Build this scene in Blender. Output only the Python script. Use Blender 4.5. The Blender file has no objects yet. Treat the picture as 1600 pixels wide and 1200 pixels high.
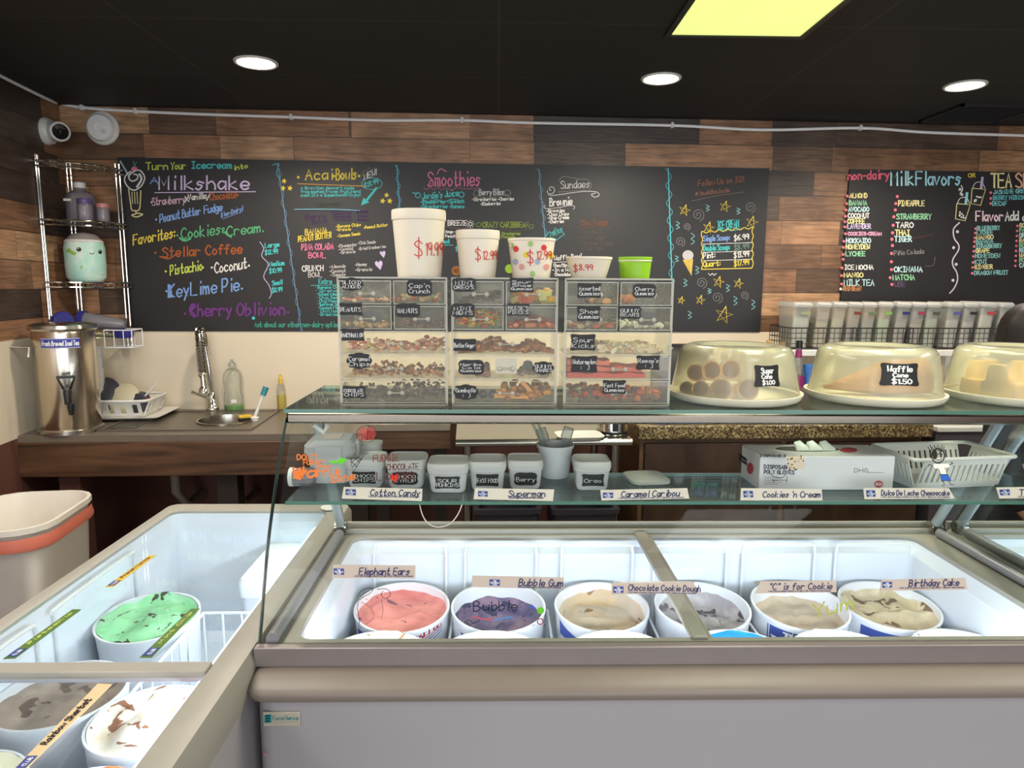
import bpy, math, random
from mathutils import Vector, Matrix
S = bpy.context.scene
COL = S.collection
PI = math.pi
rnd = random.Random(11)

# ---------------------------------------------------------------- camera
FPX = 1080.0
CAM = Vector((0, 0, 1.57))
_p, _s, _r = math.atan(.1435), .0206, .006
FW = Vector((math.sin(_s)*math.cos(_p), math.cos(_s)*math.cos(_p), -math.sin(_p)))
_r0 = Vector((math.cos(_s), -math.sin(_s), 0)); _u0 = _r0.cross(FW)
RT = _r0*math.cos(_r) + _u0*math.sin(_r)
UP = _u0*math.cos(_r) - _r0*math.sin(_r)
cd = bpy.data.cameras.new('camera'); cd.sensor_width = 36; cd.lens = FPX/1600*36; cd.clip_start = .02
cam = bpy.data.objects.new('camera', cd); COL.objects.link(cam)
M = Matrix((RT, UP, -FW)).transposed().to_4x4(); M.translation = CAM; cam.matrix_world = M
S.camera = cam

# ---------------------------------------------------------------- world, light, exposure
S.view_settings.view_transform = 'Standard'; S.view_settings.look = 'None'
S.view_settings.gamma = 1; S.view_settings.use_curve_mapping = False
S.view_settings.exposure = 0.0
S.cycles.max_bounces = 10; S.cycles.transparent_max_bounces = 40
S.cycles.diffuse_bounces = 4; S.cycles.glossy_bounces = 4
S.cycles.caustics_reflective = False; S.cycles.caustics_refractive = False
S.cycles.sample_clamp_indirect = 4; S.cycles.use_denoising = True
wd = bpy.data.worlds.new('world'); S.world = wd; wd.use_nodes = True
wd.node_tree.nodes['Background'].inputs[0].default_value = (.9, .95, 1, 1)
wd.node_tree.nodes['Background'].inputs[1].default_value = .34

def area(name, loc, sx, sy, power, color, rot=(0, 0, 0)):
    l = bpy.data.lights.new(name, 'AREA'); l.shape = 'RECTANGLE'; l.size = sx; l.size_y = sy
    l.energy = power; l.color = color
    o = bpy.data.objects.new(name, l); COL.objects.link(o); o.location = loc; o.rotation_euler = rot
    return o
CEIL = 2.43
# unseen ceiling lamps added as main fill (behind and beside the camera) and the shop window
for _x, _y in ((-1.6, -.6), (1.2, -.6), (-1.6, -2.6), (1.2, -2.6)):
    area('added_fill_lamp', (_x, _y, CEIL-.03), .6, 1.2, 22, (1, .97, .92))
area('shop_window_light', (.6, -4.4, 1.3), 7.5, 2.3, 215, (.9, .945, 1), (PI/2, 0, 0))
# two more lamps added above the frame to brighten the counter area
area('added_fill_lamp', (-1.15, 1.45, CEIL-.03), .6, 1.2, 28, (1, .95, .87))
area('added_fill_lamp', (2.6, 1.45, CEIL-.03), .6, 1.2, 28, (1, .95, .87))
# out-of-frame part of the yellowish panel over the counter
area('yellow_panel_lamp', (.92, 1.55, CEIL-.035), .42, .9, 20, (1, .98, .76))

# ---------------------------------------------------------------- pixel -> place helpers (each on a named real surface)
def ray(px, py): return FW + RT*((px-800)/FPX) + UP*((600-py)/FPX)
def hit(px, py, n, d):
    v = ray(px, py); n = Vector(n); return CAM + v*((d-n.dot(CAM))/n.dot(v))
def aty(px, py, y): return hit(px, py, (0, 1, 0), y)
def atz(px, py, z): return hit(px, py, (0, 0, 1), z)
def atx(px, py, x): return hit(px, py, (1, 0, 0), x)
WA = math.radians(2.5)                        # the back wall is turned a little
WDIR = Vector((math.cos(WA), math.sin(WA), 0)); WNRM = Vector((-math.sin(WA), math.cos(WA), 0))
WP = Vector((0, 3.7, 0)); WDIST = WP.dot(WNRM)
def wall(px, py, off=0): return hit(px, py, WNRM, WDIST-off)
def wuv(p):                                    # world -> (along wall, out from wall, z)
    d = Vector(p)-WP; return d.dot(WDIR), -d.dot(WNRM), d.z
def wxyz(u, v, z): return WP + WDIR*u - WNRM*v + Vector((0, 0, z))
# curved front glass of the dipping cabinet, (y, z) profile
def crom(pts, n=6, closed=False):
    out = []; k = len(pts)
    for i in range(k if closed else k-1):
        if closed: a, b, c, d = pts[(i-1) % k], pts[i], pts[(i+1) % k], pts[(i+2) % k]
        else: a, b, c, d = pts[max(i-1, 0)], pts[i], pts[i+1], pts[min(i+2, k-1)]
        for j in range(n):
            t = j/n
            out.append(tuple(.5*(2*b[q]+(c[q]-a[q])*t+(2*a[q]-5*b[q]+4*c[q]-d[q])*t*t+(3*b[q]-a[q]-3*c[q]+d[q])*t**3) for q in range(len(b))))
    if not closed: out.append(tuple(pts[-1]))
    return out
PG = crom([(1.257, .884), (1.286, .954), (1.324, 1.044), (1.367, 1.122), (1.419, 1.202), (1.478, 1.283)], 5)
def gls(px, py, off=0):                       # a point on the outer face of the front glass
    v = ray(px, py); best = None
    for (y0, z0), (y1, z1) in zip(PG, PG[1:]):
        n = Vector((0, z1-z0, -(y1-y0))).normalized(); a = Vector((0, y0, z0))
        t = n.dot(a-CAM)/n.dot(v); p = CAM+v*t
        if z0-1e-6 <= p.z <= z1+1e-6: return p - n*off
        d = min(abs(p.z-z0), abs(p.z-z1))
        if best is None or d < best[0]: best = (d, p-n*off)
    return best[1]

# ---------------------------------------------------------------- materials
_mc = {}
def lin(c):
    o = []
    for v in c[:3]:
        v /= 255.0; o.append(v/12.92 if v <= .04045 else ((v+.055)/1.055)**2.4)
    return (*o, 1)
def newmat(name):
    m = bpy.data.materials.new(name); m.use_nodes = True
    nt = m.node_tree; nt.nodes.clear()
    return m, nt, nt.nodes.new, nt.links.new
def mat(name, c, rough=.5, metal=0, var=.08, vs=14, bump=0, bs=60, emit=0, spec=.5, coat=0, stretch=(1, 1, 1)):
    if name in _mc: return _mc[name]
    m, nt, N, L = newmat(name)
    o = N('ShaderNodeOutputMaterial'); b = N('ShaderNodeBsdfPrincipled'); L(b.outputs[0], o.inputs[0])
    tc = N('ShaderNodeTexCoord'); mp = N('ShaderNodeMapping'); mp.inputs['Scale'].default_value = stretch
    L(tc.outputs['Object'], mp.inputs[0])
    nz = N('ShaderNodeTexNoise'); nz.inputs['Scale'].default_value = vs; nz.inputs['Detail'].default_value = 4
    L(mp.outputs[0], nz.inputs['Vector'])
    mx = N('ShaderNodeMixRGB'); k = lin(c)
    mx.inputs[1].default_value = tuple(max(0, v*(1-var)) for v in k[:3])+(1,)
    mx.inputs[2].default_value = tuple(min(1, v*(1+var)) for v in k[:3])+(1,)
    L(nz.outputs['Fac'], mx.inputs[0]); L(mx.outputs[0], b.inputs['Base Color'])
    b.inputs['Roughness'].default_value = rough; b.inputs['Metallic'].default_value = metal
    b.inputs['Specular IOR Level'].default_value = spec; b.inputs['Coat Weight'].default_value = coat
    if bump:
        n2 = N('ShaderNodeTexNoise'); n2.inputs['Scale'].default_value = bs; n2.inputs['Detail'].default_value = 5
        L(mp.outputs[0], n2.inputs['Vector'])
        bp = N('ShaderNodeBump'); bp.inputs['Strength'].default_value = bump; bp.inputs['Distance'].default_value = .01
        L(n2.outputs['Fac'], bp.inputs['Height']); L(bp.outputs[0], b.inputs['Normal'])
    if emit:
        L(mx.outputs[0], b.inputs['Emission Color']); b.inputs['Emission Strength'].default_value = emit
    _mc[name] = m; return m
def clear(name, tint, body=0.0, bodyc=(230, 230, 220), rough=.03, ior=1.45, refl=1.0):
    """clear or frosted sheet: tinted see-through + fresnel gloss + a share of milky scatter"""
    if name in _mc: return _mc[name]
    m, nt, N, L = newmat(name)
    o = N('ShaderNodeOutputMaterial'); t = N('ShaderNodeBsdfTransparent'); t.inputs[0].default_value = lin(tint)
    nz = N('ShaderNodeTexNoise'); nz.inputs['Scale'].default_value = 6
    tc = N('ShaderNodeTexCoord'); L(tc.outputs['Object'], nz.inputs['Vector'])
    cur = t
    if body:
        d = N('ShaderNodeBsdfDiffuse'); d.inputs[0].default_value = lin(bodyc)
        tr = N('ShaderNodeBsdfTranslucent'); tr.inputs[0].default_value = lin(bodyc)
        a = N('ShaderNodeMixShader'); a.inputs[0].default_value = .3
        L(d.outputs[0], a.inputs[1]); L(tr.outputs[0], a.inputs[2])
        mr = N('ShaderNodeMapRange'); mr.inputs['To Min'].default_value = body*.85; mr.inputs['To Max'].default_value = min(1, body*1.15)
        L(nz.outputs['Fac'], mr.inputs['Value'])
        x = N('ShaderNodeMixShader'); L(mr.outputs[0], x.inputs[0]); L(t.outputs[0], x.inputs[1]); L(a.outputs[0], x.inputs[2]); cur = x
    g = N('ShaderNodeBsdfGlossy'); g.inputs['Roughness'].default_value = rough
    fr = N('ShaderNodeFresnel'); fr.inputs[0].default_value = ior
    mu = N('ShaderNodeMath'); mu.operation = 'MULTIPLY'; mu.inputs[1].default_value = refl; L(fr.outputs[0], mu.inputs[0])
    x2 = N('ShaderNodeMixShader'); L(mu.outputs[0], x2.inputs[0]); L(cur.outputs[0], x2.inputs[1]); L(g.outputs[0], x2.inputs[2])
    L(x2.outputs[0], o.inputs[0]); _mc[name] = m; return m

def plank_mat():
    m, nt, N, L = newmat('reclaimed_planks')
    o = N('ShaderNodeOutputMaterial'); b = N('ShaderNodeBsdfPrincipled'); L(b.outputs[0], o.inputs[0])
    tc = N('ShaderNodeTexCoord'); sp = N('ShaderNodeSeparateXYZ'); L(tc.outputs['Object'], sp.inputs[0])
    def ma(op, a, b_=None, c=None):
        n = N('ShaderNodeMath'); n.operation = op
        for i, v in enumerate((a, b_, c)):
            if v is None: continue
            if isinstance(v, (int, float)): n.inputs[i].default_value = v
            else: L(v, n.inputs[i])
        return n.outputs[0]
    x, z = sp.outputs[0], sp.outputs[2]
    zr = ma('DIVIDE', z, .128); row = ma('FLOOR', zr); fz = ma('FRACT', zr)
    w1 = N('ShaderNodeTexWhiteNoise'); w1.noise_dimensions = '1D'; L(row, w1.inputs['W'])
    xr = ma('DIVIDE', ma('ADD', x, ma('MULTIPLY', w1.outputs[0], 9.7)), .55)
    # uneven lengths: warp x
    wp = ma('ADD', xr, ma('MULTIPLY', ma('SINE', ma('ADD', ma('MULTIPLY', xr, 2.3), ma('MULTIPLY', row, 1.7))), .33))
    col = ma('FLOOR', wp); fx = ma('FRACT', wp)
    cv = N('ShaderNodeCombineXYZ'); L(row, cv.inputs[0]); L(col, cv.inputs[1])
    w2 = N('ShaderNodeTexWhiteNoise'); w2.noise_dimensions = '3D'; L(cv.outputs[0], w2.inputs['Vector'])
    rp = N('ShaderNodeValToRGB'); e = rp.color_ramp.elements
    cs = [(0, (68, 56, 49)), (.2, (96, 77, 64)), (.36, (134, 100, 74)), (.55, (156, 116, 86)), (.75, (178, 136, 102)), (1, (196, 158, 122))]
    e[0].position, e[0].color = cs[0][0], lin(cs[0][1]); e[1].position, e[1].color = 1, lin(cs[-1][1])
    for p_, c_ in cs[1:-1]:
        q = e.new(p_); q.color = lin(c_)
    L(w2.outputs['Value'], rp.inputs[0])
    # grain, stretched along the plank, shifted per plank
    gv = N('ShaderNodeCombineXYZ'); L(ma('MULTIPLY', x, 3.2), gv.inputs[0]); L(ma('MULTIPLY', w2.outputs['Value'], 40), gv.inputs[1]); L(ma('MULTIPLY', z, 38), gv.inputs[2])
    nz = N('ShaderNodeTexNoise'); nz.inputs['Scale'].default_value = 1.6; nz.inputs['Detail'].default_value = 8; nz.inputs['Distortion'].default_value = 1.1
    L(gv.outputs[0], nz.inputs['Vector'])
    gr = N('ShaderNodeValToRGB'); gr.color_ramp.elements[0].position = .3; gr.color_ramp.elements[0].color = (.42, .4, .38, 1)
    gr.color_ramp.elements[1].position = .68; gr.color_ramp.elements[1].color = (1.25, 1.2, 1.15, 1)
    L(nz.outputs['Fac'], gr.inputs[0])
    mx = N('ShaderNodeMixRGB'); mx.blend_type = 'MULTIPLY'; mx.inputs[0].default_value = .8; L(rp.outputs[0], mx.inputs[1]); L(gr.outputs[0], mx.inputs[2])
    # knots / blotches
    n3 = N('ShaderNodeTexNoise'); n3.inputs['Scale'].default_value = 5; n3.inputs['Detail'].default_value = 3; L(tc.outputs['Object'], n3.inputs['Vector'])
    r3 = N('ShaderNodeValToRGB'); r3.color_ramp.elements[0].position = .36; r3.color_ramp.elements[0].color = (.55, .53, .52, 1); r3.color_ramp.elements[1].position = .55; r3.color_ramp.elements[1].color = (1, 1, 1, 1)
    L(n3.outputs['Fac'], r3.inputs[0])
    m3 = N('ShaderNodeMixRGB'); m3.blend_type = 'MULTIPLY'; m3.inputs[0].default_value = .8; L(mx.outputs[0], m3.inputs[1]); L(r3.outputs[0], m3.inputs[2])
    seam = ma('MAXIMUM', ma('MAXIMUM', ma('LESS_THAN', fz, .022), ma('GREATER_THAN', fz, .985)), ma('LESS_THAN', fx, .006))
    m4 = N('ShaderNodeMixRGB'); L(ma('MULTIPLY', seam, .75), m4.inputs[0]); L(m3.outputs[0], m4.inputs[1]); m4.inputs[2].default_value = (.012, .009, .007, 1)
    L(m4.outputs[0], b.inputs['Base Color']); b.inputs['Roughness'].default_value = .42
    bp = N('ShaderNodeBump'); bp.inputs['Strength'].default_value = .25; bp.inputs['Distance'].default_value = .004
    L(ma('SUBTRACT', nz.outputs['Fac'], ma('MULTIPLY', seam, 1)), bp.inputs['Height']); L(bp.outputs[0], b.inputs['Normal'])
    return m
def ceiling_mat():
    m, nt, N, L = newmat('black_ceiling_tiles')
    o = N('ShaderNodeOutputMaterial'); b = N('ShaderNodeBsdfPrincipled'); L(b.outputs[0], o.inputs[0])
    tc = N('ShaderNodeTexCoord')
    br = N('ShaderNodeTexBrick'); br.offset = 0; br.inputs['Scale'].default_value = 1
    br.inputs['Brick Width'].default_value = 1.22; br.inputs['Row Height'].default_value = .61; br.inputs['Mortar Size'].default_value = .004; br.inputs['Mortar Smooth'].default_value = 0
    br.inputs[1].default_value = lin((24, 22, 23)); br.inputs[2].default_value = lin((20, 18, 19)); br.inputs[3].default_value = lin((52, 50, 50))
    L(tc.outputs['Object'], br.inputs['Vector'])
    nz = N('ShaderNodeTexNoise'); nz.inputs['Scale'].default_value = 90; L(tc.outputs['Object'], nz.inputs['Vector'])
    bp = N('ShaderNodeBump'); bp.inputs['Strength'].default_value = .2; bp.inputs['Distance'].default_value = .003
    L(nz.outputs['Fac'], bp.inputs['Height']); L(bp.outputs[0], b.inputs['Normal'])
    L(br.outputs[0], b.inputs['Base Color']); b.inputs['Roughness'].default_value = .7
    return m
def grain_mat(name, dark, light, sc=(2, 2, 22), rough=.4):
    if name in _mc: return _mc[name]
    m, nt, N, L = newmat(name)
    o = N('ShaderNodeOutputMaterial'); b = N('ShaderNodeBsdfPrincipled'); L(b.outputs[0], o.inputs[0])
    tc = N('ShaderNodeTexCoord'); mp = N('ShaderNodeMapping'); mp.inputs['Scale'].default_value = sc; L(tc.outputs['Object'], mp.inputs[0])
    nz = N('ShaderNodeTexNoise'); nz.inputs['Scale'].default_value = 1.5; nz.inputs['Detail'].default_value = 8; nz.inputs['Distortion'].default_value = 1.4; L(mp.outputs[0], nz.inputs[0])
    rp = N('ShaderNodeValToRGB'); e = rp.color_ramp.elements; e[0].position = .32; e[0].color = lin(dark); e[1].position = .7; e[1].color = lin(light)
    L(nz.outputs['Fac'], rp.inputs[0]); L(rp.outputs[0], b.inputs['Base Color']); b.inputs['Roughness'].default_value = rough
    _mc[name] = m; return m
def speckle_mat(name, cols, scale, rough=.3):
    """voronoi cell colours: granite, chips in ice cream"""
    if name in _mc: return _mc[name]
    m, nt, N, L = newmat(name)
    o = N('ShaderNodeOutputMaterial'); b = N('ShaderNodeBsdfPrincipled'); L(b.outputs[0], o.inputs[0])
    tc = N('ShaderNodeTexCoord'); v = N('ShaderNodeTexVoronoi'); v.inputs['Scale'].default_value = scale; L(tc.outputs['Object'], v.inputs[0])
    sp = N('ShaderNodeSeparateXYZ'); L(v.outputs['Color'], sp.inputs[0])
    rp = N('ShaderNodeValToRGB'); rp.color_ramp.interpolation = 'CONSTANT'; e = rp.color_ramp.elements
    e[0].position = 0; e[0].color = lin(cols[0][1]); e[1].position = cols[1][0]; e[1].color = lin(cols[1][1])
    for p_, c_ in cols[2:]:
        q = e.new(p_); q.color = lin(c_)
    L(sp.outputs[0], rp.inputs[0]); L(rp.outputs[0], b.inputs['Base Color']); b.inputs['Roughness'].default_value = rough
    _mc[name] = m; return m
def cream_mat(name, base, vein, amount=.5, scale=9, chip=None, chips=.0, cscale=26):
    """scooped ice cream: base colour with ripple veins and embedded chips"""
    if name in _mc: return _mc[name]
    m, nt, N, L = newmat(name)
    o = N('ShaderNodeOutputMaterial'); b = N('ShaderNodeBsdfPrincipled'); L(b.outputs[0], o.inputs[0])
    tc = N('ShaderNodeTexCoord')
    nz = N('ShaderNodeTexNoise'); nz.inputs['Scale'].default_value = scale; nz.inputs['Detail'].default_value = 6; nz.inputs['Distortion'].default_value = 1.8; L(tc.outputs['Object'], nz.inputs[0])
    rp = N('ShaderNodeValToRGB'); e = rp.color_ramp.elements; e[0].position = .62-.3*amount; e[0].color = lin(base); e[1].position = .72; e[1].color = lin(vein)
    L(nz.outputs['Fac'], rp.inputs[0]); cur = rp.outputs[0]
    if chip:
        n2 = N('ShaderNodeTexNoise'); n2.inputs['Scale'].default_value = cscale; n2.inputs['Detail'].default_value = 2; n2.inputs['Distortion'].default_value = .6; L(tc.outputs['Object'], n2.inputs[0])
        r2 = N('ShaderNodeValToRGB'); r2.color_ramp.interpolation = 'LINEAR'; q = r2.color_ramp.elements; q[0].position = .7-chips; q[0].color = (0, 0, 0, 1); q[1].position = .72-chips; q[1].color = (1, 1, 1, 1)
        L(n2.outputs['Fac'], r2.inputs[0])
        mx = N('ShaderNodeMixRGB'); L(r2.outputs[0], mx.inputs[0]); L(cur, mx.inputs[1]); mx.inputs[2].default_value = lin(chip); cur = mx.outputs[0]
    L(cur, b.inputs['Base Color']); b.inputs['Roughness'].default_value = .55
    n4 = N('ShaderNodeTexNoise'); n4.inputs['Scale'].default_value = 45; n4.inputs['Detail'].default_value = 5; L(tc.outputs['Object'], n4.inputs[0])
    bp = N('ShaderNodeBump'); bp.inputs['Strength'].default_value = .45; bp.inputs['Distance'].default_value = .006; L(n4.outputs['Fac'], bp.inputs['Height']); L(bp.outputs[0], b.inputs['Normal'])
    _mc[name] = m; return m

# ---------------------------------------------------------------- mesh helpers
class MB:
    def __init__(s): s.v, s.f, s.m = [], [], []
    def add(s, vs, fs, m=0, T=None):
        o = len(s.v)
        s.v += [tuple(T @ Vector(p)) if T else tuple(p) for p in vs]
        s.f += [tuple(i+o for i in f) for f in fs]; s.m += [m]*len(fs); return s
    def box(s, x0, x1, y0, y1, z0, z1, m=0, T=None):
        v = [(x, y, z) for x in (x0, x1) for y in (y0, y1) for z in (z0, z1)]
        return s.add(v, [(0, 1, 3, 2), (4, 6, 7, 5), (0, 4, 5, 1), (2, 3, 7, 6), (0, 2, 6, 4), (1, 5, 7, 3)], m, T)
    def loft(s, rings, m=0, cap=(True, True), T=None, closed=False):
        n = len(rings[0]); vs = [p for r in rings for p in r]; fs = []
        k = len(rings)
        for i in range(k if closed else k-1):
            a, b = i*n, ((i+1) % k)*n
            for j in range(n): fs.append((a+j, a+(j+1) % n, b+(j+1) % n, b+j))
        if not closed:
            if cap[0]: fs.append(tuple(range(n-1, -1, -1)))
            if cap[1]: fs.append(tuple(range((k-1)*n, k*n)))
        return s.add(vs, fs, m, T)
    def lathe(s, prof, c=(0, 0, 0), n=28, m=0, T=None):
        rings = [[(c[0]+max(r, 2e-4)*math.cos(2*PI*j/n), c[1]+max(r, 2e-4)*math.sin(2*PI*j/n), c[2]+z) for j in range(n)] for r, z in prof]
        return s.loft(rings, m, (prof[0][0] < 1e-3, prof[-1][0] < 1e-3), T)
    def tube(s, pts, r, n=8, m=0, closed=False, T=None):
        P = [Vector(p) for p in pts]; k = len(P); rings = []
        up = None
        for i in range(k):
            t = (P[(i+1) % k]-P[i-1]) if closed else (P[min(i+1, k-1)]-P[max(i-1, 0)])
            t.normalize()
            if up is None:
                up = Vector((0, 0, 1)) if abs(t.z) < .9 else Vector((1, 0, 0))
            a = (up - t*up.dot(t)).normalized(); b = t.cross(a); up = a
            rr = r[i] if isinstance(r, (list, tuple)) else r
            rings.append([tuple(P[i]+a*(rr*math.cos(2*PI*j/n))+b*(rr*math.sin(2*PI*j/n))) for j in range(n)])
        return s.loft(rings, m, (True, True), T, closed)
    def prism(s, poly, vec, m=0, T=None):
        n = len(poly); v = Vector(vec); a = [tuple(p) for p in poly]; b = [tuple(Vector(p)+v) for p in poly]
        return s.add(a+b, [tuple(range(n-1, -1, -1)), tuple(range(n, 2*n))]+[(i, (i+1) % n, n+(i+1) % n, n+i) for i in range(n)], m, T)
    def blob(s, c, rx, ry, rz, m=0, seg=7, rng=4, jit=0, T=None):
        vs = [(c[0], c[1], c[2]-rz)]; fs = []
        for i in range(1, rng):
            a = PI*i/rng
            for j in range(seg):
                b = 2*PI*j/seg; q = 1+jit*(rnd.random()-.5)
                vs.append((c[0]+rx*q*math.sin(a)*math.cos(b), c[1]+ry*q*math.sin(a)*math.sin(b), c[2]-rz*q*math.cos(a)))
        vs.append((c[0], c[1], c[2]+rz)); k = len(vs)-1
        for j in range(seg):
            fs.append((0, 1+(j+1) % seg, 1+j)); fs.append((k, k-seg+j, k-seg+(j+1) % seg))
            for i in range(rng-2):
                a, b = 1+i*seg, 1+(i+1)*seg
                fs.append((a+j, a+(j+1) % seg, b+(j+1) % seg, b+j))
        return s.add(vs, fs, m, T)
    def shift(s, d): s.v = [(p[0]+d[0], p[1]+d[1], p[2]+d[2]) for p in s.v]; return s
def rrect(w, d, r, z=0, cx=0, cy=0, n=4):
    o = []
    for (sx, sy, a0) in ((1, 1, 0), (-1, 1, PI/2), (-1, -1, PI), (1, -1, 1.5*PI)):
        for k in range(n+1):
            a = a0+PI/2*k/n; o.append((cx+sx*(w/2-r)+r*math.cos(a), cy+sy*(d/2-r)+r*math.sin(a), z))
    return o
def build(name, mb, mats, parent=None, world=True, smooth=38, bev=0):
    me = bpy.data.meshes.new(name)
    v = mb.v
    if parent and world:
        r = parent
        while r.parent: r = r.parent
        inv = r.matrix_basis.inverted(); v = [tuple(inv @ Vector(p)) for p in v]
    me.from_pydata(v, [], mb.f)
    for q in (mats if isinstance(mats, (list, tuple)) else [mats]): me.materials.append(q)
    me.polygons.foreach_set('material_index', mb.m)
    me.polygons.foreach_set('use_smooth', [True]*len(me.polygons))
    me.update(); me.set_sharp_from_angle(angle=math.radians(smooth))
    o = bpy.data.objects.new(name, me); COL.objects.link(o)
    if parent: o.parent = parent
    if bev:
        b = o.modifiers.new('bevel', 'BEVEL'); b.width = bev; b.segments = 2; b.limit_method = 'ANGLE'
    return o
def tag(o, label=None, cat=None, group=None, kind=None):
    if label: o['label'] = label
    if cat: o['category'] = cat
    if group: o['group'] = group
    if kind: o['kind'] = kind
    return o
def thing(name, label, cat, loc=(0, 0, 0), rz=0, group=None, rot=None):
    o = bpy.data.objects.new(name, None); COL.objects.link(o); o.empty_display_size = .05
    loc = Vector(loc); R = (rot.to_matrix().to_4x4() if rot is not None else Matrix.Rotation(rz, 4, 'Z'))
    o.matrix_basis = Matrix.Translation(loc) @ R
    return tag(o, label, cat, group)
def struct(name, mb, m, **k): return tag(build(name, mb, m, **k), kind='structure')

# ---------------------------------------------------------------- handwriting: single-stroke letters, drawn as ribbons
GL = {}
for _l in '''A 033D63 1757|B 030D ~0D3D5B3808 ~0848664303|C ~6B3D083364|D 030D ~0D3D683303|E 6D0D0363 0858|F 6D0D03 0858|G ~6B3D083364 386863|H 030D 636D 0868|I 333D 1D5D 1353|J ~5D553305|K 030D 6D0763|L 0D0363|M 030D366D63|N 030D636D|O ~3D0A0633666A3D|P 030D ~0D4D5A3707|Q ~3D0A0633666A3D 4562|R 030D ~0D4D5A3808 2863|S ~6B3D0B2957643304|T 0D6D 3D33|U ~0D0533656D|V 0D336D|W 0D1338536D|X 036D 0D63|Y 0D386D 3833|Z 0D6D0363|a ~5829062356 5953|b 0D03 ~0739562304|c ~5829062354|d 5D53 ~5829062356|e ~06565829062354|f ~5C3D2B23 0949|g ~5829062356 ~59512001|h 0D03 ~07395653|i 2923 2C2D|j ~39311000 3C3D|k 0D03 490653|l 2D23|m 0903 ~07293533 ~37596563|n 0903 ~07395653|o ~2906235629|p 0900 ~0739562304|q 5950 ~5829062356|r 0903 ~072958|s ~582917462304|t ~2D243354 0949|u ~09042355 5953|v 092359|w 0913375369|x 0953 5903|y 0933 5910|z 09590353|0 ~3D0A0633666A3D|1 1B3D33|2 ~0B3D5A3603 0363|3 ~0C3D5A28653304|4 4D0666 4D43|5 6D1D18 ~1849653304|6 ~5D1A0633653806|7 0D6D23|8 ~3D0B386533 0438 ~043338 ~385B3D|9 ~6B3D0A376B53|$ ~6B3D0B2957643304 3F31|. 1314|, 1412|: 1415 1819|- 0747|' 1D1B|! 1D16 1413|@ ~4828264647 ~475668394B1A0523 53|& ~530A2D3B0523 ~235356|/ 035D|( ~3E2C282432|) ~1E2C282412|" 1D1B 3D3B|* 1819|+ 0747 2925|^ 0A3D6A|~ ~07284667'''.split('|'):
    _k, *_st = _l.split(' '); GL[_k] = _st
GL['8'] = ['~3D0B38653304385B3D']
GL['n~'] = GL['n']+['~0B2C3B5C']
def glyphs(text, h):
    """-> list of polylines in (x, y-up) with cap height h, and the total width"""
    out, x, k = [], 0.0, h/10.0
    for ch in text:
        key = 'n~' if ch == '\u00f1' else ch
        if key not in GL: x += 4*k; continue
        mxx = 0
        for st in GL[key]:
            sm = st[0] == '~'; st2 = st[1:] if sm else st
            p = [(int(st2[i], 16), int(st2[i+1], 16)-3) for i in range(0, len(st2)-1, 2)]
            mxx = max(mxx, max(q[0] for q in p))
            if sm and len(p) > 2: p = crom(p, 4)
            out.append([(x+q[0]*k, q[1]*k) for q in p])
        x += (mxx+2.1)*k
    return out, max(x-2*k, k)
def ribbon(mb, pl, pts, w, m=0, off=.0015, nib=None):
    """pts in photo-plane units mapped by pl(px,py,off) onto a surface"""
    if len(pts) < 2: return
    L_, R_ = [], []
    for i, p in enumerate(pts):
        a, b = pts[max(i-1, 0)], pts[min(i+1, len(pts)-1)]
        dx, dy = b[0]-a[0], b[1]-a[1]; d = math.hypot(dx, dy) or 1
        if nib: nx, ny = nib[0]*w, nib[1]*w
        else: nx, ny = -dy/d*w, dx/d*w
        e = (-.5*w/d if i == 0 else .5*w/d if i == len(pts)-1 else 0)
        q = (p[0]+dx*e*.8, p[1]+dy*e*.8)
        L_.append(pl(q[0]+nx/2, q[1]+ny/2, off)); R_.append(pl(q[0]-nx/2, q[1]-ny/2, off))
    n = len(pts)
    mb.add(L_+R_, [(i, i+1, n+i+1, n+i) for i in range(n-1)], m)
def write(mb, pl, text, x0, y0, x1, h, m=0, w=1.2, dy=0, jit=.04, shear=0, nib=None, off=.0015):
    """handwriting from (x0,y0) baseline to x1 (baseline end lowered/raised by dy), cap height h, all in photo units"""
    st, W = glyphs(text, h); k = (x1-x0)/W
    for s in st:
        jx, jy = (rnd.random()-.5)*jit*h, (rnd.random()-.5)*jit*h
        ribbon(mb, pl, [(x0+(q[0]+shear*q[1])*k+jx, y0-q[1]+jy+dy*(q[0]/W)) for q in s], w, m, off, nib)
def line(mb, pl, pts, w=1.2, m=0, smooth=True, off=.0015, closed=False):
    p = crom(pts, 6, closed) if smooth and len(pts) > 2 else list(pts)
    if closed: p = p+[p[0]]
    ribbon(mb, pl, p, w, m, off)
def fill(mb, pl, pts, m=0, off=.0015):
    mb.add([pl(x, y, off) for x, y in pts], [tuple(range(len(pts)))], m)
def star_pts(x, y, r, rot=0, k=.42): return [(x+(r if i % 2 == 0 else r*k)*math.sin(rot+PI*i/5), y-(r if i % 2 == 0 else r*k)*math.cos(rot+PI*i/5)) for i in range(10)]
def spiral(x, y, r, turns=2.2): return [(x+r*t/24*math.cos(t/24*turns*2*PI), y+r*t/24*math.sin(t/24*turns*2*PI)) for t in range(4, 25)]
def circ(x, y, rx, ry=None, n=16): return [(x+rx*math.cos(2*PI*i/n), y+(ry or rx)*math.sin(2*PI*i/n)) for i in range(n)]
def shaped(x, y, w, h, kind=0, n=48):
    """chalk-label plaque outline"""
    o = []
    for i in range(n):
        a = 2*PI*i/n; c, s = math.cos(a), math.sin(a)
        e = .42 if kind != 1 else .75
        q = 1+(.09*math.cos(4*a+PI) if kind == 0 else .07*math.cos(8*a) if kind == 1 else .07*abs(math.sin(6*a)))
        o.append((x+w/2*q*math.copysign(abs(c)**e, c), y+h/2*q*math.copysign(abs(s)**e, s)))
    return o
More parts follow.
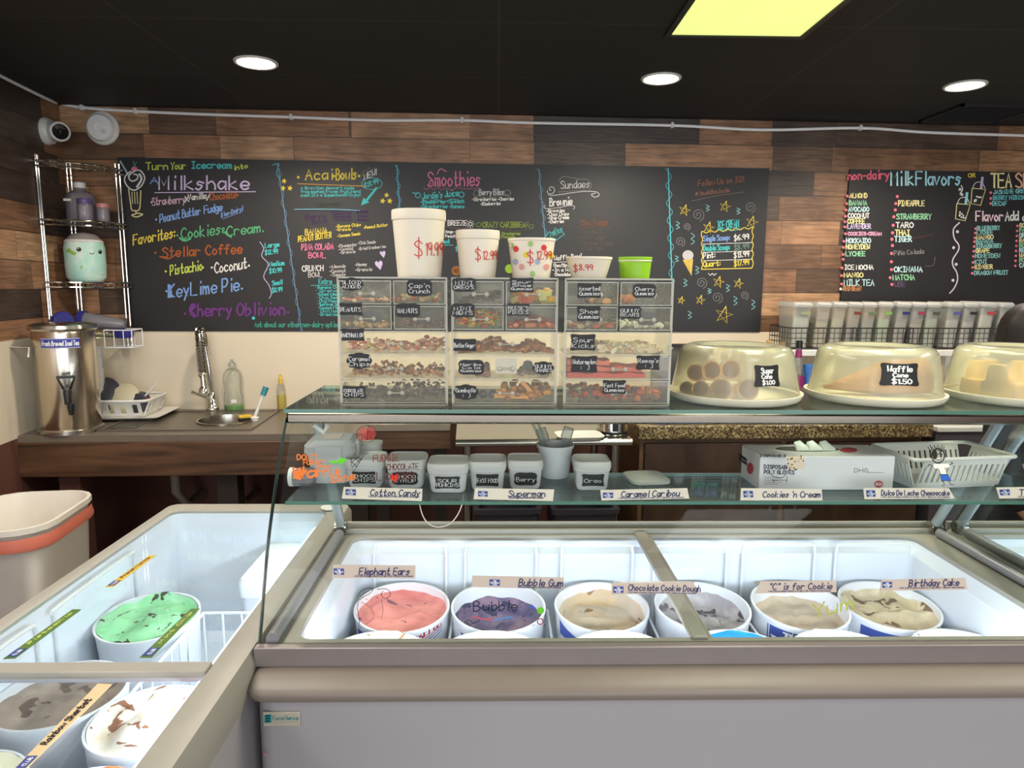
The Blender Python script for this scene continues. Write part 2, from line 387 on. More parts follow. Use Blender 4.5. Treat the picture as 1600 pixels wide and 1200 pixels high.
INK = {}
def ink(c, name=None):
    k = tuple(c)
    if k not in INK: INK[k] = mat(name or 'marker_%d_%d_%d' % k, c, .75, var=.12, vs=40, spec=.2)
    return INK[k]

# ---------------------------------------------------------------- shared materials
M_white = mat('white_plastic', (226, 224, 218), .4)
M_wire = mat('white_wire', (238, 240, 242), .35)
M_steel = mat('brushed_steel', (190, 186, 178), .22, 1, var=.1, vs=30, stretch=(1, 1, 12))
M_chrome = mat('chrome', (215, 212, 205), .08, 1, var=.03)
M_black = mat('black_plastic', (22, 21, 22), .4)
M_glass = clear('clear_glass', (252, 254, 253), refl=.13)
M_edge = mat('green_glass_edge', (86, 128, 112), .15, var=.1)
M_topglass = clear('greenish_glass', (248, 254, 251), .045, (200, 214, 200), refl=.9)
M_acryl = clear('clear_acrylic', (253, 253, 250), 0, refl=.25)
M_acfront = clear('acrylic_front', (253, 252, 247), .07, (252, 244, 222), .06, refl=.25)
M_acedge = clear('acrylic_edge', (246, 244, 236), .5, (244, 240, 222), .08)
M_frost = clear('frosted_plastic', (250, 251, 251), .6, (244, 246, 246), .3, refl=.7)
M_rim = mat('taupe_rim', (160, 156, 146), .42)
M_bump = mat('taupe_bumper', (128, 117, 108), .45)
M_alu = mat('aluminium_strip', (142, 133, 131), .4, .4)
M_body = mat('freezer_white', (164, 160, 163), .4, var=.03, vs=5)
M_liner = mat('freezer_liner', (226, 232, 242), .45, var=.02)
M_chalk = mat('chalkboard_black', (30, 28, 30), .5, var=.25, vs=5, spec=.55)
M_plaque = mat('plaque_black', (20, 19, 21), .55)
M_ink = mat('white_chalk_ink', (240, 240, 238), .7)

# ---------------------------------------------------------------- setting
T_wall = Matrix.Translation(WP) @ Matrix.Rotation(WA, 4, 'Z')       # local x along wall, -y into the room
LX = -2.165                                                          # left corner (along the wall)
def wbox(u0, u1, v0, v1, z0, z1, m=0, mb=None): return (mb or MB()).box(u0, u1, -v1, -v0, z0, z1, m)
def wobj(o): o.matrix_basis = T_wall; return o
b = MB(); b.box(-5, 5, -5, 5, -.1, 0); struct('floor', b, mat('grey_floor_tile', (120, 112, 104), .5))
b = MB(); b.box(-5, 5, -5, 5, CEIL, CEIL+.1); struct('ceiling', b, ceiling_mat())
MP = plank_mat(); M_splash = mat('cream_backsplash', (226, 213, 190), .32, var=.03, vs=3); M_low = mat('brown_painted_wall', (98, 62, 54), .6, var=.12)
Z1 = 1.322
wobj(struct('wall_back', wbox(LX-.1, 4.2, -.12, 0, 0, CEIL), MP))
wobj(struct('wall_right', wbox(4.2, 4.3, 0, 8, 0, CEIL), MP))
wobj(struct('trim_backsplash', wbox(LX, 4.2, 0, .008, .9, Z1), M_splash, bev=.002))
wobj(struct('trim_lower_wall', wbox(LX, 4.2, 0, .006, 0, .9), M_low))
LA = math.radians(4.5)
T_left = T_wall @ Matrix.Translation((LX, 0, 0)) @ Matrix.Rotation(-PI/2+LA, 4, 'Z')   # local x runs towards the camera, +y into the room
def lobj(o): o.matrix_basis = T_left; return o
lobj(struct('wall_left', MB().box(-.1, 5, -.12, 0, 0, CEIL), MP))
lobj(struct('trim_backsplash_left', MB().box(.008, 1.6, 0, .008, .9, Z1), M_splash))
lobj(struct('trim_lower_wall_left', MB().box(.008, 5, 0, .006, 0, .9), M_low))

# ceiling lights
M_lamp = mat('lit_lamp_lens', (255, 246, 228), .4, emit=9, var=.01); M_panel = mat('lit_yellow_diffuser', (226, 238, 142), .5, var=.1, vs=2.2, emit=1.0)
for px, py, lb in ((400, 97, 'round recessed ceiling light above the milkshake menu'), (1033, 122, 'round recessed ceiling light beside the square lit panel'), (1508, 133, 'round recessed ceiling light beside the ceiling vent')):
    c = atz(px, py, CEIL); t = thing('ceiling_light', lb, 'ceiling light', c, 0, 'recessed ceiling lights')
    build('trim_ring', MB().lathe([(.072, 0), (.084, 0), (.084, -.004), (.079, -.008), (.072, -.006), (.072, 0)], n=32), M_white, t, False)
    build('lens', MB().lathe([(0, -.001), (.073, -.001), (.073, -.005), (0, -.006)], n=32), M_lamp, t, False)
    l = bpy.data.lights.new('downlight', 'SPOT'); l.energy = 52; l.color = (1, .87, .70); l.spot_size = 2.7; l.spot_blend = .6; l.shadow_soft_size = .06
    o = bpy.data.objects.new('downlight', l); COL.objects.link(o); o.location = c+Vector((0, 0, -.03))
c1, c2 = atz(1050, 50, CEIL), atz(1247, 57, CEIL)
t = thing('panel_light', 'rectangular ceiling panel lit yellow-green', 'ceiling light', (c1+c2)/2)
w = (c2-c1).length/2; yn = -1.22
build('diffuser', MB().box(-w, w, yn, 0, -.004, .002), M_panel, t, False)
f = MB()
for a in ((-w-.02, -w, yn-.02, .02), (w, w+.02, yn-.02, .02), (-w, w, 0, .02), (-w, w, yn-.02, yn)): f.box(*a, -.008, .002)
build('frame', f, M_black, t, False)
c = atz(1530, 176, CEIL); t = thing('ceiling_vent', 'dark rectangular air vent set in the black ceiling', 'vent', c)
f = MB(); f.box(-.19, .19, -.16, .16, -.004, .001); build('backing', f, mat('vent_dark', (10, 10, 10), .8), t, False)
f = MB(); [f.box(-.19, .19, -.15+i*.03, -.147+i*.03, -.012, -.004) for i in range(11)]; f.box(-.2, -.185, -.17, .17, -.012, 0); f.box(.185, .2, -.17, .17, -.012, 0); f.box(-.2, .2, .155, .17, -.012, 0); f.box(-.2, .2, -.17, -.155, -.012, 0)
build('louvre_frame', f, mat('vent_black', (30, 29, 30), .5), t, False)

# white cable along the top of the wall
pts = [wall(x, y, .018) for x, y in ((93, 161), (128, 168), (212, 174), (330, 179), (455, 183), (590, 188), (722, 188), (830, 192), (1050, 196), (1190, 203), (1344, 200), (1450, 207), (1605, 212), (1700, 216))]
pl_ = [T_left @ Vector((x, .016, z)) for x, z in ((1.6, 2.425), (.9, 2.424), (.5, 2.422), (.12, 2.425))]
t = thing('cable', 'long white cable clipped along the top of the plank walls', 'cable', pts[0])
build('wire', MB().tube(crom([tuple(p) for p in pl_+pts], 5), .0075, 8), mat('bright_white_cable', (250, 249, 247), .45), t)
for i in (1, 2, 4, 6, 8, 10): build('clip', MB().box(pts[i].x-.008, pts[i].x+.008, pts[i].y-.012, pts[i].y+.016, pts[i].z-.013, pts[i].z+.015), M_white, t, bev=.003)

# turret camera and smoke detector
p = T_left @ Vector((.16, .0, 2.275)); d = Vector((.75, -.62, -.12)).normalized()
q = d.to_track_quat('Z', 'Y')
t = thing('security_camera', 'white turret security camera with black lens high on the left wall', 'camera', p, rot=(T_left.to_quaternion() @ Vector((0, 1, 0))).to_track_quat('Z', 'Y'))
build('base', MB().lathe([(0, 0), (.062, 0), (.064, .012), (.055, .03), (0, .034)], n=28), M_white, t, False)
p2 = p+(T_left.to_quaternion() @ Vector((0, 1, 0)))*.045
Tm = Matrix.Translation(p2+d*.01) @ q.to_matrix().to_4x4()
e = build('turret', MB().lathe([(0, -.045), (.03, -.04), (.045, -.015), (.047, .02), (.044, .05), (.036, .052), (0, .052)], n=28, T=Tm), M_white, t)
build('lens', MB().lathe([(0, .051), (.036, .051), (.033, .056), (.014, .057), (.012, .064), (0, .066)], n=24, T=Tm), mat('lens_black', (12, 12, 14), .12), e)
p = wall(162, 201)
t = thing('smoke_detector', 'round white smoke detector high on the plank wall', 'smoke detector', p, rot=(-WNRM+Vector((.0, 0, -.05))).to_track_quat('Z', 'Y'))
build('base', MB().lathe([(0, 0), (.078, 0), (.08, .012), (.072, .02), (0, .02)], n=32), M_white, t, False)
build('cover', MB().lathe([(0, .018), (.068, .018), (.066, .032), (.058, .044), (.02, .048), (.018, .044), (0, .044)], n=32), mat('detector_white', (246, 245, 242), .5), t, False)
f = MB(); [f.box(.03*math.cos(i*.4)-.002, .03*math.cos(i*.4)+.002, -.05-.004*i, -.049-.004*i, .046, .0475) for i in range(3)]
build('test_button', MB().lathe([(0, .046), (.012, .046), (.011, .05), (0, .051)], c=(.02, -.02, 0), n=16), M_white, t, False)

# ---------------------------------------------------------------- chalkboards
BZ = .014
def board(name, label, px0, px1, py0, py1, uv=None):
    a, c = wuv(wall(*px0)), wuv(wall(*px1))
    mb = MB(); mb.box(a[0], c[0], -.013, -.001, py1, py0)
    o = wobj(build(name, mb, M_chalk)); return tag(o, label, 'chalkboard')
B1 = board('chalkboard', 'wide black chalkboard menu of milkshakes, acai bowls, smoothies and sundaes', (195, 380), (1194, 380), 2.187, 1.322)
B2 = board('chalkboard', 'black chalkboard of milk flavors at the right above the baskets', (1318, 380), (1740, 380), 2.19, 1.322)
bp = lambda x, y, off=0: wall(x, y, .0135+off*.6)
def ch(name, board_, draw):
    """one hand-drawn part of a board; draw(W, Ln, Fl, c) uses colours by rgb"""
    mb = MB(); cols = []
    def ci(c):
        if c not in cols: cols.append(c)
        return cols.index(c)
    draw(lambda t, x0, y0, x1, h, c, w=1.2, dy=0, **k: write(mb, bp, t, x0, y0, x1, h, ci(c), w, dy, **k),
         lambda p, c, w=1.1, **k: line(mb, bp, p, w, ci(c), **k),
         lambda p, c: fill(mb, bp, p, ci(c)))
    o = build(name, mb, [ink(c) for c in cols]); o.parent = board_
    o.matrix_parent_inverse = T_wall.inverted(); return o
YG, TE, LV, YE, WH = (198, 214, 92), (84, 200, 200), (206, 190, 226), (228, 206, 84), (228, 226, 222)
PK, BL, GR, BR, PU = (222, 122, 158), (130, 166, 224), (96, 178, 128), (168, 94, 52), (122, 62, 142)
GY, LB, DG, DP = (130, 128, 128), (150, 206, 226), (62, 74, 66), (74, 48, 92)
def s1(W, L, F):
    W('Turn', 228, 265, 262, 11, YG, 1.8); W('Your', 267, 265, 290, 11, YG, 1.7, -1); W('Icecream', 299, 263, 362, 10.5, TE, 1.9, 0); W('into', 365, 266, 387, 7, YG, 1.6, -4)
    W('A', 235, 287, 247, 10, BL, 1.8); W('Milkshake', 249, 296, 388, 21, LV, 2.6); L([(242, 301), (399, 299.5)], LV, 1.3)
    W('Strawberry', 238, 321, 289, 12, (204, 172, 190), 1.5, -4); W('Vanilla', 294, 313, 322, 9, WH, 1.4, -3); W('Chocolate', 328, 313, 369, 12, BR, 1.5, -4)
    L([(289, 316), (295, 306)], WH, 1.4); L([(289, 307), (295, 315)], WH, 1.4); L([(323, 313), (328, 303)], WH, 1.4)
    W('Peanut', 250, 348, 281, 13, BL, 1.7, -7); W('Butter', 285, 340, 313, 12, BL, 1.6, -5); W('Fudge', 319, 334, 347, 12, BL, 1.7, -5); W('(Non-Dairy)', 345, 340, 379, 7, BL, 1.1, -11); L([(348, 342), (378, 331)], BL, .8)
    W('Favorites:', 208, 383, 273, 16, YE, 2, -12); W('Cookies', 283, 374, 344, 17, GR, 1.9, -8); W('&', 347, 364, 353, 8, GR, 1.3); W('Cream.', 354, 369, 411, 15, GR, 1.9, -7)
    L([(281, 372), (288, 376), (297, 373)], GR, 3); L([(354, 366), (361, 370)], GR, 3)
    W('Stellar Coffee', 254, 402, 378, 15, BR, 2.1, -6); L([(250, 401), (264, 404), (275, 397)], BR, 2)
    W('Pistachio', 266, 430, 316, 15, YG, 1.8, -8); W('Coconut', 335, 427, 386, 16, WH, 1.9, -8)
    W('KeyLime Pie', 263, 465, 373, 20, BL, 2.3, -11); L([(265, 447), (267, 463)], BL, 5); W('Cherry Oblivion', 296, 494, 445, 19, PU, 2.5, -2); L([(302, 480), (298, 486), (304, 494)], PU, 5)
    for x, y, c in ((244, 343, BL), (243, 395, BR), (259, 424, YG), (317, 418, YG), (331, 418, WH), (389, 415, WH), (260, 455, BL), (378, 451, BL), (289, 490, PU), (450, 488, PU), (237, 316, LV), (371, 305, BR), (277, 368, GR)): F(circ(x, y, 1.7, n=10), c)
    W('Ask about our other non-dairy options', 398, 511, 534, 8, (72, 168, 148), 1.1, 0); F(circ(396, 497, 2.6, n=10), TE)
    L([(406, 378), (412, 388), (409, 400), (419, 413), (412, 432), (420, 445), (424, 458), (421, 466)], LV, 1.1)
    for t, x0, x1, y in (('Large', 414, 436, 387), ('$12.99', 414, 434, 398), ('Medium', 421, 444, 416), ('$10.99', 421, 440, 427), ('Small', 425, 441, 446), ('$8.99', 425, 441, 457)): W(t, x0, y, x1, 7, TE, 1.3, -2)
ch('lettering', B1, s1)
def glassdraw(W, L, F):
    c, y = WH, (226, 216, 160)
    L([(188, 252), (202, 276)], (170, 190, 186), 2.4, smooth=False)
    F(circ(210, 264, 5, 3.6), PK); L([(210, 260), (208, 252)], GR, .9); L([(210, 260), (213, 253)], GR, .9)
    L([(204, 268), (196, 275), (195, 284), (202, 294), (211, 297), (221, 290), (226, 278), (221, 268), (214, 266), (206, 270), (201, 277), (206, 283), (214, 280), (215, 274), (209, 272)], c, 2)
    L([(218, 272), (221, 280), (214, 292)], c, 3)
    L([(201, 296), (204, 318), (206, 328), (211, 329), (218, 326), (220, 298)], y, 1.7)
    for x in (206, 210, 214): L([(x, 300), (x+1, 318)], y, 1.2)
    L([(212, 329), (212, 334), (206, 336), (213, 339), (223, 335), (214, 333)], y, 1.8)
ch('milkshake_drawing', B1, glassdraw)
def lace(L, x0, y0, x1, y1, n, c, w=1.3, amp=3):
    L([(x0, y0), (x1, y1)], c, w, smooth=False)
    L([(x0+(x1-x0)*i/n+(amp if i % 2 else -amp), y0+(y1-y0)*i/n) for i in range(n+1)], c, .7)
def dv1(W, L, F): lace(L, 434, 256, 471, 518, 17, (112, 146, 178)); L([(425, 258), (436, 256), (432, 270), (437, 280)], TE, .9)
def dv4(W, L, F): lace(L, 1044, 263, 1050, 440, 13, (96, 196, 206), 1.5, 4.5); lace(L, 1050, 440, 1049, 515, 5, (110, 140, 150), .9, 2.5)
for d in (dv1, lambda W, L, F: lace(L, 620, 258, 626, 345, 8, (92, 186, 206)), lambda W, L, F: lace(L, 842, 264, 852, 373, 10, (110, 150, 172)), dv4): ch('divider_line', B1, d)

def s2(W, L, F):
    W('Acai', 477, 281, 519, 16, YE, 2, -1); W('Bowls', 525, 281, 557, 17, YE, 2, -1); F(circ(522, 275, 2), YE); F(circ(466, 277, 2.2), YE); F(circ(561, 275, 2), YE); L([(465, 287), (573, 291)], (206, 160, 80), 1.3)
    L([(565, 275), (569, 266), (573, 268), (577, 261), (580, 266), (586, 262), (585, 269), (588, 272)], GY, .9, smooth=False); W('NEW!', 569, 281, 588, 9, WH, 1.3, -8)
    W('$13.99', 569, 294, 591, 7.5, TE, 1.3, -8); L(circ(581, 287, 16, 9), TE, .9, closed=True); L([(588, 294), (572, 314)], TE, 3.4); F([(564, 321), (568, 309), (577, 316)], TE)
    for t, x1, y in (('A Brazilian dessert made', 553, 296), ('from mashed frozen fruit blend', 563, 301.5), ('yum!! It\'s a Superfood!!! Enjoy!', 563, 307)): W(t, 470, y, x1, 4.6, TE, .9, -.5)
    L([(514, 306.6), (533, 305.6)], TE, .8); W('Toppings:', 493, 324, 533, 8, DG, 1.2, -3); L([(460, 327), (520, 327), (562, 329)], (120, 190, 206), 1.3)
ch('lettering', B1, s2)
def s2b(W, L, F):
    W('Berry', 477, 343, 510, 9, DP, 1.3, -1); W('Bowl', 488, 350, 510, 7, DP, 1.2); L([(461, 329), (575, 330)], DP, 1)
    for t, x0, x1, y in (('-Blueberries', 517, 549, 335), ('-Strawberries', 519, 549, 340), ('-Granola', 521, 548, 345), ('-Banana', 556, 575, 333), ('-Honey', 558, 575, 339), ('-Granola', 556, 576, 345)): W(t, x0, y, x1, 4, DP, .8)
def s2d(W, L, F):
    W('BANANA', 477, 367, 511, 8.5, YE, 1.4, -3); W('PEANUT BUTTER', 466, 378, 518, 8.5, YE, 1.4, -7)
    for t, x0, x1, y, d in (('-Banana Chips', 525, 564, 356, -3), ('-Granola', 525, 548, 361, -1), ('-Sesame Seeds', 527, 563, 371, -4), ('-Peanut Butter', 568, 606, 358, -5)): W(t, x0, y, x1, 4.6, YE, .9, d)
def s2e(W, L, F):
    W('PINA COLADA', 471, 391, 521, 9, PK, 1.5, -2); W('BOWL', 482, 403, 509, 8.5, PK, 1.5)
    for t, x0, x1, y, d in (('-Pineapples', 528, 557, 387, -3), ('-Coconut', 529, 552, 392, -2), ('-Granola', 531, 555, 397, -2), ('-Chia Seeds', 559, 587, 382, -2), ('-Dried Cranberries', 560, 603, 391, -4)): W(t, x0, y, x1, 4.6, (190, 186, 184), .9, d)
def s2f(W, L, F):
    W('CRUNCH', 472, 424, 505, 8.5, WH, 1.4, -1); W('BOWL', 482, 433, 503, 7.5, (190, 188, 186), 1.3)
    for t, x0, x1, y in (('-Almonds', 515, 540, 419), ('-Coconut', 515, 540, 426), ('-Seeds', 516, 540, 432), ('-Honey', 555, 573, 416), ('-Granola', 555, 581, 424)): W(t, x0, y, x1, 5, (196, 194, 190), .9, -1)
def s2c(W, L, F):
    W('Extra', 498, 443, 518, 7, TE, 1.1); L([(486, 446), (530, 445)], TE, .8)
    for i, s in enumerate(('Banana Chips', 'Granola', 'Sliced Almonds', 'Chia Seeds', 'Chili Peanuts', 'Sunflower Seeds', 'Coconut Flakes', 'Chili Mango', 'Dried Mango')): W('* '+s, 493+i*.6, 451+i*5.3, 536, 4.4, TE, .8)
for d in (s2b, s2d, s2e, s2f): ch('lettering', B1, d)
ch('lettering', B1, s2c)
for x, y, r in ((444, 283, 4.5), (442, 294, 4.8), (453, 294, 4.8), (604, 305, 4.5), (598, 314, 4.8), (609, 314, 4.8)): ch('star_drawing', B1, lambda W, L, F: F(star_pts(x, y, r, .2, .5), YE))
for x, y, k in ((598, 397, 6), (592, 414, 8)): ch('heart_drawing', B1, lambda W, L, F: F([(x+k*q[0]*.9+k*.15*q[1], y+k*q[1]) for q in ((0, -.45), (.35, -.85), (.8, -.75), (.85, -.2), (.15, 1), (-.75, 0), (-.8, -.5), (-.35, -.8))], LV))
def coconut(W, L, F): F(circ(713, 423, 7.5), (150, 100, 62)); F(circ(713, 423, 4), (116, 74, 44))
ch('coconut_drawing', B1, coconut); ch('lime_drawing', B1, lambda W, L, F: F(circ(796, 420, 7), (142, 178, 62)))

def s3(W, L, F):
    W('Smoothies', 669, 291, 750, 22, PK, 2, -1); L([(697, 268), (688, 264), (683, 272)], PK, 1.6); L(spiral(673, 286, 6, 1.4), PK, 1.3); L([(662, 293), (667, 296), (672, 293), (678, 296), (684, 293), (690, 296), (698, 294), (706, 297), (714, 293), (726, 295), (750, 294)], (168, 96, 130), 1)
    W("Jordie's", 660, 311, 691, 9.5, TE, 1.4, -2); W('Juice', 695, 308, 716, 10, TE, 1.4, -2); L(circ(653, 305, 4), TE, 1, closed=True); L(circ(721, 304, 4), TE, 1.3, closed=True); L([(645, 301), (652, 303)], TE, 1.4); L([(659, 312), (670, 315), (682, 312), (694, 315), (706, 311), (718, 313)], TE, .9)
    W('-Blueberries -Spinach', 657, 318, 725, 5.5, TE, 1, -1); W('-Strawberries -Banana', 657, 325, 725, 5.5, TE, 1, 0); W('-Dates', 663, 330, 690, 4, TE, .8)
    W('Berry Bliss', 749, 305, 787, 9, (206, 204, 206), 1.2, -1); L(circ(793, 301, 5, 4), GY, 1.2, closed=True); L(circ(744, 302, 4, 5), GY, 1.2, closed=True); L([(748, 307), (765, 309), (785, 305), (797, 308)], GY, .9)
    W('-Strawberries -Cherries', 738, 314, 803, 5, WH, 1, -1); W('-Blueberries', 751, 321, 782, 5, WH, 1, -1)
    W('BREEZE', 700, 352, 729, 7.5, WH, 1.4); L(circ(735, 350, 2.6), WH, 1, closed=True)
    for i in range(8): a = i*PI/4; L([(735+4*math.cos(a), 350+4*math.sin(a)), (735+6*math.cos(a), 350+6*math.sin(a))], WH, .9)
    L([(696, 354), (712, 357), (730, 356), (745, 359)], (110, 100, 90), 1); W('CRAZY CARIBBEAN', 754, 355, 825, 8, (138, 156, 70), 1.4, 0); L(circ(748, 351, 3.4), (96, 130, 52), 1.6, closed=True); L(circ(830, 354, 3.2), (120, 140, 70), 1.1, closed=True); L([(775, 361), (790, 358), (805, 361), (825, 358)], (90, 90, 70), .9)
    W('Strawberries', 784, 367, 813, 4.5, (140, 160, 74), 1, 0); W('Pineapple', 784, 372, 804, 4.5, (140, 160, 74), 1); W('Mango -', 696, 364, 711, 4.5, WH, .9); W('Peach', 696, 371, 712, 4.5, WH, .9)
    W('Small', 689, 380, 702, 6, TE, 1.1); L([(694, 383), (708, 383)], TE, .9); W('$8', 712, 392, 718, 6, TE, 1)
ch('lettering', B1, s3)
def s4(W, L, F):
    W('Sundaes', 876, 295, 921, 12, (200, 198, 198), 1.2, -2); L([(873, 283), (880, 276), (895, 278), (905, 280), (918, 281), (924, 289), (920, 297)], GY, .9); L(spiral(861, 296, 7, 1.3), (196, 194, 194), 1.2); L([(855, 298), (859, 305), (875, 304), (895, 301), (915, 299), (932, 300), (936, 305), (929, 308), (924, 304), (930, 302)], (200, 198, 198), 1.2); L([(872, 300), (900, 298), (916, 297)], GY, .8)
    W('Brownie', 859, 322, 894, 12, WH, 1.7, -2); L([(852, 321), (850, 324), (856, 326), (875, 324), (890, 321), (898, 323), (896, 327)], (190, 188, 188), 1.1)
    for t, x0, x1, y in (('-Brownies', 854, 882, 332), ('-Choc Chips', 855, 889, 337.5), ('-Whip Cream', 856, 889, 343), ('-Cherries', 857, 881, 349)): W(t, x0, y, x1, 5.2, WH, 1, -1)
    L([(853, 369), (858, 362), (863, 364), (868, 356), (872, 360), (878, 356), (878, 362), (882, 366), (876, 370), (870, 375), (862, 371), (853, 374)], TE, 1, smooth=False); W('NEW', 860, 370, 876, 6, TE, 1, -6)
    W('Choc Fudge', 907, 352, 949, 8.5, (124, 82, 60), 1.1, -1); L([(904, 352), (908, 356), (930, 354), (950, 354), (951, 357)], (110, 76, 58), 1)
    for t, x0, x1, y in (('-Vanilla IC', 905, 943, 365), ('-Hot Fudge', 905, 944, 374), ('-Whipped Cream', 906, 957, 383), ('-Cherries', 907, 943, 391)): W(t, x0, y, x1, 6.5, (92, 82, 76), .9)
    W('Waffle Bowl', 866, 407, 908, 7, WH, 1.2, -4); L([(864, 410), (885, 409)], WH, .9); W('Choc/Strawberry', 865, 417, 906, 5, WH, 1); W('-In a Waffle', 863, 424, 906, 5, WH, 1); W('Chocolate', 867, 431, 891, 5, WH, 1)
ch('lettering', B1, s4)
def s5(W, L, F):
    W('Follow Us on IG!!', 1091, 291, 1162, 9, (146, 100, 78), 1.2, -7); W('@ buddha.balm', 1087, 306, 1140, 7, (138, 100, 84), 1.1, -6); L([(1081, 314), (1120, 306), (1162, 300)], (120, 104, 92), 1)
    W('ICE CREAM', 1121, 358, 1154, 12, TE, 1.4, -3); L([(1120, 360), (1126, 358), (1132, 361), (1140, 358), (1148, 360), (1157, 357)], TE, 1)
    e = [(1097+i*6.6, 363-i*.6+(1.5 if i % 2 else -1.5)) for i in range(13)]+[(1176+(1 if i % 2 else -1), 362+i*7) for i in range(9)]+[(1172-i*6.2, 419+i*.15) for i in range(13)]+[(1097+(1 if i % 2 else -1), 420-i*6.5) for i in range(9)]
    L(e, YE, 1.3, closed=True)
    for y in (381, 394, 407): L([(1098, y+.5), (1176, y-2)], WH, .9)
    for t, pr, y, c, c2 in (('Single Scoop:', '$6.99', 377, BL, WH), ('Double Scoop:', '$8.99', 392, TE, (106, 132, 118)), ('Pint:', '$13.99', 404, WH, WH), ('Quart:', '$17.99', 417, YE, YE)):
        W(t, 1099, y, 1099+{12: 41, 13: 41, 5: 18, 6: 26}[len(t)], 8.5, c, 1.4, -2); W(pr, 1147, y-1, 1170, 8, c2, 1.4, -3)
ch('lettering', B1, s5)
q5 = lambda x, y: (1030+x/4.283, 240+y/4.283)
for x, y, r in ((170, 380, 9), (440, 355, 9), (330, 495, 9), (620, 460, 10), (397, 860, 9), (530, 870, 8), (147, 983, 6), (275, 980, 7.5), (432, 1080, 14)):
    c = q5(x, y); p = [(c[0]+r*math.sin(.25+i*4*PI/5), c[1]-r*math.cos(.25+i*4*PI/5)) for i in range(5)]; ch('star_drawing', B1, lambda W, L, F: L(p, YE, 1.2, smooth=False, closed=True))
for x, y, r in ((260, 410, 10), (608, 360, 9), (185, 490, 6), (140, 590, 8), (283, 865, 9), (388, 965, 9), (570, 950, 7)): ch('spiral_drawing', B1, lambda W, L, F: L(spiral(*q5(x, y), r), (128, 124, 124), 1))
for x, y, k in ((325, 365, 1), (530, 385, 1), (125, 480, 1.2), (225, 570, 1.8), (118, 705, 1), (255, 780, 1.2), (175, 865, 1.2), (337, 920, .8), (460, 900, 1.2), (510, 985, 1.4), (630, 1010, 1.5), (205, 1080, 1.2)):
    c = q5(x, y); ch('squiggle_drawing', B1, lambda W, L, F: L([(c[0]+(2.5 if i % 2 else -2.5), c[1]+(i-2)*2.4*k) for i in range(5)], (130, 186, 190), 1.1))
c = q5(355, 808); ch('squiggle_drawing', B1, lambda W, L, F: L([(c[0]-6+i*3, c[1]+(1.3 if i % 2 else -1.3)) for i in range(5)], WH, 1.1))
def conedraw(W, L, F):
    F([(1066.5, 406), (1083, 404.5), (1080.5, 431)], (214, 186, 96)); F(circ(1075, 399, 8.6, 8), (196, 194, 200))
    for i in range(4): L([(1069+i*3.6, 406), (1079-i*1.2, 428-i*6)], (160, 122, 52), .7)
ch('cone_drawing', B1, conedraw)

WB = (196, 230, 232)
def s6a(W, L, F):
    W('non-dairy', 1325, 281, 1389, 13, (226, 104, 128), 2.2, -2); W('Milk', 1392, 289, 1427, 21, (176, 224, 230), 2.6); W('Flavors', 1431, 289, 1501, 21, (160, 214, 226), 2.6)
rp_ = (226, 120, 134); yl = (236, 226, 160); gn = (150, 212, 168)
X = lambda x: 1290+x/5
Yq = lambda y: 240+y/5
def s6b(W, L, F):
    for i, (t, x0, x1, y, c) in enumerate((('ALMOND', 190, 325, 345, yl), ('BANANA', 185, 322, 402, gn), ('AVOCADO', 180, 338, 452, WB), ('COCONUT', 176, 340, 502, WH), ('COFFEE', 172, 305, 545, yl), ('LAVENDER', 172, 352, 585, LV), ('COOKIES-CREAM', 175, 435, 638, (226, 160, 190)), ('HOKKAIDO', 163, 352, 697, WB), ('HONEYDEW', 160, 345, 745, yl), ('LYCHEE', 158, 308, 800, gn), ('', 0, 0, 838, WH), ('ICE MOCHA', 148, 372, 905, WH), ('MANGO', 145, 292, 965, yl), ('MILK TEA', 145, 378, 1030, WB), ('RED BEAN', 138, 278, 1070, (200, 140, 92)))):
        if t: W(t, X(x0), Yq(y), X(x1), 9 if t == 'MILK TEA' else 7 if len(t) != 13 else 5, c, 1.5, 0, jit=.03)
        F(circ(X(x0-20 if t else 137), Yq(y-12), 2.2, n=10), rp_ if t != 'RED BEAN' else WH)
def s6c(W, L, F):
    for t, x0, x1, y, c in (('', 560, 0, 335, 0), ('PINEAPPLE', 570, 770, 408, yl), ('', 545, 0, 440, 0), ('STRAWBERRY', 555, 825, 512, gn), ('TARO', 550, 685, 578, WH), ('THAI', 545, 655, 637, yl), ('TIGER', 540, 672, 687, WB), ('', 522, 0, 718, 0), ('OKINAWA', 537, 755, 924, WB), ('MATCHA', 527, 695, 987, gn), ('UBE', 540, 622, 1040, (96, 82, 108)), ('', 514, 0, 845, 0), ('', 515, 0, 780, 0)):
        if t: W(t, X(x0), Yq(y), X(x1), 8, c, 1.6, 0, jit=.03)
        F(circ(X(x0-22 if t else x0), Yq(y-18 if t else y), 2.5, n=10), rp_)
    W('Pi\u00f1a Colada', X(535), Yq(795), X(768), 7, (150, 146, 150), .9, -3)
def s6d(W, L, F):
    W('OR', 1513, 277, 1524, 6, YE, 1.3); W('TEA', 1549, 293, 1580, 22, (238, 226, 166), 2.8); W('Shots', 1587, 293, 1640, 22, (236, 180, 150), 2.6)
    W('JASMINE GREEN', 1552, 303, 1610, 6, (130, 206, 206), 1.3, -2); W('BERRY HIBISCUS', 1552, 312, 1612, 6, (110, 196, 200), 1.3, -1); W('DECAF', 1551, 321, 1573, 6.5, (130, 206, 206), 1.3)
    for y in (301, 310, 318): F(circ(1548, y, 2.2, n=10), rp_)
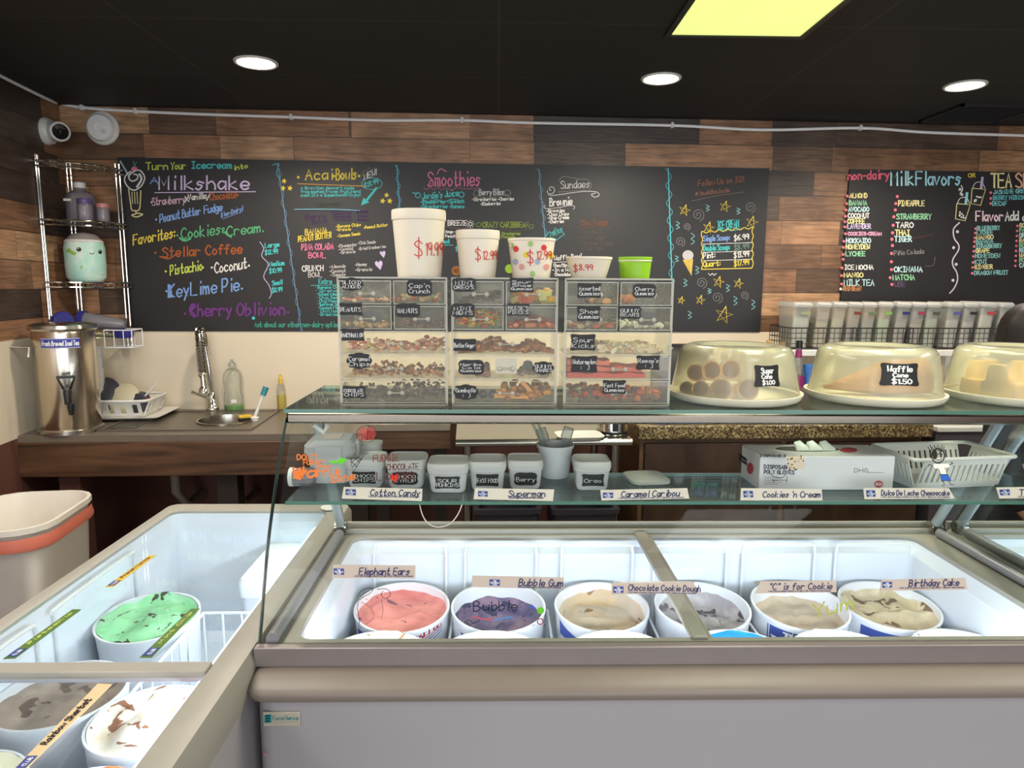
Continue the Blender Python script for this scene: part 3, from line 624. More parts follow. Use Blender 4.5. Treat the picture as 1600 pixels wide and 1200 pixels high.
def s6e(W, L, F):
    W('Flavor', 1525, 345, 1567, 15, (236, 206, 214), 2.2); W('Add', 1571, 345, 1591, 14, WH, 2.1, -1); W('ons', 1598, 345, 1618, 12, WH, 2)
    for i, (t, x1, y) in enumerate((('BLUEBERRY', 1360, 598), ('LYCHEE', 1306, 632), ('MANGO', 1310, 670), ('BANANA', 1308, 700), ('STRAWBERRY', 1375, 738), ('GRAPE', 1280, 775), ('HONEYDEW', 1362, 815), ('KIWI', 1258, 862), ('GINGER', 1305, 902), ('DRAGON FRUIT', 1425, 947))):
        W(t, X(1185-i*2.6), Yq(y), X(x1), 6.2, (yl if i in (2, 5, 8) else (140, 200, 196)), 1.3, -.6, jit=.03); F(circ(X(1172-i*3), Yq(y-12), 2, n=10), rp_)
    for i, t in enumerate(('GOJI', 'PASSION', 'ORANGE', 'RASPBERRY', 'ROSE', 'RED', 'WATERMELON', 'POMEGRANATE', 'CANTALOUPE')):
        W(t, X(1515), Yq(575+i*39), X(1515+len(t)*22), 6.2, (yl, gn, WB)[i % 3], 1.3); F(circ(X(1498-i*2), Yq(565+i*39), 2, n=10), rp_)
for d in (s6a, s6b, s6c, s6d, s6e): ch('lettering', B2, d)
def wave6(W, L, F):
    L([(1502, 290), (1504, 296), (1500, 303)], WH, 1.6); L([(1499, 348), (1490, 358), (1491, 372), (1498, 383), (1497, 392), (1489, 405), (1489, 415), (1495, 426), (1496, 438), (1491, 450), (1484, 458)], (206, 198, 208), 2)
    for x, y in ((1496, 362), (1490, 387), (1494, 413), (1489, 438), (1500, 296), (1503, 304)): F(circ(x, y, 2.4, n=10), (206, 198, 208))
ch('wave_drawing', B2, wave6)
for dx, dy, st in ((0, 0, (150, 214, 220)), (24, -24, (196, 176, 214))):
    def teacup(W, L, F):
        L([(1495+dx, 318+dy), (1516+dx, 320+dy), (1508+dx, 345+dy), (1493+dx, 342+dy)], (222, 214, 150), 1.4, smooth=False, closed=True); L([(1496+dx, 318+dy), (1500+dx, 310+dy), (1510+dx, 309+dy), (1515+dx, 318+dy)], WH, 1)
        L([(1509+dx, 318+dy), (1511+dx, 302+dy)], st, 4, smooth=False)
        for i in range(9): F(circ(1498+dx+rnd.random()*12, 331+dy+rnd.random()*10, 1.4, n=8), WH)
    ch('bubble_tea_drawing', B2, teacup)
ch('chalk_smudge', B2, lambda W, L, F: L([(1425, 373), (1458, 366)], (96, 66, 62), 1)); ch('chalk_smudge', B2, lambda W, L, F: L([(1446, 416), (1458, 414), (1461, 402)], (104, 98, 108), 1))


# ---------------------------------------------------------------- left back counter with sink
M_ctop = mat('dark_laminate', (112, 101, 90), .3, var=.15, vs=30); M_oak = grain_mat('dark_oak', (58, 38, 26), (104, 72, 48), (1.2, 3, 14), .45)
CH = .91
UL, UR = LX+.01, -.62
def wpx(px, py, z):                           # a point at height z, in wall coordinates (u, v)
    u, v, _ = wuv(atz(px, py, z)); return u, v
t = thing('counter', 'long dark wooden counter with dark laminate top below the milkshake menu', 'counter', wxyz(0, 0, 0), WA)
su0, su1, sv0, sv1 = -1.80, -1.15, .09, .55       # sink cut-out
f = MB()
for a in ((UL, su0, .01, .64), (su1, UR, .01, .64), (su0, su1, .01, sv0), (su0, su1, sv1, .64)): wbox(*a, CH-.03, CH, 0, f)
build('worktop', f, M_ctop, t, False)
build('fascia', wbox(UL, UR, .615, .645, CH-.185, CH-.031), M_oak, t, False, bev=.004)
for u in (UL+.22, -1.25, UR-.05): build('leg', wbox(u-.045, u+.045, .5, .59, 0, CH-.03), M_low if u < -1.5 else mat('dark_timber', (40, 28, 24), .6), t, False)
build('rail', wbox(UL, UR, .05, .09, CH-.14, CH-.03), mat('dark_timber', (40, 28, 24), .6), t, False)
for u in (-1.6, -1.32): build('drain_pipe', MB().tube([(u, -.3, .86), (u, -.3, .55), (u+.02, -.22, .46), (u+.02, -.02, .46)], .022, 10), mat('grey_pipe', (150, 140, 128), .4), t, False)
t = thing('sink', 'stainless sink with round bowl and drainboard set into the dark counter', 'sink', wxyz(0, 0, CH), WA)
f = MB(); bc = (-1.325, -.345, 0); n = 40
sq = []
for i in range(n):
    a = 2*PI*i/n; c, s = math.cos(a), math.sin(a); k = 1/max(abs(c)/.19, abs(s)/.235)
    sq.append((bc[0]-.01+c*k*.98, -.32+s*k, .004))
# plate with a round hole, right part; drainboard left
cr = [(bc[0]+.128*math.cos(2*PI*i/n), bc[1]+.128*math.sin(2*PI*i/n), .004) for i in range(n)]
f.loft([[(p[0], p[1], -.02) for p in sq], sq, cr], cap=(False, False))
f.box(su0-.005, bc[0]-.196, -sv1-.005, -sv0+.005, -.02, .002)
f.box(su0-.015, su1+.01, -sv1-.015, -sv1+.005, -.01, .007); f.box(su0-.015, su1+.01, -sv0-.005, -sv0+.015, -.01, .007); f.box(su0-.015, su0+.005, -sv1, -sv0, -.01, .007); f.box(su1-.01, su1+.01, -sv1, -sv0, -.01, .007)
M_dsteel = mat('dull_steel', (128, 120, 110), .32, .75, var=.1, stretch=(1, 8, 1))
build('deck', f, M_dsteel, t, False)
f = MB(); f.lathe([(.131, .004), (.133, .012), (.123, .012), (.119, -.02), (.108, -.1), (.05, -.125), (0, -.126)], c=bc, n=n)
build('bowl', f, M_steel, t, False)
f = MB(); [f.box(su0+.02+i*.018, su0+.03+i*.018, -sv1+.03, -sv0-.03, .002, .006) for i in range(6)]
build('drainboard', f, M_dsteel, t, False)
# spring faucet
fb = wxyz(-1.49, .055, CH+.008)
t = thing('faucet', 'tall chrome spring faucet at the round sink bowl', 'faucet', fb, WA)
build('base', MB().lathe([(0, 0), (.032, 0), (.032, .012), (.026, .02), (.024, .07), (.018, .09), (0, .09)], n=20), M_chrome, t, False)
build('column', MB().tube([(0, 0, .08), (-.008, -.004, .22), (-.018, -.01, .33)], .0125, 10), M_chrome, t, False)
arc = crom([(-.018, -.01, .29), (-.022, -.02, .37), (-.022, -.05, .41), (-.01, -.10, .405), (0, -.125, .35), (.005, -.13, .27), (.008, -.13, .2)], 8)
hel = []
for i in range(len(arc)*6):
    k = i/6; a = arc[int(k)]; b_ = arc[min(int(k)+1, len(arc)-1)]; q = k-int(k); c = [a[j]+(b_[j]-a[j])*q for j in range(3)]
    th = i*PI/4.2; hel.append((c[0]+.017*math.cos(th), c[1]+.008*math.cos(th), c[2]+.017*math.sin(th)))
build('spring', MB().tube(hel, .0036, 5), M_chrome, t, False)
build('hose', MB().tube(arc, .009, 8), mat('grey_hose', (104, 98, 90), .35, .4), t, False)
build('spray_head', MB().lathe([(.011, .1), (.014, .09), (.015, .03), (.024, .02), (.026, 0), (.02, -.004), (0, -.004)], c=(.01, -.13, .11), n=18), M_chrome, t, False)
build('lever', MB().tube([(0, 0, .05), (-.05, -.03, .08), (-.085, -.05, .1)], [.008, .007, .009], 8), M_chrome, t, False)

# bottles by the sink
def bottle(name, label, cat, loc, prof, m, cap=None, mc=None, fill_=None, mf=None, group=None, sq=1):
    t = thing(name, label, cat, loc, WA, group)
    T = Matrix.Diagonal((1, sq, 1, 1))
    build('body', MB().lathe(prof, n=24, T=T), m, t, False)
    if fill_: build('contents', MB().lathe(fill_, n=24, T=T), mf, t, False)
    if cap: build('cap', MB().lathe(cap, n=18), mc, t, False)
    return t
M_pet = clear('clear_bottle', (253, 254, 252), .12, (250, 252, 246), .05, refl=.6)
bl = wxyz(-1.385, .045, CH+.001)
t = bottle('dish_soap_bottle', 'clear squeeze bottle with a little green soap behind the sink', 'bottle', bl,
       [(0, 0), (.045, 0), (.049, .01), (.049, .07), (.043, .11), (.049, .16), (.045, .195), (.03, .215), (.016, .222), (.016, .235)], M_pet,
       [(.018, .232), (.018, .246), (.008, .25), (.007, .268), (0, .268)], clear('clear_cap', (225, 232, 226), .4), [(0, .003), (.044, .003), (.046, .012), (.046, .026), (0, .026)], mat('green_soap', (96, 176, 60), .2), sq=.65)
build('label', MB().box(-.002, .026, -.0335, -.0325, .045, .062), M_ink, t, False)
ob = wxyz(*wpx(440, 640, CH), CH+.001)
t = bottle('oil_bottle', 'slim clear bottle half filled with yellow oil at the counter end', 'bottle', ob,
       [(0, 0), (.02, 0), (.022, .006), (.022, .1), (.018, .125), (.0085, .14), (.0085, .155)], M_pet,
       [(.011, .15), (.011, .168), (.006, .172), (.005, .186), (0, .187)], mat('yellow_cap', (222, 190, 70), .4), [(0, .003), (.0195, .003), (.0203, .008), (.0203, .078), (0, .078)], mat('yellow_oil', (222, 196, 30), .15))
build('neck_band', MB().lathe([(.0095, .135), (.0105, .136), (.0105, .15), (.0095, .151)], n=16), mat('yellow_cap', (222, 190, 70), .4), t, False)
# scrub brush and sponge
a, b_ = wxyz(*wpx(398, 652, CH+.02), CH+.02), None
hd = (UP*.5+RT*.17+FW*.05).normalized()
t = thing('scrub_brush', 'white handled scrub brush with teal tip standing on the sink rim', 'brush', a)
build('handle', MB().tube([a, a+hd*.06, a+hd*.115], [.009, .0075, .0085], 8), M_white, t)
build('tip', MB().tube([a+hd*.112, a+hd*.155], [.014, .0145], 10), mat('teal_plastic', (42, 134, 150), .4), t)
build('bristles', MB().lathe([(0, -.02), (.018, -.018), (.02, 0), (.008, .006), (0, .006)], c=a, n=14), M_white, t)
p = a+Vector((-.045, -.005, -.006)); t = thing('sponge', 'black and yellow scrub sponge beside the brush at the sink', 'sponge', p, .5)
build('scourer', MB().box(-.03, .03, -.02, .02, -.013, .004), mat('black_scourer', (28, 28, 26), .9, bump=.6), t, False, bev=.003)
build('foam', MB().box(-.03, .03, -.02, .02, .0045, .018), mat('yellow_foam', (214, 178, 66), .9, bump=.5), t, False, bev=.003)
# second tap at the far end
fb2 = wxyz(-.78, .12, CH)
t = thing('tap', 'small curved steel tap behind the glass top by the drawer towers', 'tap', fb2, WA)
build('spout', MB().tube(crom([(0, 0, .0), (0, 0, .1), (.0, -.03, .15), (.0, -.08, .155), (.0, -.11, .12)], 5), .011, 10), M_steel, t, False)
build('lever', MB().tube([(-.0, 0, .09), (-.045, -.0, .096), (-.075, -.0, .096)], .006, 8), M_steel, t, False)

# tea urn
ub = aty(88, 682, 2.98); ub.z = CH; ub = Vector((ub.x, ub.y+.11, CH+.001))
t = thing('tea_urn', 'tall stainless iced tea dispenser with blue label on the counter', 'drink dispenser', ub, .42)
r = .122; H = .47
build('body', MB().lathe([(0, .012), (r-.004, .012), (r, .02), (r, H-.03), (r-.002, H-.02), (0, H-.02)], n=48), mat('urn_steel', (206, 196, 180), .2, 1, var=.14, vs=9, stretch=(6, 6, .2)), t, False)
build('base_ring', MB().lathe([(r-.01, 0), (r+.008, 0), (r+.008, .016), (r-.002, .02), (r-.01, .0)], n=48), M_steel, t, False)
e = build('lid', MB().lathe([(0, H-.019), (r+.008, H-.019), (r+.012, H-.01), (r+.008, H+.004), (r-.02, H+.012), (0, H+.016)], n=48), M_steel, t, False)
build('handle', MB().tube([(-r-.065, -.04, H-.085), (-r-.02, -.05, H-.09), (-r+.0, -.05, H-.09), (-r-.005, -.055, H-.13)], .006, 8), M_steel, t, False)
f = MB(); lp = []
A0, A1 = -PI/2-.62, -PI/2+.62
for i in range(15):
    a = A0+(A1-A0)*i/14; lp.append((r*1.004*math.cos(a), r*1.004*math.sin(a)))
f.add([(x, y, H-.092) for x, y in lp]+[(x, y, H-.048) for x, y in lp], [(i, i+1, 16+i, 15+i) for i in range(14)])
M_blu = mat('royal_blue_label', (44, 52, 150), .4)
def urnp(x, y, off=0):                         # x 0..100 across the label, y down
    a = A0+(A1-A0)*x/100; k = r*1.004+.0012; return Vector((k*math.cos(a), k*math.sin(a), H-.048-.044*y/20))
for y in (1.2, 18.8): ribbon(f, urnp, [(i*5, y) for i in range(21)], .8, 1)
write(f, urnp, 'Fresh Brewed Iced Tea', 4, 14.5, 96, 9, 1, 1.7, shear=.15)
build('label', f, [M_blu, M_ink], t, False)
e = build('spigot', MB().tube([(.02, -r+.005, .19), (.02, -r-.06, .19)], .012, 10).lathe([(.013, -.035), (.016, .02), (.012, .03), (0, .03)], c=(.02, -r-.058, .18), n=16), M_black, t, False)
f = MB(); f.tube([(.008, -r-.056, .21), (-.012, -r-.06, .262), (.052, -r-.06, .262), (.032, -r-.056, .21)], .006, 8); f.box(-.012, .052, -r-.066, -r-.054, .256, .268)
build('lever', f, M_black, e, False)
build('nozzle', MB().lathe([(.009, -.03), (.014, 0), (.014, .02), (0, .02)], c=(.03, -r-.066, .13), n=14), M_black, e, False)

# nested plastic cups behind the urn
cb = aty(150, 625, 3.42); cb.z = CH+.002
for i in range(5):
    t = thing('plastic_cup', 'clear plastic cup, %s of the stack behind the tea urn' % ('bottom', 'second from the bottom', 'middle', 'second from the top', 'top')[i], 'cup', cb+Vector((0, 0, i*.052+.0)), 0, 'nested cups behind the tea urn')
    build('body', MB().lathe([(0, .001), (.032, 0), (.037, .05), (.045, .135), (.047, .136), (.047, .14), (.043, .14), (.035, .052), (.03, .004), (0, .004)], n=24), M_frost, t, False)

# dish rack with plates
t = thing('dish_rack', 'white plastic dish rack with arched slots beside the tea urn', 'dish rack', wxyz(-1.90, .20, CH+.012), WA+.04)
f = MB(); w2, d2, h2 = .165, .105, .085
f.loft([rrect(.32, .2, .04, .0), rrect(.32, .2, .04, .012)])
def slatwall(f, x0, y0, x1, y1, z0, z1, lean=.0, n=6, thick=.006, k=.5):
    """basket side: posts, arched openings between, rims above and below"""
    d = Vector((x1-x0, y1-y0, 0)); L_ = d.length; d /= L_; o = Vector((d.y, -d.x, 0))
    def P(s, z): return Vector((x0, y0, 0))+d*s+o*(lean*(z-z0)/(z1-z0))+Vector((0, 0, z))
    def bar(s0, s1, za, zb):
        a = [P(s0, za), P(s1, za), P(s1, zb), P(s0, zb)]; f.prism(a, o*thick)
    bar(0, L_, z0, z0+.012); bar(0, L_, z1-.016, z1)
    for i in range(n+1):
        c = L_*i/n; hw = L_/n*(1-k)/2; bar(max(0, c-hw), min(L_, c+hw), z0+.012, z1-.016)
for a in ((-w2, -d2, w2, -d2), (w2, -d2, w2, d2), (w2, d2, -w2, d2), (-w2, d2, -w2, -d2)): slatwall(f, *a, .012, h2, .03, 6 if abs(a[0]-a[2]) > .1 else 4, k=.45)
f.tube([(x, y, h2) for x, y, _ in rrect(.33+.06, .21+.06, .04)], .007, 8, closed=True)
build('basket', f, M_white, t, False)
build('drip_tray', MB().loft([rrect(.40, .28, .03, -.004, .03), rrect(.44, .32, .03, .008, .03), rrect(.43, .31, .03, .008, .03), rrect(.39, .27, .03, .0, .03)]), M_white, t, False)
rb = wxyz(-1.90, .20, CH+.03)
M_dplate = mat('dark_slate_plate', (58, 58, 70), .35)
for i, (dx, lab, r_, m_) in enumerate(((-.09, 'large dark round pan lying tilted in the dish rack', .105, M_dplate), (.02, 'cream plate standing in the dish rack', .085, mat('cream_plate', (196, 188, 160), .4)), (.1, 'small dark bowl in the right end of the dish rack', .06, M_dplate))):
    Rm = Matrix.Rotation(.95, 4, 'X')
    p = rb+WDIR*dx+Vector((0, 0, r_*.72)); t = thing('bowl' if i == 2 else 'pan' if i == 0 else 'plate', lab, 'bowl' if i == 2 else 'pan' if i == 0 else 'plate', p)
    build('body', MB().lathe([(0, .02), (r_*.6, .018), (r_, -.004), (r_*1.03, -.006), (r_*1.0, -.012), (r_*.6, .008), (0, .01)], n=30, T=Rm), m_, t, False)
for dx, lab, m_ in ((.13, 'white handled utensil leaning out of the dish rack', M_white), (.115, 'red handled utensil lying in the dish rack', mat('red_handle', (170, 50, 52), .4))):
    p = rb+WDIR*dx+Vector((0, .0, .05)); t = thing('utensil', lab, 'utensil', p)
    q = Vector((.06, .02, .085)) if m_ is M_white else Vector((.05, .0, .015))
    build('handle', MB().tube([(-.04, 0, -.03), tuple(q)], .0045, 8), m_, t, False)
# ---------------------------------------------------------------- corner rack
cw = wxyz(LX+.008, .008, 0)
t = thing('corner_shelf', 'chrome three post corner rack of quarter round tiers on the left', 'shelf', cw+Vector((0, 0, 1.24)), WA)
RR = .285
zt = [wall(190, 268).z, wall(195, 352).z, wall(200, 442).z, 1.325]
posts = ((RR-.02, -.03), (.035, -.035), (.02, -RR+.02))
for i, (x, y) in enumerate(posts):
    f = MB(); top = zt[0]-1.24+.03
    for k in (-.009, .009): f.tube([(x+(k if i != 2 else 0), y+(k if i == 2 else 0), .0), (x+(k if i != 2 else 0), y+(k if i == 2 else 0), top)], .0048, 8)
    build('post', f, M_chrome, t, False)
M_mesh = clear('shelf_wire_mesh', (190, 186, 180), .45, (150, 146, 138), .2)
qa = [(.02, -.02)]+[(.02+(RR-.02)*math.cos(-PI/2*i/14), -.02+(RR-.02)*math.sin(-PI/2*i/14)) for i in range(15)]
for i, z in enumerate(zt):
    z -= 1.24
    f = MB(); f.tube([(x, y, z) for x, y in qa], .005, 7, closed=True); f.tube([(x, y, z-.022) for x, y in qa[1:]], .004, 7)
    for k in range(1, 14):
        x = .02+(RR-.02)*k/14; yy = -.02-math.sqrt(max(0, (RR-.02)**2-(x-.02)**2)); f.tube([(x, -.02, z), (x, yy, z)], .0022, 5)
    for k in range(1, 15, 1): f.tube([(qa[k][0], qa[k][1], z), (qa[k][0], qa[k][1], z-.022)], .0018, 5)
    build('tier', f, M_chrome, t, False)
def rackp(x, y, tier): return T_wall @ Vector((LX+.008+x, -.008+y, zt[tier]+.006))
M_jar = clear('jar_plastic', (240, 236, 242), .34, (222, 214, 224), .08)
t = bottle('jug', 'cloudy plastic jug with white cap on the rack\'s second tier', 'bottle', rackp(.12, -.11, 1), [(0, 0), (.062, 0), (.066, .01), (.066, .105), (.058, .13), (.024, .15), (.022, .165)], M_jar, [(.026, .158), (.027, .182), (.022, .186), (0, .186)], M_white)
build('label', MB().box(-.045, -.01, -.0675, -.0665, .09, .102), M_white, t, False)
for x, y, k, lb, c in ((.165, -.165, 1, 'small jar with purple lid in front of the cloudy jug', (96, 76, 130)), (.225, -.12, .84, 'small jar with pink lid at the right end of the rack', (196, 130, 130))):
    bottle('jar', lb, 'jar', rackp(x, y, 1), [(0, 0), (.031*k, 0), (.034*k, .006), (.034*k, .07*k), (.03*k, .082*k)], M_jar, [(.033*k, .078*k), (.034*k, .098*k), (.031*k, .102*k), (0, .102*k)], mat('lid_%d' % c[0], c, .4), group='little jars on the rack')
# round drink-shaped plush bottle with a sleepy face
p = rackp(.135, -.14, 2); R2 = .088; hh = .235
prof = [(0, 0), (R2*.8, 0), (R2*.97, .02), (R2, .07), (R2, .16), (R2*.92, .19)]
t = thing('plush_bottle', 'mint green bottle with a smiling face on the rack\'s third tier', 'toy', p, WA)
build('body', MB().lathe(prof+[(R2*.9, .192), (0, .193)], n=32), cream_mat('mint_marbled', (176, 222, 208), (226, 238, 226), .7, 7, (150, 190, 90), .02, 14), t, False)
build('crown', MB().lathe([(R2*.92, .19), (R2*.86, .2), (R2*.6, .226), (0, .236)], n=32), mat('plush_grey', (150, 142, 138), .5), t, False)
build('rim', MB().lathe([(R2*.925, .184), (R2*.96, .19), (R2*.9, .198), (R2*.88, .19)], n=32), M_white, t, False)
def plp(x, y, off=0): a = -PI/2+x; return Vector(((R2+.0012)*math.cos(a), (R2+.0012)*math.sin(a), y))
for x, y in ((.22, .15), (1.28, .142)):
    f = MB(); f.add([plp(x+.12*math.cos(2*PI*i/14), y+.0105*math.sin(2*PI*i/14)) for i in range(14)], [tuple(range(14))])
    f.add([plp(x-.03+.03*math.cos(2*PI*i/8), y+.004+.003*math.sin(2*PI*i/8))*1.006 for i in range(8)], [tuple(range(8))], 1); build('eye', f, [M_black, M_ink], t, False)
f = MB(); q = [plp(.70+.22*i/6, .136-.006*math.sin(PI*i/6)) for i in range(7)]; f.tube(q, .0016, 6); build('mouth', f, M_black, t, False)
# shaker cups with blue caps lying on the rack's basket
M_cup = clear('hazy_cup', (206, 206, 214), .5, (186, 186, 196), .2); M_cblu = mat('dark_blue_cap', (46, 48, 132), .4)
for i, (x, y, a, lb) in enumerate(((.17, -.16, .12, 'hazy cup with blue cap lying across the rack\'s lowest tier'), (.03, -.24, 2.6, 'blue capped cup at the left of the rack\'s lowest tier'))):
    p = rackp(x, y, 3)+Vector((0, 0, .047)); q = Matrix.Rotation(a, 4, 'Z') @ Matrix.Rotation(PI/2+.12, 4, 'Y')
    t = thing('shaker_cup', lb, 'cup', p)
    build('body', MB().lathe([(.043, -.06), (.042, -.05), (.03, .11), (.02, .135), (0, .138)], n=26, T=q), M_cup, t, False)
    build('cap', MB().lathe([(0, -.078), (.04, -.078), (.047, -.072), (.047, -.045), (.043, -.045)], n=26, T=q), M_cblu, t, False)
p = T_wall @ Vector((LX+.31, -.17, 1.3)); t = thing('cup_lid', 'upright blue lid resting in the white wire basket', 'lid', p, WA)
build('body', MB().lathe([(0, 0), (.038, 0), (.044, .012), (.046, .034), (.036, .04), (0, .042)], n=26), M_cblu, t, False)
t = thing('wire_basket', 'small white wire basket hooked below the corner rack', 'basket', p, WA)
f = MB()
for z in (.04, -.045): f.tube([(-.07, -.05, z), (.06, -.05, z), (.06, .06, z), (-.07, .06, z)], .003, 6, closed=True)
for x in (-.07, -.025, .02, .06): f.tube([(x, -.05, .04), (x, -.05, -.045), (x, .06, -.045), (x, .06, .04)], .0025, 6)
build('wires', f, M_wire, t, False)

# trash can
p = Vector((-1.775, 2.5, 0)); t = thing('trash_can', 'tall white trash can with orange-edged liner under the counter', 'trash can', p, .12)
build('body', MB().loft([rrect(.26, .34, .06, 0), rrect(.29, .38, .07, .06), rrect(.36, .46, .11, .70), rrect(.385, .485, .12, .715), rrect(.385, .485, .12, .735), rrect(.36, .46, .11, .735), rrect(.345, .445, .1, .70), rrect(.29, .37, .08, .2)], cap=(True, True)), mat('bin_white', (236, 230, 220), .5, bump=.05, bs=8), t, False)
build('liner', MB().loft([rrect(.388, .488, .12, .655), rrect(.392, .492, .12, .67), rrect(.38, .48, .12, .70)], cap=(False, False)), mat('orange_liner', (214, 120, 98), .5), t, False)

# ---------------------------------------------------------------- middle of the back: steel table, granite cabinet, low fridge
t = thing('prep_table', 'stainless steel prep table between the two wooden counters', 'table', wxyz(0, 0, 0), WA)
a, b_ = wuv(aty(712, 690, 2.83)), wuv(aty(990, 690, 2.83)); ZT = .925
f = wbox(a[0], b_[0], .25, a[1], ZT-.006, ZT); f.tube([(a[0], -a[1], ZT-.012), (b_[0], -a[1], ZT-.012)], .016, 12)
build('top', f, M_steel, t, False)
for u in (a[0]+.05, b_[0]-.06):
    for v in (a[1]-.05, .32): build('leg', MB().tube([(u, -v, 0), (u, -v, ZT-.006)], .019, 12), M_steel, t, False)
build('lower_shelf', wbox(a[0], b_[0], .3, a[1]-.04, .24, .255), M_steel, t, False)
t = thing('side_counter', 'narrow dark wooden counter with steel edge left of the steel table', 'counter', wxyz(0, 0, 0), WA)
build('top', wbox(UR+.005, a[0]-.03, .02, .58, CH-.005, CH+.03), mat('worn_steel_edge', (150, 138, 122), .35, .5), t, False, bev=.003)
build('fascia', wbox(UR+.005, a[0]-.03, .55, .57, CH-.09, CH-.006), M_oak, t, False)
for u in (UR+.06, a[0]-.08): build('leg', wbox(u-.03, u+.03, .48, .54, 0, CH-.006), mat('dark_timber', (40, 28, 24), .6), t, False)
# storage crates under the table
M_crate = mat('dark_crate', (46, 42, 56), .5); M_tape = mat('kraft_label', (176, 148, 104), .6)
for i, (px, lb) in enumerate(((790, 'dark storage crate under the steel table, left one'), (905, 'dark storage crate under the steel table with two tan labels'))):
    p = aty(px, 825, 3.0); p.z = .2551; t = thing('storage_crate', lb, 'crate', p, WA, 'crates under the steel table')
    build('body', MB().loft([rrect(.24, .3, .02, 0), rrect(.27, .33, .02, .34), rrect(.25, .31, .02, .34), rrect(.23, .29, .02, .3)]), M_crate, t, False)
    build('rim', MB().loft([rrect(.275, .335, .02, .345, n=3), rrect(.295, .355, .02, .35, n=3), rrect(.295, .355, .02, .37, n=3), rrect(.25, .31, .02, .37, n=3)], cap=(False, False)), M_crate, t, False)
    for x0, x1 in ((-.1, .0), (.03, .09)) if i else ((-.12, -.07),): build('label', MB().box(x0, x1, -.1655, -.164, .17, .3), M_tape, t, False)
# pot and white lidded tub on the table
p = atz(957, 676, ZT+.001); t = thing('steel_pot', 'shiny steel pot with black band on the steel table', 'pot', p)
build('body', MB().lathe([(0, 0), (.066, 0), (.068, .006), (.066, .012), (.064, .09), (.066, .092)], n=28), M_chrome, t, False)
build('base_band', MB().lathe([(.0675, .003), (.07, .004), (.07, .013), (.067, .014)], n=28), M_black, t, False); build('handle', MB().box(-.012, .012, -.075, -.064, .02, .06), M_black, t, False)
p = atz(905, 684, ZT+.001); t = thing('cutting_tray', 'white shallow tray on the steel table behind the scoop bucket', 'tray', p, .1)
build('tray', MB().loft([rrect(.17, .12, .03, 0), rrect(.2, .15, .035, .016), rrect(.19, .14, .035, .016), rrect(.16, .11, .03, .005)]), M_white, t, False)
# granite topped cabinet
a, b_ = wuv(aty(1003, 668, 3.06)), wuv(aty(1462, 668, 3.06)); v1 = a[1]; ZG = .945
M_gran = speckle_mat('brown_granite', [(0, (66, 52, 38)), (.25, (112, 92, 62)), (.5, (152, 128, 88)), (.7, (188, 166, 120)), (.88, (84, 66, 48))], 160)
t = thing('cabinet', 'dark wooden cabinet with speckled brown granite top at the back', 'cabinet', wxyz(0, 0, 0), WA)
build('granite_top', wbox(a[0]-.02, b_[0]+.02, .01, v1+.02, ZG-.066, ZG), M_gran, t, False, bev=.008)
M_cab = grain_mat('walnut_panel', (54, 38, 30), (84, 60, 46), (4, 2, 1.5), .45)
build('body', wbox(a[0], b_[0], .02, v1-.03, .08, ZG-.067), grain_mat('tan_side_panel', (106, 78, 56), (134, 100, 72), (2, 2, 8), .45), t, False)
w3 = (b_[0]-a[0])/2
for i in range(2):
    e = build('door', wbox(a[0]+.02+w3*i, a[0]+w3*(i+1)-.01, v1-.029, v1-.008, .1, ZG-.09), M_cab, t, False, bev=.003)
    k = a[0]+w3*(i+1)-.06 if i == 0 else a[0]+w3*i+.06; build('knob', MB().lathe([(0, 0), (.006, 0), (.006, .014), (.013, .018), (.013, .026), (0, .028)], n=14, T=Matrix.Translation((k, -v1+.007, .55)) @ Matrix.Rotation(PI/2, 4, 'X')), M_steel, e, False)
# low fridge to the right
t = thing('low_fridge', 'dark grey low fridge with white top edge right of the granite cabinet', 'fridge', wxyz(0, 0, 0), WA)
u0 = b_[0]+.06
build('body', wbox(u0, u0+1.1, .05, v1-.02, .05, .9), mat('fridge_grey', (82, 76, 84), .4), t, False)
build('top_edge', wbox(u0-.004, u0+1.105, .05, v1, .9, .925), M_white, t, False, bev=.004)
build('control_panel', wbox(u0+.22, u0+.55, v1-.02, v1-.004, .76, .83), M_black, t, False)
build('door_seam', wbox(u0+.545, u0+.552, v1-.02, v1-.012, .06, .75), M_black, t, False)
for u in (u0+.4, u0+.7): build('handle', MB().tube([(u, -v1+.02, .5), (u, -v1-.015, .52), (u, -v1-.015, .68), (u, -v1+.02, .7)], .008, 8), M_steel, t, False)

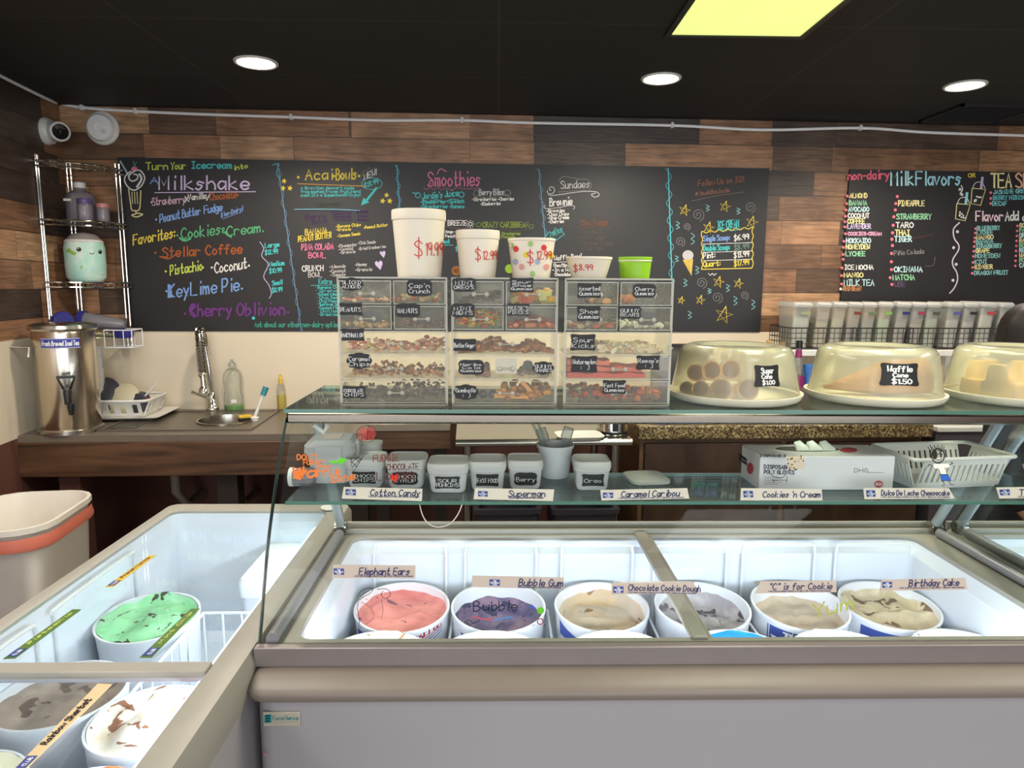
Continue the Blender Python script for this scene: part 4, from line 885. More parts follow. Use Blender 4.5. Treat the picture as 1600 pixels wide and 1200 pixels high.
# ---------------------------------------------------------------- dipping cabinets
from mathutils import noise as mnoise
FT, FY0, FY1 = .88, 1.235, 1.905
M_led = mat('lit_led_tube', (225, 236, 255), .4, emit=3)
M_gedge = mat('dark_glass_edge', (44, 62, 58), .15, var=.15)
def rect_ring(x0, x1, y0, y1, z, r=.03, n=3): return rrect(x1-x0, y1-y0, r, z, (x0+x1)/2, (y0+y1)/2, n)
def cabinet(x0, x1, label, mull, plate):
    t = thing('ice_cream_freezer', label, 'freezer', ((x0+x1)/2, 1.55, 0))
    ix0, ix1, iy0, iy1 = x0+.06, x1-.1, 1.278, 1.838
    R = lambda dx, dy, z, r=.035: rect_ring(x0+.005-dx, x1-.005+dx, 1.19-dy, 1.9, z, r)
    f = MB(); f.loft([R(0, 0, .04), R(0, 0, .82), rect_ring(ix0-.01, ix1+.01, iy0-.02, iy1+.02, .82), rect_ring(ix0-.01, ix1+.01, iy0-.02, iy1+.02, .40)], cap=(True, True))
    build('body', f, M_body, t)
    f = MB(); f.loft([R(0, -.05, .8495), R(0, -.044, .849), R(.004, -.02, .846), R(.008, -.002, .842), R(.011, .011, .836), R(.013, .018, .83), R(.013, .02, .822), R(.01, .016, .813), R(0, .0, .809), R(-.03, -.03, .809)], cap=(False, False))
    build('bumper', f, M_bump, t, smooth=50)
    build('front_strip', MB().box(x0-.006, x1+.005, FY0-.003, FY0+.016, .848, .886), M_alu, t, bev=.002)
    f = MB(); f.loft([rect_ring(x0, x1, FY0+.016, FY1, .84), rect_ring(x0, x1, FY0+.016, FY1, .872), rect_ring(x0+.006, x1-.006, FY0+.02, FY1-.006, FT), rect_ring(ix0, ix1, iy0, iy1, FT), rect_ring(ix0, ix1, iy0, iy1, .84)], cap=(False, False))
    f.box(x0+.01, x1-.01, FY1-.05, FY1-.04, FT, FT+.012); f.box(x0+.01, x1-.01, FY1-.012, FY1-.002, FT-.004, FT+.02)
    build('rim', f, M_rim, t)
    f = MB(); f.loft([rect_ring(ix0, ix1, iy0, iy1, .868), rect_ring(ix0+.006, ix1-.006, iy0, iy1-.006, .85), rect_ring(ix0+.018, ix1-.018, iy0+.005, iy1-.025, .838), rect_ring(ix0+.02, ix1-.02, iy0+.006, iy1-.028, .49, .05), rect_ring(ix0+.05, ix1-.05, iy0+.03, iy1-.05, .47, .05)], cap=(False, True))
    f.f[-1] = tuple(reversed(f.f[-1])); build('liner', f, M_liner, t)
    for m in mull:
        build('mullion', MB().box(m-.016, m+.016, iy0-.01, iy1+.015, FT-.006, FT+.008).box(m+.016, m+.03, iy0, iy1, FT-.014, FT-.002), M_rim, t, bev=.003)
    for x in (x0+.022, x1-.03): build('side_rail', MB().tube([(x, FY0+.022, FT+.012), (x, FY1-.08, FT+.012)], .0125, 12), mat('grey_rail', (150, 150, 154), .35, .3), t)
    # curved front pane
    f = MB(); n = len(PG); g = .006
    nm = []
    for i in range(n):
        a, b_ = PG[max(i-1, 0)], PG[min(i+1, n-1)]; d = math.hypot(b_[0]-a[0], b_[1]-a[1]); nm.append(((b_[1]-a[1])/d, -(b_[0]-a[0])/d))
    xa, xb = x0-.002, x1-.004
    out = [(x, y, z) for x in (xa, xb) for y, z in PG]; inn = [(x, PG[i][0]+nm[i][0]*g, PG[i][1]+nm[i][1]*g) for x in (xa, xb) for i in range(n)]
    v = out+inn; fs = []
    for i in range(n-1): fs += [(i, i+1, n+i+1, n+i), (2*n+i, 3*n+i, 3*n+i+1, 2*n+i+1)]
    f.add(v, fs, 0); k = len(f.f)
    f.add(v, [(i, 2*n+i, 2*n+i+1, i+1) for i in range(n-1)]+[(n+i, n+i+1, 3*n+i+1, 3*n+i) for i in range(n-1)]+[(0, n, 3*n, 2*n), (n-1, 3*n-1, 4*n-1, 2*n-1)][:1], 1)
    build('front_glass', f, [M_glass, M_gedge], t)
    ep = [(x0-.0055, PG[i][0]-nm[i][0]*.001, PG[i][1]-nm[i][1]*.001) for i in range(n)]+[(x0-.0055, PG[i][0]+nm[i][0]*.011, PG[i][1]+nm[i][1]*.011) for i in range(n-1, -1, -1)]
    build('glass_edge', MB().prism(ep, (.003, 0, 0)), M_gedge, t)
    for x, nmx in ((x0+.0045, 'side_glass'), (x1-.0105, 'side_glass')):
        pr = [(x, y+.008, z) for y, z in PG]+[(x, 1.64, 1.283), (x, 1.86, .905), (x, 1.86, .884)]
        build(nmx, MB().prism(pr, (.006, 0, 0)), M_glass, t)
    f = MB(); f.box(x0-.004, x1+.006, 1.476, 1.83, 1.294, 1.302); f.box(x0-.004, x1+.006, 1.4735, 1.4759, 1.2938, 1.3022, 1); f.box(x0-.0065, x0-.0042, 1.476, 1.83, 1.2938, 1.3022, 1)
    build('top_glass', f, [M_topglass, M_edge], t)
    build('top_rail', MB().box(x0-.003, x1+.004, 1.477, 1.502, 1.269, 1.2935), mat('darkened_chrome_rail', (126, 116, 106), .2, 1, var=.2, vs=6), t, bev=.005)  # chrome colour darkened to stand in for dark reflections
    f = MB(); f.box(x0+.012, x1-.02, 1.403, 1.622, 1.113, 1.1195); f.box(x0+.012, x1-.02, 1.4005, 1.4029, 1.1128, 1.1197, 1); f.box(x0+.012, x1-.02, 1.6222, 1.624, 1.1128, 1.1197, 2)
    build('mid_shelf', f, [clear('shelf_glass', (226, 236, 234), .14, (170, 182, 186), refl=.5), M_edge, mat('bright_edge', (214, 222, 218), .3)], t)
    for x in (x0+.02, x1-.025):
        e = build('post', MB().tube([(x, 1.855, .905), (x, 1.735, 1.10), (x, 1.635, 1.268)], .013, 10), mat('clear_grey_post', (176, 186, 190), .2, .35), t)
        build('clamp', MB().tube([(x-.016, 1.857, .9), (x+.016, 1.857, .9)], .016, 10).box(x-.012, x+.012, 1.84, 1.872, FT, .905), M_steel, e)
    for x in (x0+.05, x1-.06): build('shelf_clip', MB().tube([(x, 1.505, 1.262), (x+.02, 1.507, 1.244), (x+.03, 1.508, 1.262)], .006, 8), M_white, t)
    build('light_tube', MB().tube([(ix0+.05, iy0+.016, .858), (ix1-.05, iy0+.016, .858)], .007, 8), M_led, t)
    area('freezer_tube_light', ((ix0+ix1)/2, iy0+.03, .85), ix1-ix0-.1, .02, 5*(x1-x0)/1.7, (.80, .89, 1), (math.radians(55), 0, 0))
    if plate:
        a, c = aty(411, 1112, 1.1885), aty(470, 1134, 1.1885)
        e = build('maker_plate', MB().box(a.x, c.x, 1.187, 1.1898, c.z, a.z), mat('champagne_plate', (206, 198, 178), .3, .4), t, bev=.001)
        f = MB(); P = lambda x, y, off=0: aty(x, y, 1.1868)
        fill(f, P, [(413, 1117), (424, 1116), (424, 1129), (413, 1130)], 0, 0)
        for y in (1119, 1123, 1127): line(f, P, [(415, y), (421, y-.3)], 1.5, 1, False)
        write(f, P, 'Excellence', 426, 1125, 466, 6.5, 0, 1.1, 0, 0); line(f, P, [(427, 1129), (465, 1128)], .8, 2, False)
        f.v = [(q[0], q[1]-.0003*(i % 1), q[2]) for i, q in enumerate(f.v)]
        o = build('lettering', f, [mat('teal_logo', (30, 128, 136), .5), M_ink, ink((150, 150, 140))], e)
        f = MB(); ribbon(f, lambda x, y, off=0: aty(x, y, 1.1885), crom([(413, 1178), (416, 1176), (414, 1181), (412, 1180)], 4), 1.5); build('scuff', f, mat('red_scuff', (186, 110, 110), .6), t)
    return t
RF = cabinet(-.455, 1.262, 'wide ice cream display freezer with curved glass front facing the room', (.40,), True)
F3 = cabinet(1.29, 2.75, 'second glass-fronted display freezer, at the right end of the counter', (2.0,), False)

# ---------------------------------------------------------------- left chest freezer
lx0, lx1, ly0, ly1 = -1.035, -.462, .32, 2.135
LF = thing('chest_freezer', 'low white chest freezer with glass lids at the left, side-on', 'freezer', ((lx0+lx1)/2, 1.2, 0))
jx0, jx1, jy0, jy1 = lx0+.036, lx1-.062, ly0+.08, ly1-.062
f = MB(); f.loft([rect_ring(lx0+.008, lx1-.004, ly0+.01, ly1-.01, .04), rect_ring(lx0+.008, lx1-.004, ly0+.01, ly1-.01, .80), rect_ring(jx0-.01, jx1+.01, jy0-.01, jy1+.01, .80), rect_ring(jx0-.01, jx1+.01, jy0-.01, jy1+.01, .4)])
build('body', f, M_body, LF)
f = MB(); f.loft([rect_ring(lx0, lx1, ly0, ly1, .80), rect_ring(lx0-.004, lx1+.002, ly0-.01, ly1+.004, .82), rect_ring(lx0-.004, lx1+.002, ly0-.01, ly1+.004, .86), rect_ring(lx0+.006, lx1-.006, ly0, ly1-.006, .878), rect_ring(lx0+.02, lx1-.02, ly0+.012, ly1-.02, .881), rect_ring(jx0, jx1, jy0, jy1, .874), rect_ring(jx0, jx1, jy0, jy1, .84)], cap=(False, False))
build('rim', f, M_rim, LF)
f = MB(); f.loft([rect_ring(jx0, jx1, jy0, jy1, .866), rect_ring(jx0+.006, jx1-.006, jy0, jy1-.006, .85), rect_ring(jx0+.014, jx1-.014, jy0+.01, jy1-.014, .838), rect_ring(jx0+.018, jx1-.018, jy0+.016, jy1-.018, .49, .05), rect_ring(jx0+.03, jx1-.03, jy0+.03, jy1-.05, .47, .05)], cap=(False, True))
f.f[-1] = tuple(reversed(f.f[-1])); build('liner', f, M_liner, LF)
M_lid = clear('lid_glass', (247, 250, 250), refl=.2)
for a, c, z in ((1.165, jy1-.003, .868), (jy0+.003, 1.20, .858)):
    e = build('lid', MB().box(jx0+.003, jx1-.003, a, c, z, z+.004), M_lid, LF)
    f = MB()
    if z > .86: f.box(jx0, jx1, a, a+.034, z-.002, z+.012)
    else: f.box(jx0, jx1, c-.03, c-.004, z-.002, z+.0095)
    build('lid_frame', f, M_rim if z > .86 else mat('grey_lid_frame', (168, 172, 182), .35, .3), e, bev=.002)
build('light_tube', MB().tube([(jx1-.012, jy0+.1, .853), (jx1-.012, jy1-.1, .853)], .006, 8), M_led, LF)
area('freezer_tube_light', (jx1-.03, (jy0+jy1)/2, .848), .02, jy1-jy0-.2, 3.5, (.82, .93, 1), (0, math.radians(38), 0))
build('badge', MB().lathe([(0, 0), (.03, .001), (.03, .004), (0, .005)], c=(-.52, 2.09, .878), n=24, T=Matrix.Diagonal((1, 1, 1, 1))), M_white, LF)

# ---------------------------------------------------------------- ice cream tubs
M_carton = mat('white_carton', (234, 236, 242), .45, var=.02); M_cblue = mat('carton_blue', (64, 82, 158), .5); M_cred = mat('carton_red', (168, 50, 70), .5)
def tub(x, y, zr, r, label, cm, level=.03, tilt=0, print_=None, rough=.008, yaw=0, smear=None, group='ice cream tubs', mound=0):
    rot = Matrix.Rotation(math.radians(tilt), 3, 'X').to_quaternion()
    hgt = .25
    base = Vector((x, y, zr)) + rot @ Vector((0, 0, -hgt))
    t = thing('ice_cream_tub', label, 'ice cream tub', base, 0, group, rot)
    f = MB(); f.lathe([(0, 0), (r*.88, 0), (r*.985, hgt-.012), (r*1.01, hgt-.006), (r*1.01, hgt), (r*.965, hgt), (r*.955, hgt-.008), (r*.86, .02), (0, .02)], n=48)
    build('carton', f, M_carton, t, False)
    f = MB(); n, k = 48, 14; rings = []
    sd = rnd.random()*50
    for i in range(k+1):
        q = i/k; rr = r*.95*(1-(1-q)**1.0) if i else 2e-4
        ring = []
        for j in range(n):
            a = 2*PI*j/n; px, py = rr*math.cos(a), rr*math.sin(a)
            z = hgt-level + mound*(1-q*q) + mnoise.noise((px*22+sd, py*22, sd))*rough*1.3 + mnoise.noise((px*60+sd, py*60, sd))*rough*.5 + (.012*max(0, q-.86)/.14)
            if smear and q > .9: z += smear*max(0, math.sin(a+.3))*(q-.9)/.1
            ring.append((px, py, z))
        rings.append(ring)
    rings.reverse()
    f.loft(rings, cap=(False, True)); build('ice_cream', f, cm, t, False, smooth=80)
    if print_:
        f = MB()
        def P(u, v, off=0):                    # u degrees around from the camera side, v mm below the rim
            a = math.radians(-90+u)+yaw; k_ = r*(.985-.105*(v/1000)/(hgt-.012))+.0008+off*.2; return Vector((k_*math.cos(a), k_*math.sin(a), hgt-v/1000))
        print_(f, P); build('printing', f, [M_cblue, M_ink, M_cred], t, False)
    return t
def panel(f, P, u0, u1, v0, v1, m=0, n=10): 
    f.add([P(u0+(u1-u0)*i/n, v0) for i in range(n+1)]+[P(u0+(u1-u0)*i/n, v1) for i in range(n+1)], [(i, n+1+i, n+2+i, i+1) for i in range(n)], m)
def pr_gallon(f, P):
    panel(f, P, -60, -22, 22, 110); write(f, P, 'GALLON', 20, 29, 60, 12, 2, 2.6, -13, 0, off=.004)
    for d in (0, 7, 16): line(f, P, [(12, 40+d), (40, 28+d), (62, 18+d)], 2.2, 2 if d == 0 else 0, off=.004)
def pr_club(f, P):
    panel(f, P, -52, 14, 28, 120); line(f, P, [(-53, 24), (15, 24), (17, 120)], 2, 0, False, .004)
    write(f, P, 'THE', -26, 52, -6, 16, 1, 3.4, 0, 0, off=.004); write(f, P, 'ICE CREAM', -46, 76, 8, 16, 1, 3.4, 0, 0, off=.004); write(f, P, 'CLUB', -36, 99, 0, 16, 1, 3.4, 0, 0, off=.004)
    panel(f, P, 38, 60, 60, 68)
def pr_club2(f, P):
    panel(f, P, -62, 22, 16, 130)
    write(f, P, 'THE', -40, 38, -18, 16, 1, 3.6, 0, 0, off=.004); write(f, P, 'ICE CREAM', -56, 60, 14, 17, 1, 3.6, 0, 0, off=.004); write(f, P, 'CLUB', -46, 84, 4, 17, 1, 3.6, 0, 0, off=.004)
def pr_swoosh(f, P):
    n = 10; f.add([P(-70+4.2*i, 14+2.6*i) for i in range(n+1)]+[P(-70+4.2*i, 52+.3*i) for i in range(n+1)], [(i, n+1+i, n+2+i, i+1) for i in range(n)], 0)
    line(f, P, [(28, 60), (45, 46), (66, 26)], 4, 0, off=.004); line(f, P, [(32, 66), (50, 52), (70, 32)], 2, 2, off=.004); write(f, P, 'ICE CREAM', -48, 84, -4, 15, 2, 3, 0, 0, off=.004)
def pr_panel(f, P):
    panel(f, P, -60, -16, 18, 120); line(f, P, [(-14, 18), (-12, 120)], 3, 0, False, .004)
C_ele = cream_mat('salmon_ice_cream', (226, 146, 138), (200, 112, 112), .7, 11, (140, 92, 104), .04, 22)
C_bub = cream_mat('grape_ice_cream', (88, 78, 118), (158, 128, 146), .75, 12, (58, 54, 90), .14, 20)
C_tan = cream_mat('tan_ice_cream', (200, 184, 164), (216, 184, 140), .7, 12, (150, 112, 80), .05, 26)
C_gry = cream_mat('grey_cookie_ice_cream', (166, 158, 162), (196, 190, 192), .7, 14, (88, 78, 84), .13, 24)
C_bei = cream_mat('beige_ice_cream', (205, 186, 164), (220, 206, 188), .3, 8)
C_cak = cream_mat('cookie_cake_ice_cream', (200, 184, 152), (226, 212, 186), .5, 12, (120, 92, 72), .1, 22)
rear = ((-.243, C_ele, 'ice cream tub of salmon pink in the back row', pr_gallon, .032), (.003, C_bub, 'ice cream tub of dark purple in the back row', pr_club, .05), (.268, C_tan, 'ice cream tub of tan cookie dough in the back row', pr_swoosh, .05), (.528, C_gry, 'ice cream tub of grey cookie crumbs behind the mullion', None, .055), (.782, C_bei, 'ice cream tub of smooth beige with blue club print', pr_club2, .05), (1.015, C_cak, 'ice cream tub of beige dough with cookie pieces at the right end', pr_panel, .03))
for x, cm, lb, pr, lv in rear: tub(x, 1.672, .756, .12, lb, cm, lv, 5, pr, .012 if cm is C_cak else .007, smear=.02 if cm in (C_tan, C_gry) else 0)
front = ((597, cream_mat('cream_with_bits', (240, 234, 214), (228, 206, 166), .4, 9, (170, 130, 90), .1, 40), 'front row tub of cream with brown bits, leftmost in the display freezer'),
         (768, cream_mat('pink_white_ice_cream', (244, 226, 226), (240, 182, 180), .7, 7), 'front row tub of white and pink swirl in the display freezer'),
         (962, cream_mat('vanilla_ice_cream', (240, 236, 210), (246, 242, 226), .5, 10), 'front row tub of plain pale vanilla in the display freezer'),
         (1143, cream_mat('bright_blue_ice_cream', (24, 128, 226), (70, 170, 240), .6, 9), 'front row tub of bright blue ice cream'),
         (1304, cream_mat('pale_aqua_ice_cream', (196, 236, 244), (226, 246, 250), .6, 7), 'front row tub of pale aqua ice cream'),
         (1487, cream_mat('white_chip_ice_cream', (242, 242, 232), (250, 250, 244), .5, 9, (110, 92, 84), .06, 30), 'front row tub of white with dark chips at the right end'))
for px, cm, lb in front: tub(atz(px, 990, .762).x*.985, 1.412, .762, .121, lb, cm, .012, 0, None, .006, mound=.006)
# chest freezer tubs
C_mint = cream_mat('mint_chip_ice_cream', (150, 222, 166), (186, 238, 200), .6, 10, (70, 66, 50), .09, 34)
tub(-.864, 1.63, .752, .118, 'ice cream tub of mint green with chocolate chips in the chest freezer', C_mint, .016, 4, None, .011, mound=.012)
tub(-.864, 1.285, .765, .12, 'ice cream tub of grey-brown chocolate with dark flecks under the lid bar', cream_mat('grey_chocolate_ice_cream', (146, 130, 120), (164, 148, 138), .5, 10, (90, 70, 62), .1, 20), .03, 0, None, .006)
tub(-.648, 1.203, .765, .108, 'white ice cream tub with caramel and brown fudge pieces by the freezer rim', cream_mat('fudge_ripple_ice_cream', (226, 216, 206), (222, 196, 156), .6, 9, (138, 88, 64), .125, 26), .014, 0, None, .009, mound=.010)
tub(-.66, .978, .755, .107, 'ice cream tub of bright orange sherbet nearest the viewer in the chest freezer', cream_mat('orange_sherbet', (240, 128, 66), (248, 190, 130), .5, 8), .012, 0, None, .01, mound=.008)
tub(-.878, 1.03, .755, .1, 'pale ice cream tub left of the orange sherbet', cream_mat('vanilla_ice_cream', (240, 236, 210), (246, 242, 226), .5, 10), .012, 0, None, .006)

# wire tub holders in the display freezer
for i, (pa, pb) in enumerate(((585, 697), (727, 838), (877, 988), (1022, 1135), (1160, 1278), (1305, 1422))):
    xa, xb = aty(pa, 880, 1.803).x, aty(pb, 880, 1.803).x
    if i < 5: xb = min(xb, xa+.2)
    t = thing('tub_holder', 'white wire hoop holder behind the %s tub of the back row' % ('salmon pink', 'dark purple', 'tan', 'grey cookie', 'smooth beige', 'cookie piece')[i], 'wire holder', ((xa+xb)/2, 1.77, .49), 0, 'wire tub holders')
    build('hoop', MB().tube(crom([(xa, 1.803, .492), (xa, 1.803, .8), (xa+.002, 1.803, .855), (xa+.02, 1.803, .868), (xb-.02, 1.803, .868), (xb-.002, 1.803, .855), (xb, 1.803, .8), (xb, 1.803, .492)], 4), .0042, 8), M_wire, t)
for i, x in enumerate((-.118, .136, .402, .658, .902)):
    t = thing('tub_divider', 'white wire divider between tubs of the display freezer, %s from the left' % ('first', 'second', 'third', 'fourth', 'fifth')[i], 'wire divider', (x, 1.5, .49), 0, 'wire tub dividers')
    f = MB(); f.tube([(x, 1.30, .492), (x, 1.30, .70), (x, 1.76, .70), (x, 1.76, .492)], .0035, 7)
    f.tube([(x, 1.30, .60), (x, 1.76, .60)], .0025, 6)
    for y in (1.4, 1.5, 1.6): f.tube([(x, y, .492), (x, y, .70)], .0025, 6)
    build('wires', f, M_wire, t)
# hoops along the left wall of the chest freezer
for i, (ya, yb) in enumerate(((1.245, 1.40), (1.46, 1.80), (1.0, 1.2))):
    if i == 2: ya, yb = 1.0, 1.14
    t = thing('tub_holder', ('short white wire hoop on the left wall of the chest freezer', 'long white wire hoop below the yellow strip in the chest freezer', 'white wire hoop below the lid bar in the chest freezer')[i], 'wire holder', (jx0+.03, (ya+yb)/2, .49))
    x = jx0+.019
    build('hoop', MB().tube(crom([(x, ya, .492), (x, ya, .80), (x, ya+.002, .84), (x, ya+.02, .852), (x, yb-.02, .852), (x, yb-.002, .84), (x, yb, .8), (x, yb, .492)], 4), .0045, 8), M_wire, t)
t = thing('wire_basket', 'empty white wire basket right of the mint tub in the chest freezer', 'basket', (-.66, 1.55, .49))
f = MB(); bx0, bx1, by0, by1, bz = -.755, -.56, 1.33, 1.69, .73
f.tube([(bx0, by0, bz), (bx1, by0, bz), (bx1, by1, bz), (bx0, by1, bz)], .0042, 8, closed=True); f.tube([(bx0, by0, .5), (bx1, by0, .5), (bx1, by1, .5), (bx0, by1, .5)], .0036, 8, closed=True)
for k in range(5): x = bx0+(bx1-bx0)*k/4; f.tube([(x, by0, bz), (x, by0, .5), (x, by1, .5), (x, by1, bz)], .003, 6)
for k in range(1, 8): y = by0+(by1-by0)*k/8; f.tube([(bx0, y, bz), (bx0, y, .5), (bx1, y, .5), (bx1, y, bz)], .003, 6)
build('wires', f, M_wire, t)
t = thing('carton_box', 'white lidded carton in the far right corner of the chest freezer', 'box', (-.615, 1.9, .475))
build('body', MB().loft([rrect(.13, .24, .02, 0), rrect(.15, .27, .02, .26)]), M_carton, t, False); build('lid', MB().loft([rrect(.158, .278, .02, .261), rrect(.16, .28, .02, .3), rrect(.15, .27, .02, .31)]), M_carton, t, False)

# ---------------------------------------------------------------- flavor strips
M_strip = mat('cream_strip', (240, 226, 208), .45, var=.03); M_strip2 = mat('tan_strip', (196, 180, 168), .45, var=.03); M_navy = mat('navy_lettering', (42, 44, 92), .6)
M_logo = mat('blue_logo', (36, 62, 146), .5); M_holder = clear('strip_holder', (240, 236, 228), .3, (226, 218, 206), .08)
def strip(label, pl, quad, mats, text, tx, th, logo, sub=None, dy=0, group=None, back=None, tm=None, shear=.28):
    """thin label strip: quad TL,TR,BR,BL in photo units on the surface pl"""
    P3 = [pl(x, y, 0) for x, y in quad]
    t = thing('flavor_strip', label, 'sign', (P3[2]+P3[3])/2, 0, group)
    v = (P3[1]-P3[0]).cross(P3[3]-P3[0]).normalized()
    if v.dot(CAM-P3[0]) < 0: v = -v
    build('card', MB().prism(P3, v*-.0016), mats, t)
    if back:
        q = [pl(x, y, 0)-v*.0018 for x, y in back]; build('holder', MB().prism(q, v*-.001), M_holder, t)
    PP = lambda x, y, off=0: pl(x, y, 0)+v*(.0004+off*.1)
    if logo:
        f = MB(); fill(f, PP, logo, 0)
        cx, cy = sum(p[0] for p in logo)/4, sum(p[1] for p in logo)/4; ux, uy = (logo[1][0]-logo[0][0]), (logo[1][1]-logo[0][1]); vx, vy = (logo[3][0]-logo[0][0]), (logo[3][1]-logo[0][1])
        PL = lambda x, y, off=0: PP(logo[0][0]+ux*x/20+vx*y/12, logo[0][1]+uy*x/20+vy*y/12, off+.002)
        write(f, PL, 'THE', 7, 4, 13, 2.4, 1, .7, 0, 0); write(f, PL, 'ICE CREAM', 2, 7.6, 18, 2.6, 1, .8, 0, 0); write(f, PL, 'CLUB', 6, 11, 14, 2.4, 1, .7, 0, 0)
        build('logo', f, [M_logo, M_ink], t)
    if text:
        f = MB()
        x0, y0, x1 = tx; write(f, PP, text, x0, y0, x1, th, 0, th*.17, dy, 0, shear*.7)
        if sub: 
            sx0, sy0, sx1 = sub
            write(f, PP, 'rich and creamy blend swirled with ribbons and pieces', sx0, sy0, sx1, 2.4, 0, .55, dy*.8, 0)
        build('lettering', f, [tm or M_navy], t)
    return t
SH = lambda x, y, off=0: aty(x, y, 1.399)
def sq(a, b_, c, d): return [a, b_, c, d]
strip('white flavor strip reading Cotton Candy on the glass shelf edge', SH, sq((537, 761), (660, 764), (659, 783), (534, 779)), M_strip, 'Cotton Candy', (578, 774, 655), 9.5, sq((540, 764), (556, 764.5), (556, 774), (540, 773)), (576, 776.5, 655), 1)
strip('white flavor strip in front of the Fast Food and Berry tubs', SH, sq((742, 763), (866, 765), (864, 783), (740, 780)), M_strip, 'Superman', (794, 776, 851), 9.5, sq((747, 767), (762, 767.5), (762, 776), (747, 775.5)), (795, 778.8, 849), 0)
strip('white flavor strip below the loose milky lid on the shelf edge', SH, sq((938, 766), (1074, 763), (1077, 779), (940, 782)), M_strip, 'Caramel Caribou', (970, 777, 1061), 9.5, sq((942, 769.5), (958, 769.5), (958, 778), (942, 778)), (966, 779.5, 1068), -2)
strip('white flavor strip reading Cookies and Cream below the glove box', SH, sq((1158, 763), (1284, 765), (1285, 782), (1157, 782)), M_strip, "Cookies 'n Cream", (1191, 777, 1281), 9, sq((1161, 767), (1176, 767), (1177, 777), (1162, 777)), None, 0)
strip('white flavor strip reading Dulce De Leche Cheesecake below the plastic basket', SH, sq((1349, 763), (1483, 763), (1492, 779), (1351, 780)), M_strip, 'Dulce De Leche Cheesecake', (1377, 774, 1483), 8, sq((1353, 766), (1367, 766), (1368, 776), (1354, 776)), (1377, 777.5, 1484), 0, shear=.1)
SH3 = lambda x, y, off=0: aty(x, y, 1.399)
strip('white flavor strip at the right end of the glass shelf edge', SH, sq((1557, 762), (1592, 761.5), (1592, 777), (1562, 779)), M_strip, 'Th', (1591-.5, 776, 1591.6), .5, sq((1561, 765), (1577, 764.5), (1578, 773.5), (1563, 774)), None, 0) if False else None
strip('white flavor strip at the right end of the shelf edge, cut by the frame', SH3, sq((1557, 762), (1690, 760), (1692, 777), (1562, 779)), M_strip, 'Thin Mint', (1592, 774, 1660), 9, sq((1561, 765), (1577, 764.5), (1578, 773.5), (1563, 774)), (1590, 777, 1680), 0, shear=.1)
GI = lambda x, y, off=0: gls(x, y, .0085)
for lb, q, tx, th, lg, tt, sb, bk, dy in (
    ('tan flavor strip reading Elephant Ears on the curved glass', sq((522, 882), (650, 883.5), (649, 904), (520, 903)), (562, 898, 640), 10.5, sq((523, 888), (539, 888.5), (539, 898), (523, 897.5)), 'Elephant Ears', (555, 901, 646), None, 0),
    ('tan flavor strip reading Bubble Gum on the curved glass', sq((738, 899), (880, 902), (880, 920), (737, 917)), (810, 915, 878), 10.5, sq((765, 905), (781, 905.5), (781, 915), (765, 914.5)), 'Bubble Gum', (809, 918, 876), None, 1),
    ('tan flavor strip reading Chocolate Cookie Dough on the curved glass', sq((955, 911), (1080, 909.5), (1094, 926), (954, 928.5)), (980, 922, 1092), 9, sq((957, 916), (973, 916), (973, 926), (957, 926)), 'Chocolate Cookie Dough', (980, 926, 1082), sq((958, 908), (1084, 908), (1082, 913), (958, 913)), 2),
    ('tan flavor strip reading C is for Cookie on the curved glass', sq((1186, 908), (1303, 907), (1304, 925), (1178, 927)), (1199, 921, 1296), 9.5, None, '"C" is for Cookie', (1198, 924.5, 1295), sq((1177, 907.5), (1303, 906.5), (1303, 911), (1177, 912)), -1),
    ('tan flavor strip reading Birthday Cake on the curved glass', sq((1374, 905.5), (1504, 902.5), (1507, 921), (1372, 923)), (1416, 916, 1493), 10, sq((1375, 909), (1390, 908.7), (1390, 917.7), (1375, 918)), 'Birthday Cake', (1401, 919.5, 1502), None, -1.5)):
    strip(lb, GI, q, M_strip2, tt, tx, th, lg, sb, dy, back=bk)
LZ = lambda x, y, off=0: atz(x, y, .8742)
LZ2 = lambda x, y, off=0: atz(x, y, .864)
def lstrip(label, pl, q, m, text, kl, m2=None, tm=None, a=.28, b_=.92, hh=.5):
    """strip lying on the lid: q = start-left, start-right (near end), far-right, far-left"""
    A, B, C, D = [Vector(p) for p in q]
    def loc(u, v, off=0):
        p = (A+(B-A)*v)*(1-u)+(D+(C-D)*v)*u; return pl(p.x, p.y)+Vector((0, 0, .0006+off*.1))
    P3 = [pl(*p) for p in q]; t = thing('flavor_strip', label, 'sign', (P3[0]+P3[2])/2)
    build('card', MB().prism(P3, (0, 0, -.0012)), m, t)
    f = MB(); L_ = lambda x, y, off=0: loc(x/100, y/10, off)
    fill(f, L_, [(3, 1), (3+kl, 1), (3+kl, 9), (3, 9)], 0)
    write(f, lambda x, y, off=0: L_(3+kl*x/20, 10-(12-y)/12*9, .003), 'CLUB', 3, 8, 17, 4, 1, .9, 0, 0); build('logo', f, [M_logo, M_ink], t)
    f = MB(); write(f, L_, text, a*100, 10*(.5+hh/2)-.6, b_*100, 10*hh, 0, 1.15, 0, 0, .1); build('lettering', f, [tm or M_navy], t)
lstrip('yellow flavor strip lying on the far glass lid', LZ, ((164, 917), (178, 916), (244, 867), (233, 868)), mat('yellow_strip', (214, 178, 52), .45), 'French Vanilla', 16, hh=.4)
lstrip('dark green flavor strip on the far glass lid, left of the mint tub', LZ, ((5, 1029), (24, 1028), (127, 952), (113, 952)), mat('green_strip', (84, 116, 48), .45), 'Pistachio', 16, tm=ink((196, 210, 120)), hh=.35)
lstrip('dark green flavor strip on the far glass lid, over the rim of the mint tub', LZ, ((218, 1027), (237, 1027), (312, 951), (299, 951)), mat('green_strip', (84, 116, 48), .45), 'Mint Chip', 16, tm=ink((196, 210, 120)), hh=.35)
